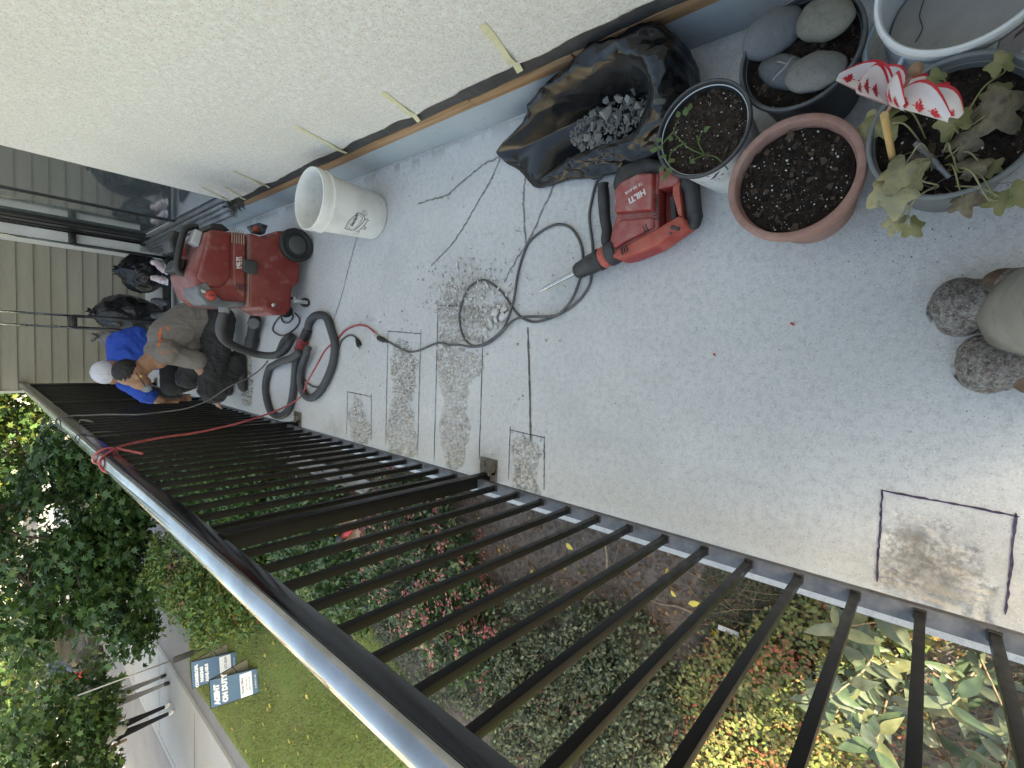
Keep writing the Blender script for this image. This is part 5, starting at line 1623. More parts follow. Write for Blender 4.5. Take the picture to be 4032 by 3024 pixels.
f3 = worley((P + warpn * .5) * np.array([1.0, .7, 1.0]), 1300, 8)
disp = np.minimum((f1 / .05) ** 2, 2.2) * .021 + np.minimum((f2 / .025) ** 2, 2.2) * .008 + (f3 / .014) ** 2 * .0016 - .020 + (fbm(P * 5, 2, 55) - .5) * .03
nrm = np.array([tuple((p - cen - Vector((0, 0, -.06))).normalized()) for row in rowsP for p in row])
rows = len(rowsP)
wgt = np.repeat(np.concatenate([np.linspace(.1, 1, 17), np.linspace(1, .9, 29), np.linspace(.8, .3, 16)]), NA)
tipw = np.clip(1.4 - np.abs(P[:, 1] - .85) * 1.6, .35, 1)
P = P + nrm * (disp * wgt * tipw)[:, None]
P[:, 2] = np.maximum(P[:, 2], .0015)
P[:, 0] = np.minimum(P[:, 0], .950)
F = [(i * NA + k, i * NA + (k + 1) % NA, (i + 1) * NA + (k + 1) % NA, (i + 1) * NA + k) for i in range(rows - 1) for k in range(NA)]
F.append(tuple((rows - 1) * NA + k for k in range(NA)))
bo = obj('film', (P, F), BAGP, bag, smooth=True)
RUB = M('broken_concrete', (.15, .15, .145), .9, var=[((.22, .218, .21), 18, .4, .7), ((.12, .117, .11), 60, .5, .75)], bump=.8, bs=130)
RUBM = M('mid_concrete_lump', (.24, .24, .23), .9, var=[((.20, .195, .185), 22, .4, .7)], bump=.8, bs=130)
RUBL = M('pale_concrete_chip', (.64, .635, .615), .9, var=[((.50, .48, .45), 22, .4, .7), ((.72, .71, .69), 60, .5, .75)], bump=.8, bs=130)
r = random.Random(44)
g = G()
for q in range(420):
    a, rr = r.uniform(0, 6.28), math.sqrt(r.random())
    xx, yy = .768 + .070 * rr * math.cos(a), .845 + .165 * rr * math.sin(a)
    V_, F_ = rock((xx, yy, .085 + .02 * (1 - rr)), r.uniform(.004, .015), 900 + q, 7, .7)
    g.add(V_, F_)
obj('rubble', g, RUB, None, fixn=False, kind='stuff')
for q, (xx, yy, zz, s_, fl) in enumerate([(.79, .843, .128, .030, .45), (.815, .80, .13, .020, .7), (.80, .765, .128, .022, .7), (.775, .735, .125, .020, .7), (.755, .775, .12, .017, .8), (.735, .83, .112, .016, .7), (.728, .885, .108, .017, .6), (.735, .93, .10, .022, .5), (.765, .90, .112, .018, .7), (.80, .90, .118, .017, .7), (.825, .85, .125, .014, .8), (.75, .72, .12, .016, .8), (.818, .755, .13, .015, .8), (.715, .955, .09, .016, .7), (.79, .70, .128, .014, .8), (.77, .81, .122, .015, .8)]):
    V_, F_ = rock((xx, yy, zz - .004), s_ * 1.15, 70 + q, 9, fl)
    o = obj('concrete_lump', (np.array(V_), F_), RUBM if q in (0, 1, 2, 7) else RUB, fixn=False)
    tag(o, 'pale flat slab of broken concrete standing on edge in the rubble bag' if q == 0 else 'grey lump of broken concrete inside the open black bag', 'rubble', 'concrete lumps in the black bag')

# chips on the floor
r = random.Random(14)
big = [(a, b, c * 1.25, d) for a, b, c, d in [(.172, 1.405, .034, .5), (.150, 1.365, .030, .45), (.185, 1.355, .028, .5), (.125, 1.44, .030, .4), (.140, 1.40, .022, .6), (.115, 1.40, .016, .6), (.10, 1.465, .02, .5), (.20, 1.385, .02, .6), (.205, 1.42, .016, .6), (.165, 1.335, .022, .5), (.26, 1.425, .016, .7), (.275, 1.395, .014, .7), (.29, 1.46, .014, .7), (.245, 1.35, .012, .7), (.268, 1.325, .012, .7), (.225, 1.31, .014, .6), (.31, 1.52, .011, .7), (.395, 1.66, .017, .6), (.42, 1.645, .013, .7), (.375, 1.655, .011, .7), (.30, 1.61, .011, .7), (.335, 1.70, .012, .6), (.275, 1.66, .012, .7), (.24, 1.56, .013, .7), (.25, 1.72, .011, .7), (.22, 1.64, .012, .6), (.23, 1.885, .012, .5), (.24, 1.845, .013, .5), (.65, 1.64, .008, .7), (.705, 1.745, .011, .6), (.79, 1.72, .009, .7), (.07, 1.455, .012, .6), (.085, 1.52, .009, .7), (.30, 1.78, .010, .7)]]
for q, (xx, yy, s_, fl) in enumerate(big):
    V_, F_ = rock((xx, yy, s_ * fl * .62), s_ * .80, 300 + q, 11, fl)
    V_ = [(a, b, max(c, .001)) for a, b, c in V_]
    o = obj('concrete_chip', (np.array(V_), F_), RUBL, bevel=.001, seg=1)
    tag(o, {0: 'largest broken slab of pale concrete inside the smaller cable loop', 2: 'pale slab nearest the hammer chisel in the rubble of the cable loop', 3: 'flat broken slab at the far side of the smaller cable loop', 29: 'lone concrete chip on the floor close to the open black bag'}.get(q, 'loose pale concrete chip lying on the balcony floor near the cable loop'), 'rubble', 'concrete chips on the floor')
g = G()
g2 = G()
for q in range(1250):
    if q < 1050:
        xx, yy = (r.gauss(.27, .075), r.gauss(1.58, .15)) if q % 5 else (r.uniform(-.5, .2), r.choice((1.63, 1.63, 2.05, 2.45, 1.2)) + r.gauss(0, .10))
    elif q < 1130:
        xx, yy = r.uniform(-.55, .2), r.uniform(1.3, 2.6)
    else:
        xx, yy = r.uniform(.2, .92), r.uniform(.7, 2.6)
    s_ = (.0022 + .0095 * r.random() ** 1.9) * (1 if q < 1050 else .6)
    V_, F_ = rock((xx, yy, s_ * .4), s_, 2000 + q, 8, .7)
    (g if q % 2 else g2).add(V_, F_)
obj('debris', g, RUBL, None, fixn=False, kind='stuff')
obj('debris', g2, M('tan_shade_debris', (.33, .30, .26), .95, var=(.45, .43, .39), vs=60), None, fixn=False, kind='stuff')  # half the debris coloured darker and tan to paint in its shadowed look
g = G()
for q in range(80):
    xx, yy = r.uniform(-.45, .6), r.uniform(-.2, 1.1)
    if q < 36:
        xx, yy = r.gauss(.28, .06), r.gauss(.10, .09)
    V_, F_ = rock((xx, yy, .001), r.uniform(.0012, .0032), 4000 + q, 7, .5)
    g.add(V_, F_)
obj('dirt_crumbs', g, WOODCHIP, None, fixn=False, kind='stuff')
for k, (xx, yy, s_) in enumerate([(.03, .50, .010), (.12, .30, .012)]):
    V, F, C = leafmesh([(xx, yy, .004)], s_, T_OVAL, [(.42, .06, .05)], flat=True, down=0, seed=60 + k)
    tag(obj('red_scrap', (V, F), DRYL, cols={'col': C}), ('tiny red scrap on the bare floor in front of the hammer', 'red scrap on the floor ahead of the boots')[k], 'litter')
# ------------------------------------------------------------------ demolition hammer
TOOLRED = M('tool_red_plastic', (.29, .022, .020), .45, var=[((.33, .05, .042), 11, .4, .7), ((.36, .16, .14), 26, .55, .78)], dust=((.42, .27, .25), .2, .6, 26), spec=.4, bump=.06, bs=300)
TOOLRED2 = M('tool_red_worn', (.34, .042, .028), .5, var=[((.46, .10, .07), 18, .4, .7)], dust=((.48, .26, .2), .4, .3, 25), spec=.4)
GRIP = M('rubber_grip', (.015, .016, .018), .55, dust=((.20, .20, .20), .3, .3, 22), bump=.25, bs=350)
LOGOW = M('logo_white', (.74, .72, .70), .55, var=(.62, .58, .56), vs=50)
ham = thing('demolition_hammer', 'red and black demolition hammer with a steel chisel lying on its side', 'power tool', (.42, .76, 0))
HRED = [(.388, .829), (.422, .824), (.462, .811), (.498, .810), (.538, .819), (.566, .794), (.586, .726), (.576, .690), (.579, .655), (.541, .607), (.427, .583), (.402, .567), (.351, .655), (.324, .750), (.320, .793), (.338, .822)]
HHOLE = [(.513, .665), (.522, .618), (.515, .603), (.421, .587), (.414, .656)]
# housing: a rear frame round the hand opening, and the motor block
mot = [(.388, .829), (.422, .824), (.462, .811), (.498, .810), (.538, .819), (.566, .794), (.586, .726), (.576, .690), (.574, .668), (.514, .668), (.414, .659), (.351, .655), (.324, .750), (.320, .793), (.338, .822)]
obj('housing', G().prism(mot, .012, .088, top=1.0), TOOLRED, ham, bevel=.012, seg=4)
def inset(poly, d):
    n = len(poly)
    cx = sum(p[0] for p in poly) / n
    cy = sum(p[1] for p in poly) / n
    o = []
    for p in poly:
        v = Vector((p[0] - cx, p[1] - cy))
        v = v * max(0.1, (v.length - d) / v.length)
        o.append((cx + v.x, cy + v.y))
    return o
obj('side_cover', G().prism(inset([(.462, .811), (.498, .810), (.538, .819), (.566, .794), (.583, .726), (.574, .690), (.574, .672), (.450, .667)], .006), .0885, .112, top=.93), TOOLRED, ham, bevel=.006, seg=3)
obj('side_ridge', G().prism([(.385, .815), (.448, .792), (.440, .672), (.405, .668), (.372, .765), (.352, .805)], .0885, .104, top=.88), TOOLRED, ham, bevel=.008, seg=3)
obj('lower_edge', G().prism([(.330, .815), (.350, .800), (.400, .664), (.432, .592), (.424, .576), (.402, .567), (.351, .655), (.324, .750), (.320, .793)], .020, .100, top=.97), TOOLRED2, ham, bevel=.010, seg=3)
obj('upper_frame', G().prism([(.576, .668), (.579, .655), (.545, .606), (.530, .602), (.522, .618), (.520, .668)], .020, .094, top=.97), TOOLRED, ham, bevel=.008, seg=3)
obj('rear_frame', G().prism([(.541, .607), (.530, .602), (.515, .603), (.432, .588), (.426, .583), (.434, .600), (.500, .622), (.530, .622)], .022, .088), TOOLRED2, ham, bevel=.006, seg=3)
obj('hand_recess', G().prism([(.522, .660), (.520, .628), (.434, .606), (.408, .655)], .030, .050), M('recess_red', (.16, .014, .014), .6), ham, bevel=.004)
sw = obj('trigger', G().prism([(.500, .640), (.507, .625), (.432, .612), (.420, .630)], .040, .070), GRIP, ham, bevel=.006, seg=3)
for k in range(9):
    t = k / 8
    a = Vector((.508 - .066 * t, .660 - .004 * t, .0))
    obj('vent_slot', G().box(-.0016, .0016, -.011, .011, .0886, .0915, Matrix.Translation(Vector((.505 - .072 * t, .672 - .004 * t, 0))) @ Matrix.Rotation(-.35, 4, 'Z')), BLACKPLASTIC, ham)
for (cx, cy, ns) in ((.408, .700, 2), (.352, .765, 3)):
    for k in range(ns):
        obj('vent_slot', G().box(-.011, .011, -.0016, .0016, .0995, .1048, Matrix.Translation((cx - .004 * k, cy + .0085 * (k - 1), 0)) @ Matrix.Rotation(.35, 4, 'Z')), BLACKPLASTIC, ham)
V, F, N = remeshed([('c', (.575, .812, .055), (.606, .806, .055), .030, .028), ('c', (.606, .80, .055), (.613, .735, .055), .030, .028), ('c', (.612, .73, .055), (.592, .672, .055), .028, .024), ('c', (.585, .80, .055), (.60, .74, .055), .034, .034)], .005, 6)
obj('motor_cap', (V, F), GRIP, ham, smooth=True)
V, F, N = remeshed([('c', (.530, .592, .058), (.515, .576, .058), .027, .025), ('c', (.520, .578, .058), (.430, .563, .058), .025, .024), ('c', (.430, .563, .058), (.412, .562, .058), .026, .020)], .004, 5)
obj('rear_grip', (V, F), GRIP, ham, smooth=True)
obj('lock_switch', G().box(-.014, .014, -.005, .005, .0945, .1045, Matrix.Translation((.394, .602, 0)) @ Matrix.Rotation(1.2, 4, 'Z')), BLACKPLASTIC, ham, bevel=.002)
# nose, collar, chuck, chisel on one axis
A0, A1 = Vector((.356, .822, .058)), Vector((.247, 1.150, .010))
dx = (Vector((.300, .985, .050)) - Vector((.356, .822, .058))).normalized()
ax_ = lambda s_: Vector((.356, .822, .058)) + dx * s_
def turned(nm, prof, mat, n=28):
    Mx = Matrix.Translation(ax_(0)) @ dx.to_track_quat('Z', 'Y').to_matrix().to_4x4()
    g = G().lathe([(r_, z_) for r_, z_ in prof], (0, 0, 0), n)
    V = np.array([tuple(Mx @ Vector(v)) for v in g.v])
    return obj(nm, (V, g.f), mat, ham, smooth='auto')
turned('collar', [(.038, -.012), (.041, -.008), (.041, .022), (.037, .026)], GRIP)
turned('nose_ring', [(.034, .026), (.036, .030), (.036, .050), (.033, .054)], TOOLRED2)
for k in range(5):
    a = .4 + .5 * k
    p = ax_(.040)
turned('chuck', [(.034, .054), (.038, .058), (.038, .068), (.035, .072), (.034, .105), (.030, .135), (.029, .152), (.024, .164), (.016, .170)], GRIP)
bt = [ax_(.165), ax_(.20), ax_(.30), ax_(.335)]
obj('chisel', G().tube([ax_(.160), ax_(.20), ax_(.305), ax_(.345)], [.0088, .0088, .0084, .0022], 16), CHROME, ham, smooth='auto')
sh = [Vector((.372, .850, .06)), Vector((.392, .858, .058)), Vector((.430, .862, .05)), Vector((.475, .876, .044)), Vector((.520, .884, .042)), Vector((.565, .890, .041)), Vector((.590, .894, .040)), Vector((.598, .895, .040))]
obj('side_handle', G().tube(spline(sh, 4), list(np.interp(np.linspace(0, 1, 29), [0, .1, .2, .3, .45, .65, .85, .93, 1], [.014, .015, .020, .018, .019, .021, .018, .021, .016])), 16), GRIP, ham, smooth='auto')
for (sx_, sy_, sz_) in ((.470, .800, .0885), (.575, .775, .0885), (.355, .800, .1005), (.380, .615, .1005), (.560, .640, .0945), (.345, .775, .1005)):
    obj('screw', G().lathe([(.0001, .0012), (.0035, .0012), (.0045, 0)], (sx_, sy_, sz_), 10), BLACKPLASTIC, ham)
rd = Vector((-.36, .933, 0)).normalized()
up_ = Vector((-.933, -.36, 0))
hm = Matrix(((rd.x, up_.x, 0, .5235), (rd.y, up_.y, 0, .7015), (0, 0, 1, .1126), (0, 0, 0, 1)))
text('lettering', 'HILTI', .026, hm, LOGOW, ham, .0004, bold=.0011, sx=.98)
hm2 = hm.copy()
hm2.translation = Vector((.5385, .713, .1126))
# the model line sits on the motor side of the logo
hm2 = Matrix(((rd.x, up_.x, 0, .5235 + .0235 - .0), (rd.y, up_.y, 0, .7015 + .010), (0, 0, 1, .1126), (0, 0, 0, 1)))
text('lettering', 'TE 50-AVR', .0135, hm2, LOGOW, ham, .0003, bold=.0002)

# ------------------------------------------------------------------ cords
CORDM = M('grey_black_cord', (.045, .045, .048), .5, dust=((.30, .29, .28), .2, .5, 14))
def cord(name, label, pts, rad, mat, per=6, n=7, cat='cord', plug=None):
    t = thing(name, label, cat, (pts[0][0], pts[0][1], 0))
    obj('cable', G().tube(spline(pts, per), rad, n), mat, t, smooth=True)
    return t
cA = [(.640, .90, .04), (.634, .918, .012), (.619, .943), (.546, .961), (.497, .964), (.407, .946), (.348, .94), (.299, .942), (.256, .951), (.203, .995), (.159, 1.073), (.131, 1.178), (.143, 1.249), (.181, 1.303), (.257, 1.376), (.306, 1.459), (.313, 1.51), (.286, 1.577), (.196, 1.627), (.127, 1.627), (.058, 1.592), (.029, 1.528), (.045, 1.444, .014), (.102, 1.352, .016), (.187, 1.311, .016), (.242, 1.299, .012), (.336, 1.29), (.432, 1.252), (.474, 1.198), (.497, 1.12), (.483, 1.055), (.44, 1.01), (.377, .985), (.303, .987), (.223, 1.009, .014), (.174, 1.049, .016), (.150, 1.099, .016), (.150, 1.242, .017), (.13, 1.307, .017), (.084, 1.366, .014), (.040, 1.444, .008), (.024, 1.540, .006), (.031, 1.618, .010), (.030, 1.700), (.036, 1.782), (-.005, 1.93), (-.007, 2.031), (.038, 2.185)]
cA = [(p[0], p[1], p[2] if len(p) > 2 else .006) for p in cA]
hc_ = cord('hammer_cord', 'grey-black cable looping from the demolition hammer across the floor to a plug', cA, .0052, CORDM)
pd = (Vector((.050, 2.241, .012)) - Vector((.038, 2.185, .008))).normalized()
obj('plug', G().tube([(.036, 2.178, .010), (.042, 2.20, .013), (.044, 2.212, .014), (.053, 2.252, .014), (.056, 2.262, .013)], [.007, .009, .014, .015, .012], 8), RUBBER, hc_, smooth='auto')
REDC = M('red_cord', (.33, .035, .045), .42, var=(.40, .10, .10), vs=40)
rc = [(.058, 2.268, .012), (.086, 2.312), (.12, 2.399), (.124, 2.501), (.096, 2.62), (.037, 2.716), (-.025, 2.802, .03), (-.116, 2.84, .062), (-.242, 2.965, .066), (-.332, 3.10, .030), (-.40, 3.21, .06), (-.44, 3.20, .16), (-.47, 3.12, .33), (-.495, 3.07, .50), (-.510, 3.03, .66), (-.512, 2.98, .82), (-.512, 2.88, .97), (-.512, 2.76, 1.055), (-.535, 2.68, 1.109), (-.572, 2.67, 1.110), (-.597, 2.68, 1.080), (-.596, 2.72, 1.04), (-.555, 2.78, 1.034), (-.515, 2.80, 1.045), (-.514, 2.80, 1.085), (-.540, 2.82, 1.110), (-.576, 2.86, 1.110), (-.598, 2.88, 1.075), (-.594, 2.90, 1.04), (-.55, 2.86, 1.034), (-.513, 2.78, 1.036), (-.511, 2.72, 1.02), (-.511, 2.60, .98)]
rc = [(p[0], p[1], p[2] if len(p) > 2 else .006) for p in rc]
rt_ = cord('red_extension_cord', 'red extension cord rising from the floor and knotted round the handrail', rc, .0056, REDC, 7, 8)
obj('connector', G().tube([(.058, 2.268, .012), (.064, 2.280, .012), (.078, 2.300, .010)], [.011, .012, .007], 8), M('clear_connector', (.40, .40, .38), .3), rt_, smooth='auto')
c2 = [(-.15, 3.25), (-.19, 3.20), (-.254, 3.06), (-.262, 2.93), (-.20, 2.79), (-.121, 2.727), (-.018, 2.692), (.043, 2.646), (.069, 2.553), (.045, 2.48)]
c2_ = cord('loose_power_cord', 'short black cable with a plug lying loose beside the hose', [(a, b, .006) for a, b in c2], .0058, CORDM)
obj('plug', G().tube([(.047, 2.486, .010), (.036, 2.470, .013), (.010, 2.450, .014)], [.008, .013, .016], 8), RUBBER, c2_, smooth='auto')
for k in (-1, 1):
    obj('prong', G().box(-.012, .012, -.001, .001, -.003, .003, Matrix.Translation((.000 + .004 * k, 2.443 - .006 * k, .014)) @ Matrix.Rotation(.65, 4, 'Z')), CHROME, c2_)
c3 = [(-.13, 3.70, .01), (-.19, 3.78, .02), (-.26, 3.80, .10), (-.33, 3.82, .23), (-.42, 3.86, .34), (-.475, 3.88, .47), (-.495, 3.90, .61), (-.50, 3.87, .735), (-.503, 3.93, .81), (-.505, 4.0, .89), (-.512, 4.06, .98), (-.515, 4.1, 1.03), (-.535, 4.12, 1.109), (-.572, 4.06, 1.110), (-.597, 3.96, 1.085), (-.597, 3.92, 1.045), (-.56, 3.90, 1.036), (-.515, 3.86, 1.03), (-.512, 3.74, .99)]
cord('grey_cable', 'thin grey cable hanging from the far handrail across the kneeling worker', c3, .0048, M('pale_grey_cable', (.10, .10, .10), .45, dust=((.3, .3, .3), .0, .4, 9)), 6)
c5 = [(-.515, 3.32, .97), (-.515, 3.34, 1.04), (-.53, 3.36, 1.106), (-.565, 3.36, 1.108), (-.596, 3.36, 1.075), (-.595, 3.36, 1.045), (-.57, 3.36, 1.038)]
cord('tie_wire', 'single loop of black wire round the handrail beyond the red knot', c5, .0035, CORDM, 6)

# ------------------------------------------------------------------ dust extractor
vac = thing('dust_extractor', 'bulky dusty red dust extractor vacuum with a black wheel and a grey hose', 'vacuum cleaner', (.43, 3.27, 0))
VRED = M('vacuum_red', (.155, .016, .014), .5, var=[((.20, .045, .036), 5, .42, .7), ((.27, .13, .11), 14, .56, .8)], dust=((.42, .28, .26), -.1, .65, 8), spec=.35, bump=.06, bs=200)
VREDP = M('vacuum_red_dusty', (.25, .055, .05), .6, var=[((.42, .24, .23), 6, .35, .7)], dust=((.56, .36, .34), .0, .5, 8), spec=.3)
VGRY = M('vacuum_grey', (.085, .088, .095), .6, var=[((.17, .17, .175), 14, .45, .72)], dust=((.34, .33, .32), .0, .5, 10))
MY = lambda y: Matrix(((1, 0, 0, 0), (0, 0, -1, y), (0, 1, 0, 0), (0, 0, 0, 1)))
def slab_xz(nm, poly, y0, y1, mat, parent, bevel=.01, seg=3, top=1.0):
    # outline in x and z, from the front y0 back to y1
    g = G().prism(poly, -y1, -y0, Matrix(((1, 0, 0, 0), (0, 0, -1, 0), (0, 1, 0, 0), (0, 0, 0, 1))), top)
    return obj(nm, g, mat, parent, bevel=bevel, seg=seg)
low_ = [(.399, .072), (.358, .112), (.30, .118), (.225, .118), (.183, .15), (.178, .21), (.200, .262), (.222, .285), (.208, .372), (.622, .376), (.646, .372), (.634, .276), (.672, .215), (.70, .15), (.69, .10), (.60, .058)]
up__ = [(.206, .381), (.198, .45), (.203, .57), (.245, .632), (.296, .650), (.338, .664), (.368, .675), (.40, .655), (.506, .624), (.60, .600), (.626, .560), (.630, .48), (.645, .385)]
slab_xz('tank', low_, 3.075, 3.47, VRED, vac, .022, 4)
slab_xz('head', up__, 3.072, 3.48, VRED, vac, .030, 5, top=.985)
slab_xz('chamfer_panel', [(.335, .645), (.505, .605), (.61, .585), (.618, .47), (.36, .47), (.30, .52), (.29, .59)], 3.060, 3.09, VRED, vac, .018, 4, top=.93)
slab_xz('chamfer_panel', [(.36, .462), (.61, .462), (.625, .395), (.255, .395), (.29, .44)], 3.062, 3.09, VRED, vac, .012, 3, top=.97)
slab_xz('seam', [(.215, .3715), (.64, .3755), (.64, .3800), (.215, .3765)], 3.0745, 3.3, M('seam_dust', (.36, .22, .18), .8), vac, .001, 1)
V, F, N = remeshed([('c', (.24, 3.145, .20), (.24, 3.40, .20), .066, .064), ('c', (.262, 3.14, .26), (.262, 3.40, .26), .060, .058)], .009, 5)
obj('front_nose', (V, F), VREDP, vac, smooth=True)
obj('nose_badge', G().lathe([(.0001, .004), (.011, .004), (.014, 0)], (.236, 3.062, .235), 14, Matrix.Rotation(math.pi / 2, 4, 'X')), CHROME, vac, smooth=True)
pan_ = [(.294, .650), (.322, .598), (.268, .562), (.232, .52), (.235, .404), (.206, .400), (.195, .506), (.200, .596), (.250, .640)]
slab_xz('control_panel', pan_, 3.052, 3.30, VGRY, vac, .010, 3)
di = obj('dial', G().lathe([(.0001, .020), (.018, .020), (.026, .010), (.030, 0)], (.252, 3.050, .580), 20, Matrix.Rotation(math.pi / 2, 4, 'X')), TOOLRED2, vac, smooth=True)
obj('pointer', G().box(.249, .255, 3.022, 3.0295, .562, .598), M('dial_dark', (.18, .015, .015), .5), di, bevel=.001)
slab_xz('button', [(.262, .622), (.280, .628), (.274, .606), (.260, .602)], 3.046, 3.052, M('button_pale', (.45, .45, .44), .5), vac, .002)
slab_xz('latch', [(.482, .412), (.408, .412), (.406, .336), (.482, .340)], 3.040, 3.075, M('latch_black', (.022, .024, .023), .5, dust=((.3, .3, .29), -.5, .35, 9)), vac, .007)
for (x0, z0, nb, L_) in ((.300, .392, 5, .040), (.565, .405, 6, .078)):
    for k in range(nb):
        slab_xz('vent_slot', [(x0, z0 + .0125 * k), (x0 + L_, z0 + .0125 * k), (x0 + L_, z0 + .0045 + .0125 * k), (x0, z0 + .0045 + .0125 * k)], 3.0585, 3.0625, BLACKPLASTIC if nb == 5 else M('slot_dust', (.30, .22, .18), .8), vac, .0008, 1)
text('lettering', 'HILTI', .0255, Matrix(((1, 0, 0, .424), (0, 0, -1, 3.0605), (0, 1, 0, .4275), (0, 0, 0, 1))), LOGOW, vac, .0006, bold=.0012, sx=1.10)
text('lettering', 'VC 150-10 X', .0125, Matrix(((1, 0, 0, .424), (0, 0, -1, 3.0605), (0, 1, 0, .4155), (0, 0, 0, 1))), LOGOW, vac, .0005, bold=.0002, sx=1.05)
# handle loop over the top
hp = [(.365, 3.20, .655), (.372, 3.20, .685), (.40, 3.20, .700), (.50, 3.20, .690), (.60, 3.20, .668), (.632, 3.20, .640), (.645, 3.20, .60)]
obj('handle', G().tube(spline(hp, 5), .017, 12), BLACKPLASTIC, vac, smooth='auto')
slab_xz('handle_mount', [(.372, .664), (.455, .645), (.455, .690), (.385, .712)], 3.22, 3.42, BLACKPLASTIC, vac, .012, 3)
slab_xz('cord_holder', [(.49, .655), (.60, .640), (.615, .700), (.55, .725), (.49, .71)], 3.26, 3.42, BLACKPLASTIC, vac, .015, 3)
slab_xz('red_button', [(.475, .652), (.515, .645), (.515, .680), (.475, .685)], 3.245, 3.259, TOOLRED2, vac, .005)
slab_xz('clear_cover', [(.515, .622), (.600, .603), (.612, .640), (.535, .662)], 3.10, 3.17, M('clear_cover', (.34, .34, .35), .15, spec=.8), vac, .008)
slab_xz('rear_bracket', [(.625, .57), (.665, .555), (.672, .50), (.645, .46), (.63, .49)], 3.12, 3.42, BLACKPLASTIC, vac, .008)
def disc_y(nm, c, prof, mat, parent, n=40):
    return obj(nm, G().lathe(prof, c, n, Matrix.Rotation(math.pi / 2, 4, 'X')), mat, parent, smooth='auto')
for yw in (3.055, 3.50):
    w_ = disc_y('wheel', (.622, yw, .103), [(.0001, .016), (.060, .016), (.070, .012), (.078, .019), (.094, .020), (.103, .012), (.104, -.012), (.09, -.018), (.0001, -.018)], RUBBER, vac)
    disc_y('hub_cap', (.622, yw - .0175, .103), [(.0001, .003), (.050, .0025), (.055, 0)], M('hub_grey', (.045, .046, .046), .5, dust=((.24, .24, .23), -1, .25, 9)), w_)
slab_xz('wheel_arch', [(.50, .19), (.54, .215), (.69, .215), (.705, .15), (.70, .12), (.54, .10)], 3.085, 3.46, VRED, vac, .012)
obj('caster_bracket', G().box(.262, .286, 3.060, 3.068, .02, .115).box(.2865, .300, 3.060, 3.12, .095, .115), CHROME, vac, bevel=.002)
disc_y('caster', (.274, 3.082, .030), [(.0001, .010), (.022, .010), (.030, .006), (.030, -.006), (.022, -.010), (.0001, -.010)], RUBBER, vac)
disc_y('caster', (.225, 3.33, .045), [(.0001, .014), (.034, .014), (.045, .008), (.045, -.008), (.034, -.014), (.0001, -.014)], RUBBER, vac)
slab_xz('rear_fitting', [(.70, .20), (.76, .18), (.765, .235), (.735, .29), (.70, .26)], 3.29, 3.36, M('fitting_metal', (.20, .20, .21), .4, .7, var=(.04, .04, .04), vs=25), vac, .006)
obj('rear_knob', G().ell((.715, 3.27, .262), (.02, .018, .018)), TOOLRED2, vac, smooth=True)
# hose, ribbed
HOSE = M('hose_grey', (.042, .044, .048), .55, dust=((.22, .22, .22), .2, .35, 7))
def hose(nm, pts, rad, parent, pitch=.014):
    Q = spline(pts, 16)
    L_ = sum((Q[i + 1] - Q[i]).length for i in range(len(Q) - 1))
    ns = int(L_ / pitch) * 2
    d = [0]
    for i in range(len(Q) - 1):
        d.append(d[-1] + (Q[i + 1] - Q[i]).length)
    P, R_ = [], []
    j = 0
    for k in range(ns + 1):
        s_ = L_ * k / ns
        while j < len(d) - 2 and d[j + 1] < s_:
            j += 1
        t = (s_ - d[j]) / max(1e-9, d[j + 1] - d[j])
        P.append(Q[j].lerp(Q[j + 1], t))
        R_.append(rad * (1.0 if k % 2 else .86))
    return obj(nm, G().tube(P, R_, 16), HOSE, parent, smooth=True)
obj('hose_port', G().tube([(.218, 3.10, .50), (.195, 3.09, .497), (.165, 3.09, .499)], [.030, .030, .028], 16), M('port_grey', (.26, .265, .27), .5, var=(.16, .16, .17), vs=20), vac, smooth='auto')
hose('hose', [(.170, 3.09, .499), (.12, 3.10, .510), (.055, 3.16, .495), (.000, 3.26, .43), (-.045, 3.36, .31), (-.075, 3.40, .20), (-.082, 3.36, .12), (-.055, 3.28, .085), (-.015, 3.22, .075), (.030, 3.22, .055), (.05, 3.28, .03), (.02, 3.38, .026), (-.06, 3.46, .026)], .026, vac)
hose('hose', [(-.045, 3.00, .095), (-.09, 3.10, .105), (-.115, 3.26, .095), (-.15, 3.48, .050), (-.19, 3.62, .030), (-.332, 3.690, .027), (-.484, 3.603, .027), (-.510, 3.44, .027), (-.437, 3.29, .027), (-.295, 3.231, .027), (-.15, 3.21, .027), (-.055, 3.155, .030)], .025, vac)
hose('hose', [(.095, 3.045, .028), (.145, 3.025, .027), (.186, 2.944, .027), (.178, 2.815, .027), (.091, 2.74, .027), (.001, 2.697, .027), (-.132, 2.731, .027), (-.263, 2.84, .027), (-.335, 2.968, .027), (-.322, 3.075, .027), (-.250, 3.130, .028), (-.160, 3.105, .036), (-.09, 3.03, .052), (-.045, 2.98, .062), (-.01, 2.98, .05)], .025, vac)
obj('hose_coupling', G().tube([(-.060, 3.160, .031), (-.040, 3.142, .032), (-.035, 3.138, .033), (.030, 3.090, .033), (.036, 3.085, .032)], [.027, .027, .033, .033, .030], 18), M('coupling_red', (.34, .035, .035), .55, var=[((.12, .02, .02), 30, .45, .65), ((.45, .15, .13), 18, .5, .75)], bump=.4, bs=200), vac, smooth='auto')
obj('hose_cuff', G().tube([(.034, 3.086, .032), (.040, 3.082, .032), (.085, 3.050, .030), (.100, 3.040, .029)], [.027, .030, .030, .026], 16), BLACKPLASTIC, vac, smooth='auto')
vc = [(.30, 3.40, .06), (.24, 3.50, .01), (.16, 3.46, .008), (.15, 3.36, .008), (.19, 3.30, .008), (.22, 3.38, .008), (.17, 3.55, .008), (.10, 3.62, .008), (.06, 3.50, .008), (.07, 3.38, .008), (.12, 3.24, .008), (.17, 3.20, .008), (.21, 3.24, .02)]
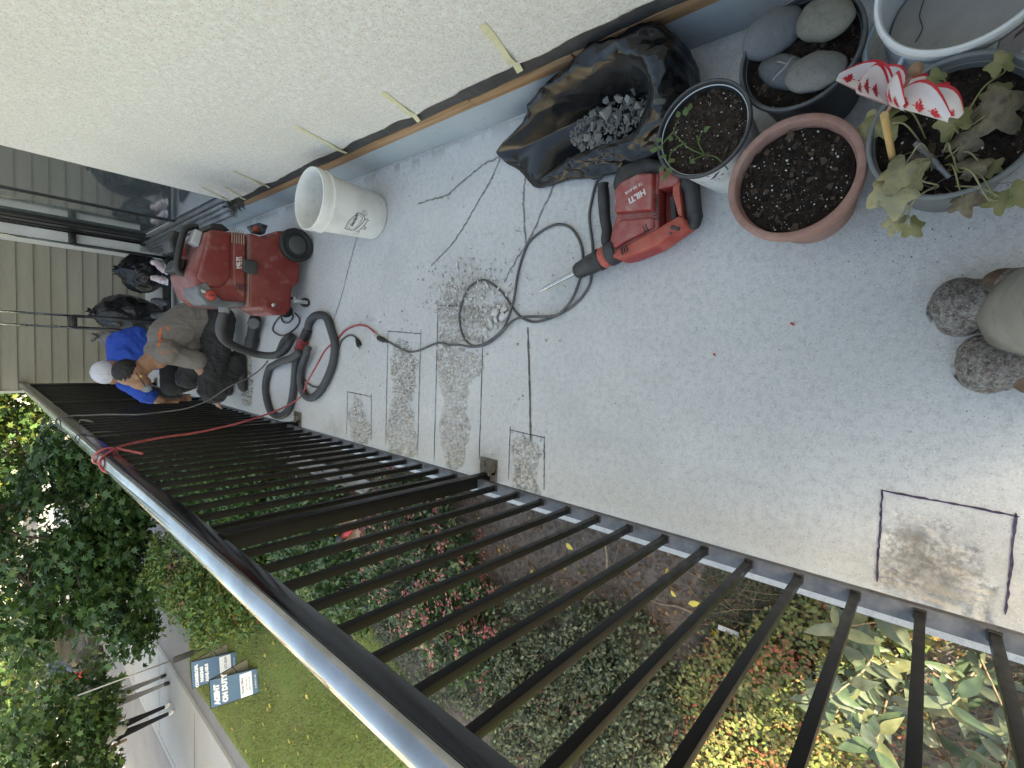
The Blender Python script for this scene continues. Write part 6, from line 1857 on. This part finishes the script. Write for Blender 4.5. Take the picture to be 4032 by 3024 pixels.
obj('power_cable', G().tube(spline(vc, 6), .0058, 7), CORDM, vac, smooth=True)
cz = [(.42, 3.92, .008), (.28, 3.90, .008), (.22, 3.78, .008), (.25, 3.66, .008), (.33, 3.68, .008)]
cord('black_cable', 'black cable curling on the floor behind the vacuum', cz, .006, CORDM)

# ------------------------------------------------------------------ people
SKIN = M('skin', (.33, .18, .115), .5, var=[((.27, .135, .085), 18, .4, .7), ((.38, .21, .14), 50, .5, .8)], bump=.08, bs=300)
SHIRTG = M('taupe_tshirt', (.165, .148, .132), .9, var=[((.20, .18, .16), 4, .4, .7)], bump=.2, bs=500)
TROUB = M('black_work_trousers', (.022, .022, .024), .85, var=[((.05, .049, .048), 9, .5, .8)], bump=.25, bs=350)
SHIRTB = M('blue_tshirt', (.010, .055, .36), .85, var=[((.012, .075, .44), 5, .4, .7)], bump=.2, bs=500)
HAIRM = M('short_dark_hair', (.012, .011, .011), .6, bump=.6, bs=420)
CAPM = M('white_cap', (.60, .60, .68), .8, var=(.52, .52, .58), vs=8, bump=.15, bs=500)
BOOT = M('dark_boot', (.03, .028, .026), .7, dust=((.3, .28, .25), .0, .4, 12))

def cloth(nm, caps, mat, parent, vox=.010, it=8, amp=.010, frq=(9, 9, 14), seed=1, rdg=True, dirv=None):
    V, F, N = remeshed(caps, vox, it)
    w = np.stack([fbm(V * 5, 2, seed + 30), fbm(V * 5, 2, seed + 31), fbm(V * 5, 2, seed + 32)], 1) * .25
    n = fbm((V + w) * np.array(frq), 3, seed, ridge=rdg) - .55
    V = V + N * (n * amp)[:, None]
    return obj(nm, (V, F), mat, parent, smooth=True)

p1 = thing('person', 'kneeling worker in a taupe T-shirt and black trousers with short dark hair', 'person', (-.05, 4.2, 0), None)
hd = Vector((-.262, 4.20, .712))
V, F, N = remeshed([('e', tuple(hd + Vector((.012, .0, .012))), (.088, .076, .100)), ('e', tuple(hd + Vector((-.055, .012, -.045))), (.052, .058, .066)), ('c', tuple(hd + Vector((.055, .01, -.06))), (-.125, 4.215, .57), .058, .064),
                    ('c', (-.15, 4.215, .565), (-.06, 4.23, .53), .07, .09), ('c', tuple(hd + Vector((-.098, .02, -.05))), tuple(hd + Vector((-.112, .022, -.065))), .014, .012),
                    ('e', tuple(hd + Vector((-.002, -.075, -.025))), (.018, .010, .030)), ('e', tuple(hd + Vector((-.002, .078, -.025))), (.018, .010, .030)),
                    ('c', (-.19, 4.10, .34), (-.33, 4.14, .24), .040, .034), ('c', (-.33, 4.14, .24), (-.43, 4.18, .20), .032, .026),
                    ('c', (-.43, 4.18, .20), (-.475, 4.20, .185), .03, .026), ('c', (-.12, 4.36, .36), (-.36, 4.36, .25), .04, .03)] +
                   [('c', (-.47, 4.175 + .016 * q, .188 + .006 * q), (-.525 + .004 * q, 4.165 + .018 * q, .165 + .004 * q), .0095, .008) for q in range(4)] + [('c', (-.44, 4.20, .195), (-.475, 4.225, .16), .011, .009)], .0075, 4)
obj('body', (V, F), SKIN, p1, smooth=True)
V, F, N = remeshed([('e', tuple(hd + Vector((.024, .0, .034))), (.088, .079, .084)), ('c', tuple(hd + Vector((.056, .0, .0))), tuple(hd + Vector((.058, .006, -.010))), .048, .044)], .007, 4)
V = V + N * ((fbm(V * 110, 2, 3) - .5) * .008)[:, None]
obj('hair', (V, F), HAIRM, p1, smooth=True)
cloth('shirt', [('c', (.165, 4.235, .235), (.13, 4.23, .36), .135, .150), ('c', (.13, 4.23, .36), (.02, 4.22, .475), .150, .150), ('c', (.02, 4.22, .475), (-.085, 4.21, .530), .140, .105), ('c', (-.09, 4.10, .535), (-.09, 4.33, .535), .090, .090),
                ('c', (-.110, 4.11, .505), (-.150, 4.085, .352), .074, .068), ('c', (-.10, 4.35, .50), (-.13, 4.37, .37), .075, .065), ('c', (-.09, 4.21, .48), (-.06, 4.21, .38), .10, .10)], SHIRTG, p1, .0068, 5, .017, (19, 8, 13), 5)
cloth('trousers', [('c', (.16, 4.20, .195), (.14, 4.32, .195), .135, .135), ('c', (.10, 4.15, .20), (-.385, 4.10, .262), .118, .078), ('c', (.10, 4.33, .20), (-.30, 4.38, .34), .115, .076),
                   ('c', (-.385, 4.10, .255), (-.22, 4.13, .075), .080, .066), ('c', (-.22, 4.13, .085), (-.14, 4.14, .075), .068, .066), ('c', (-.30, 4.38, .33), (-.26, 4.40, .10), .074, .062), ('c', (-.385, 4.10, .27), (-.40, 4.10, .22), .075, .07)], TROUB, p1, .008, 4, .026, (20, 20, 14), 8)
V, F, N = remeshed([('c', (-.13, 4.13, .05), (-.35, 4.10, .036), .046, .036), ('c', (-.33, 4.10, .034), (-.37, 4.095, .030), .034, .028)], .008, 4)
V[:, 2] = np.maximum(V[:, 2], .001)
obj('shoe', (V, F), BOOT, p1, smooth=True)
V, F, N = remeshed([('c', (-.22, 4.41, .05), (-.42, 4.40, .038), .046, .036)], .008, 4)
V[:, 2] = np.maximum(V[:, 2], .001)
obj('shoe', (V, F), BOOT, p1, smooth=True)
V, F, N = remeshed([('c', tuple(hd + Vector((-.090, -.025, -.078))), tuple(hd + Vector((-.100, .04, -.085))), .030, .030)], .006, 3)
obj('dust_mask', (V, F), M('mask_grey', (.20, .22, .24), .7), p1, smooth=True)
obj('mask_strap', G().tube(spline([tuple(hd + Vector((-.080, -.060, -.060))), tuple(hd + Vector((-.03, -.079, -.03))), tuple(hd + Vector((.02, -.083, .0)))], 5), .003, 6), TROUB, p1, smooth=True)
obj('ear_plug', G().ell(hd + Vector((-.004, -.088, -.028)), (.006, .006, .006)), M('plug_yellow', (.65, .60, .05), .5), p1, smooth=True)
obj('glove', G().ell((-.10, 4.45, .36), (.05, .035, .06)), M('grey_knee', (.12, .12, .125), .8), p1, smooth=True) if False else None
# orange print on the back of the shirt
so = [o for o in p1.children if o.name.startswith('shirt')][0]
sv = [tuple(Vector(WL[so.name]) + v.co) for v in so.data.vertices]
bvs = BVHTree.FromPolygons(sv, [tuple(p.vertices) for p in so.data.polygons])
ORG = M('orange_print', (.62, .12, .03), .7)
def decal(pts, w):
    V, F = [], []
    n = len(pts)
    for i in range(n):
        a, b = Vector(pts[max(i - 1, 0)]), Vector(pts[min(i + 1, n - 1)])
        for s_ in (-1, 1):
            t = (b - a).normalized()
            c = Vector(pts[i])
            out_ = (c - Vector((.0, 4.35, .40))).normalized()
            nr = t.cross(out_).normalized() * w / 2 * s_
            h = bvs.find_nearest(c + nr)
            V.append(tuple(h[0] + h[1] * .0015))
        if i:
            F.append((2 * i - 2, 2 * i - 1, 2 * i + 1, 2 * i))
    return obj('shirt_print', (np.array(V), F), ORG, p1)
def backpt(u, v):
    # u along the shoulders, v down the back
    return (-.06 + .17 * u, 4.085, .60 - .16 * v)
def px_arc(c, r0, r1, a0, a1, n=9):
    return [(c[0] + r0 * math.cos(a0 + (a1 - a0) * k / (n - 1)), c[1] - .05, c[2] + r1 * math.sin(a0 + (a1 - a0) * k / (n - 1))) for k in range(n)]
decal(px_arc((-.035, 4.10, .565), .040, .034, -.6, 2.2), .016)
decal(px_arc((-.065, 4.10, .560), .028, .034, 2.6, 4.6), .014)
decal(px_arc((.045, 4.12, .585), .030, .026, .2, 2.6), .012)
decal(px_arc((.060, 4.12, .560), .030, .020, -1.2, .8), .010)

p2 = thing('person', 'crouching worker in a bright blue T-shirt and white cap reaching to the railing', 'person', (-.2, 4.95, 0), None)
h2 = Vector((-.285, 4.90, .725))
V, F, N = remeshed([('e', tuple(h2), (.085, .082, .10)), ('e', tuple(h2 + Vector((-.03, .05, -.06))), (.055, .05, .06)), ('c', tuple(h2 + Vector((.02, .02, -.08))), (-.22, 4.96, .60), .058, .064), ('e', tuple(h2 + Vector((.086, -.01, -.015))), (.012, .02, .03)), ('e', tuple(h2 + Vector((-.084, -.01, -.015))), (.012, .02, .03)),
                    ('c', (-.46, 4.86, .50), (-.53, 4.83, .40), .044, .040), ('c', (-.53, 4.83, .40), (-.535, 4.90, .30), .038, .030), ('c', (-.535, 4.90, .30), (-.53, 4.95, .22), .032, .028), ('c', (.02, 4.96, .52), (.03, 5.0, .40), .05, .045)] +
                   [('c', (-.54 + .018 * q, 4.955, .215), (-.545 + .02 * q, 4.965, .15), .010, .008) for q in range(4)] + [('c', (-.51, 4.94, .23), (-.485, 4.95, .185), .011, .009)], .009, 4)
obj('body', (V, F), SKIN, p2, smooth=True)
V, F, N = remeshed([('e', tuple(h2 + Vector((.0, .0, .035))), (.093, .092, .088))], .008, 3)
V = V[:]
obj('cap', (V, F), CAPM, p2, smooth=True)
obj('cap_seam', G().tube(spline([tuple(h2 + Vector((-.02, -.094, .02))), tuple(h2 + Vector((-.012, -.075, .085))), tuple(h2 + Vector((0, -.02, .122))), tuple(h2 + Vector((0, .03, .120)))], 6), .004, 6), M('cap_seam', (.66, .66, .70), .8), p2, smooth=True)
obj('cap_brim', G().prism([(-.36, 4.96), (-.34, 5.06), (-.285, 5.09), (-.23, 5.06), (-.21, 4.96)], .73, .736), CAPM, p2, bevel=.002)
cloth('shirt', [('c', (-.10, 5.05, .30), (-.12, 5.02, .50), .15, .16), ('c', (-.30, 4.96, .62), (-.06, 5.0, .62), .105, .110), ('c', (-.12, 5.02, .5), (-.15, 4.98, .60), .155, .13),
                ('c', (-.34, 4.93, .62), (-.475, 4.85, .490), .082, .066), ('c', (-.03, 4.97, .62), (.02, 4.96, .54), .088, .074)], SHIRTB, p2, .009, 6, .026, (14, 12, 16), 12)
cloth('trousers', [('c', (-.13, 5.08, .24), (-.05, 5.08, .24), .14, .14), ('c', (-.14, 5.05, .26), (-.40, 4.80, .34), .11, .08), ('c', (-.02, 5.05, .24), (-.14, 4.76, .34), .11, .08), ('c', (-.40, 4.80, .33), (-.36, 4.98, .09), .078, .06), ('c', (-.14, 4.76, .33), (-.10, 4.95, .09), .078, .06)], TROUB, p2, .011, 5, .012, (12, 12, 12), 15)
for xx in (-.36, -.11):
    V, F, N = remeshed([('c', (xx, 5.02, .05), (xx - .03, 4.84, .036), .045, .036)], .009, 3)
    obj('shoe', (V, F), BOOT, p2, smooth=True)

# the one who holds the camera: boots and trouser legs
p3_ = thing('person', 'standing person seen from above, dusty brown boots and beige grey trouser cuff', 'person', (.09, -.2, 0), None)
LEATH = M('dusty_leather', (.055, .042, .034), .75, var=[((.11, .068, .05), 14, .42, .66), ((.22, .205, .19), 75, .38, .66), ((.32, .31, .30), 190, .46, .72)], bump=.5, bs=220)
LEATH2 = M('boot_brown', (.115, .068, .045), .65, var=[((.20, .14, .10), 25, .45, .7)], bump=.3, bs=150)
TRB = M('beige_trousers', (.245, .235, .205), .9, var=[((.30, .29, .26), 6, .4, .7), ((.19, .18, .155), 20, .5, .75)], bump=.3, bs=400)
SOLE = M('boot_sole', (.05, .047, .043), .8, var=[((.52, .52, .51), 30, .42, .6)], bump=.4, bs=100)
def boot(tx, ty, dxy, wd=.050):
    d = Vector((dxy[0], dxy[1], 0)).normalized()
    s_ = Vector((-d.y, d.x, 0))
    T = Vector((tx, ty, 0))
    caps = [('c', tuple(T - d * .055 + Vector((0, 0, .055))), tuple(T - d * .105 + Vector((0, 0, .060))), .055, .052), ('c', tuple(T - d * .05 + s_ * .018 + Vector((0, 0, .05))), tuple(T - d * .05 - s_ * .018 + Vector((0, 0, .05))), .047, .047),
            ('c', tuple(T - d * .10 + Vector((0, 0, .065))), tuple(T - d * .20 + Vector((0, 0, .095))), .047, .050), ('c', tuple(T - d * .20 + Vector((0, 0, .06))), tuple(T - d * .25 + Vector((0, 0, .06))), .048, .042), ('c', tuple(T - d * .21 + Vector((0, 0, .09))), tuple(T - d * .215 + Vector((0, 0, .22))), .052, .056)]
    V, F, N = remeshed(caps, .0055, 6)
    V[:, 2] = np.maximum(V[:, 2], .014)
    V = V + N * ((fbm(V * np.array((26, 40, 20)), 3, 5, ridge=True) - .55) * .005)[:, None]
    b = obj('boot', (V, F), LEATH, p3_, smooth=True)
    V, F, N = remeshed([('c', tuple(T - d * .055 + Vector((0, 0, .014))), tuple(T - d * .25 + Vector((0, 0, .014))), .062, .046)], .006, 4)
    V[:, 2] = np.clip(V[:, 2], .0005, .020)
    obj('sole', (V, F), SOLE, b, smooth=True)
    V, F, N = remeshed([('c', tuple(T - d * .135 + s_ * .02 + Vector((0, 0, .085))), tuple(T - d * .135 - s_ * .02 + Vector((0, 0, .085))), .042, .042), ('c', tuple(T - d * .15 + Vector((0, 0, .09))), tuple(T - d * .21 + Vector((0, 0, .11))), .043, .05)], .006, 4)
    obj('tongue', (V, F), LEATH2 if tx > .1 and False else LEATH, b, smooth=True)
    V, F, N = remeshed([('c', tuple(T - d * .118 + s_ * .030 + Vector((0, 0, .074))), tuple(T - d * .118 - s_ * .030 + Vector((0, 0, .074))), .037, .037)], .0055, 3)
    obj('vamp_band', (V, F), LEATH2, b, smooth=True)
    obj('toe_seam', G().tube(spline([tuple(T - d * .085 + s_ * .056 + Vector((0, 0, .04))), tuple(T - d * .088 + s_ * .036 + Vector((0, 0, .088))), tuple(T - d * .090 + Vector((0, 0, .104))), tuple(T - d * .088 - s_ * .036 + Vector((0, 0, .088))), tuple(T - d * .085 - s_ * .056 + Vector((0, 0, .04)))], 5), .0022, 6), SOLE, b, smooth=True)
    for q in range(3):
        c = T - d * (.125 + .022 * q) + Vector((0, 0, .122 + .008 * q))
        obj('lace', G().tube(spline([tuple(c + s_ * .030 - Vector((0, 0, .012))), tuple(c), tuple(c - s_ * .030 - Vector((0, 0, .012)))], 4), .0028, 6), GRIP, b, smooth=True)
boot(.138, .012, (-.16, 1))
boot(.018, -.038, (-.10, 1))
for (bx_, by_, tx_, kx) in ((.130, -.182, 0, .13), (.012, -.27, 0, .01)):
    g = G()
    rows_ = [(.088, .098, 0), (.090, .100, .02), (.092, .14, .0), (.086, .25, -.01), (.084, .42, -.03), (.092, .60, -.04), (.100, .84, -.06)]
    V, F = [], []
    na = 40
    for (rr, zz, dy) in rows_:
        for k in range(na):
            a = 2 * math.pi * k / na
            V.append((bx_ + rr * math.cos(a) * 1.08 + (kx - bx_) * zz * .3, by_ + dy + rr * 1.10 * math.sin(a), zz))
    for i in range(len(rows_) - 1):
        for k in range(na):
            F.append((i * na + k, i * na + (k + 1) % na, (i + 1) * na + (k + 1) % na, (i + 1) * na + k))
    V = np.array(V)
    V[:, 0] += (fbm(V * 9, 3, 4) - .5) * .020
    V[:, 1] += (fbm(V * 9 + 4, 3, 5) - .5) * .020
    tl = obj('trouser_leg', (V, F), TRB, p3_, smooth=True)
    m_ = tl.modifiers.new('t', 'SOLIDIFY')
    m_.thickness = .004
    hemp = [(V[k][0], V[k][1], V[k][2] + .002) for k in range(na)]
    obj('hem', G().tube([Vector(p) for p in hemp + hemp[:1]], .0032, 6), TRB, tl, smooth=True)
obj('seat', G().ell((.09, -.30, .90), (.19, .12, .14)), TRB, p3_, smooth=True)

# ------------------------------------------------------------------ far end: rack, bags, shoes
BAGB = M('trash_bag_film', (.011, .011, .012), .30, spec=.5, rvar=.08, vs=10)
BAGT = M('grey_translucent_bag', (.17, .165, .16), .3, spec=.6, trans=.2)
def trash(label, c, rad, seed, mat, knot=True):
    t = thing('rubbish_bag', label, 'rubbish bag', (c[0], c[1], 0), 'tied rubbish bags at the far end')
    g = G().ell((0, 0, 0), (1, 1, 1), 90, 60)
    V = np.array(g.v)
    n = V.copy()
    V = V * np.array(rad)
    zc = n[:, 2]
    pinch = np.where(zc > .55, 1 - np.clip((zc - .55) / .45, 0, 1) ** 1.2 * .75, 1)
    V[:, :2] *= pinch[:, None]
    V[:, 2] *= np.where(zc > .6, 1.15, 1)
    w = np.stack([fbm(V * 6, 2, seed), fbm(V * 6, 2, seed + 1), fbm(V * 6, 2, seed + 2)], 1) * .2
    f = fbm((V + w) * np.array((11, 11, 5)), 3, seed + 5, ridge=True) - .6
    V += n * (f * .055)[:, None]
    V[:, 2] += rad[2]
    V[:, 2] = np.maximum(V[:, 2], .001)
    V += np.array((c[0], c[1], 0))
    obj('film', (V, g.f), mat, t, smooth=True, fixn=False)
    if knot:
        z = rad[2] * 2.1
        k = G()
        r = random.Random(seed)
        for q in range(7):
            a = q * .9
            k.add([(c[0], c[1], z - .03), (c[0] + .05 * math.cos(a), c[1] + .05 * math.sin(a), z + r.uniform(.0, .05)), (c[0] + .05 * math.cos(a + .6), c[1] + .05 * math.sin(a + .6), z + r.uniform(-.02, .05))], [(0, 1, 2)])
        obj('knot', k, mat, t, smooth=True)
trash('tied black rubbish bag standing in the corner behind the garment rack', (.69, 6.45, 0), (.20, .19, .20), 3, BAGB)
trash('taller matt black rubbish bag left of the corner bag against the siding', (.24, 6.60, 0), (.21, .19, .29), 9, BAGB)
trash('dusty grey translucent bag half hidden behind the blue-shirted worker', (-.02, 6.75, 0), (.16, .16, .26), 15, BAGT)
rk = thing('garment_rack', 'metal garment rack with black lower tubes on a low black base', 'clothes rack', (.5, 6.05, 0))
RKB = M('rack_black', (.012, .012, .012), .35)
for xx in (.885, .122):
    for dy, dx_ in ((-.03, -.055), (.03, .055)):
        obj('lower_tube', G().tube([(xx + dx_, 6.05 + dy, .03), (xx + dx_, 6.05 + dy, .80)], .014, 10), RKB, rk, smooth=True)
        obj('upper_tube', G().tube([(xx + dx_, 6.05 + dy, .801), (xx + dx_, 6.05 + dy, 1.75)], .010, 10), CHROME, rk, smooth=True)
    obj('clamp', G().box(xx - .05, xx + .05, 6.05 - .075, 6.05 + .075, .785, .835), RKB, rk, bevel=.006)
    obj('foot_bar', G().box(xx - .03, xx + .03, 5.80, 6.32, .012, .055), RKB, rk, bevel=.008)
    for yy_ in (5.82, 6.30):
        obj('castor', G().lathe([(.0001, .012), (.02, .012), (.024, .006), (.024, -.006), (.02, -.012), (.0001, -.012)], (xx, yy_, .024), 14, Matrix.Rotation(math.pi / 2, 4, 'Y')), RKB, rk, smooth='auto')
obj('white_panel', G().box(.845, .930, 6.045, 6.065, .30, 1.75), WHITEPAINT, rk, bevel=.004)
obj('shelf_bar', G().box(.16, .85, 5.96, 5.985, .06, .09).box(.16, .85, 6.115, 6.14, .06, .09), RKB, rk, bevel=.004)
obj('shelf_bar', G().box(.16, .85, 5.96, 6.14, .0905, .096), RKB, rk, bevel=.002)
PINKM = M('pink_shoe', (.62, .44, .46), .7, var=[((.72, .68, .66), 25, .45, .6)])
def shoe_obj(label, c, ang, mat, L_=.24, hgt=.05, cat='shoe', grp='shoes on the rack base'):
    t = thing('shoe', label, cat, c, grp)
    R3 = Matrix.Translation(Vector(c)) @ Matrix.Rotation(ang, 4, 'Z')
    P = lambda a, b, z: tuple(R3 @ Vector((a, b, z)))
    V, F, N = remeshed([('c', P(0, -.35 * L_, hgt), P(0, .05 * L_, hgt * .8), .036, .038), ('c', P(0, 0, hgt * .7), P(0, .36 * L_, hgt * .6), .040, .030), ('c', P(0, -.35 * L_, hgt), P(0, -.33 * L_, hgt * 1.7), .034, .030)], .007, 4)
    obj('upper', (V, F), mat, t, smooth=True)
    obj('sole', G().prism([((R3 @ Vector((a, b, 0))).x, (R3 @ Vector((a, b, 0))).y) for a, b in ((-.035, -.46 * L_), (.035, -.46 * L_), (.04, .1 * L_), (.03, .48 * L_), (-.03, .48 * L_), (-.04, .1 * L_))], c[2] + .001, c[2] + .018), SIGNW if mat is PINKM else RUBBER, t, bevel=.004)
shoe_obj('pink and white trainer on the rack base, the one nearer the glass door', (.735, 6.02, .097), 2.6, PINKM)
shoe_obj('pink and white trainer on the rack base, the one farther from the glass door', (.600, 6.02, .097), 2.9, PINKM)
shoe_obj('dark grey clog on the floor by the rack, next to the pink shoes', (.372, 5.96, .097), 3.0, M('clog_grey', (.06, .065, .07), .5), .25, .055)
shoe_obj('dark grey clog at the railing end of the rack', (.235, 5.96, .097), 3.2, M('clog_grey_b', (.07, .075, .08), .5), .25, .055)
st_ = tag(obj('grey_strip', G().box(-.06, .06, -.22, .22, .002, .03, Matrix.Translation((.46, 5.62, 0)) @ Matrix.Rotation(-.28, 4, 'Z')), M('grey_plastic', (.06, .062, .07), .5), bevel=.008), 'dark grey plastic tool case lying on the floor behind the vacuum', 'case')
# dark tool and cables heaped behind the hose
tl_ = thing('angle_grinder', 'dark grinder with a steel guard lying beyond the hose under the vacuum', 'power tool', (.12, 3.85, 0))
V, F, N = remeshed([('c', (.17, 3.80, .06), (.02, 3.88, .05), .045, .04), ('c', (.02, 3.88, .05), (-.05, 3.92, .05), .05, .045)], .009, 4)
obj('body', (V, F), BLACKPLASTIC, tl_, smooth=True)
obj('guard', G().lathe([(.0001, .010), (.035, .010), (.042, 0), (.04, -.015)], (.14, 3.72, .10), 24, Matrix.Rotation(1.0, 4, 'X')), M('guard_grey', (.12, .12, .12), .5, .3), tl_, smooth='auto')
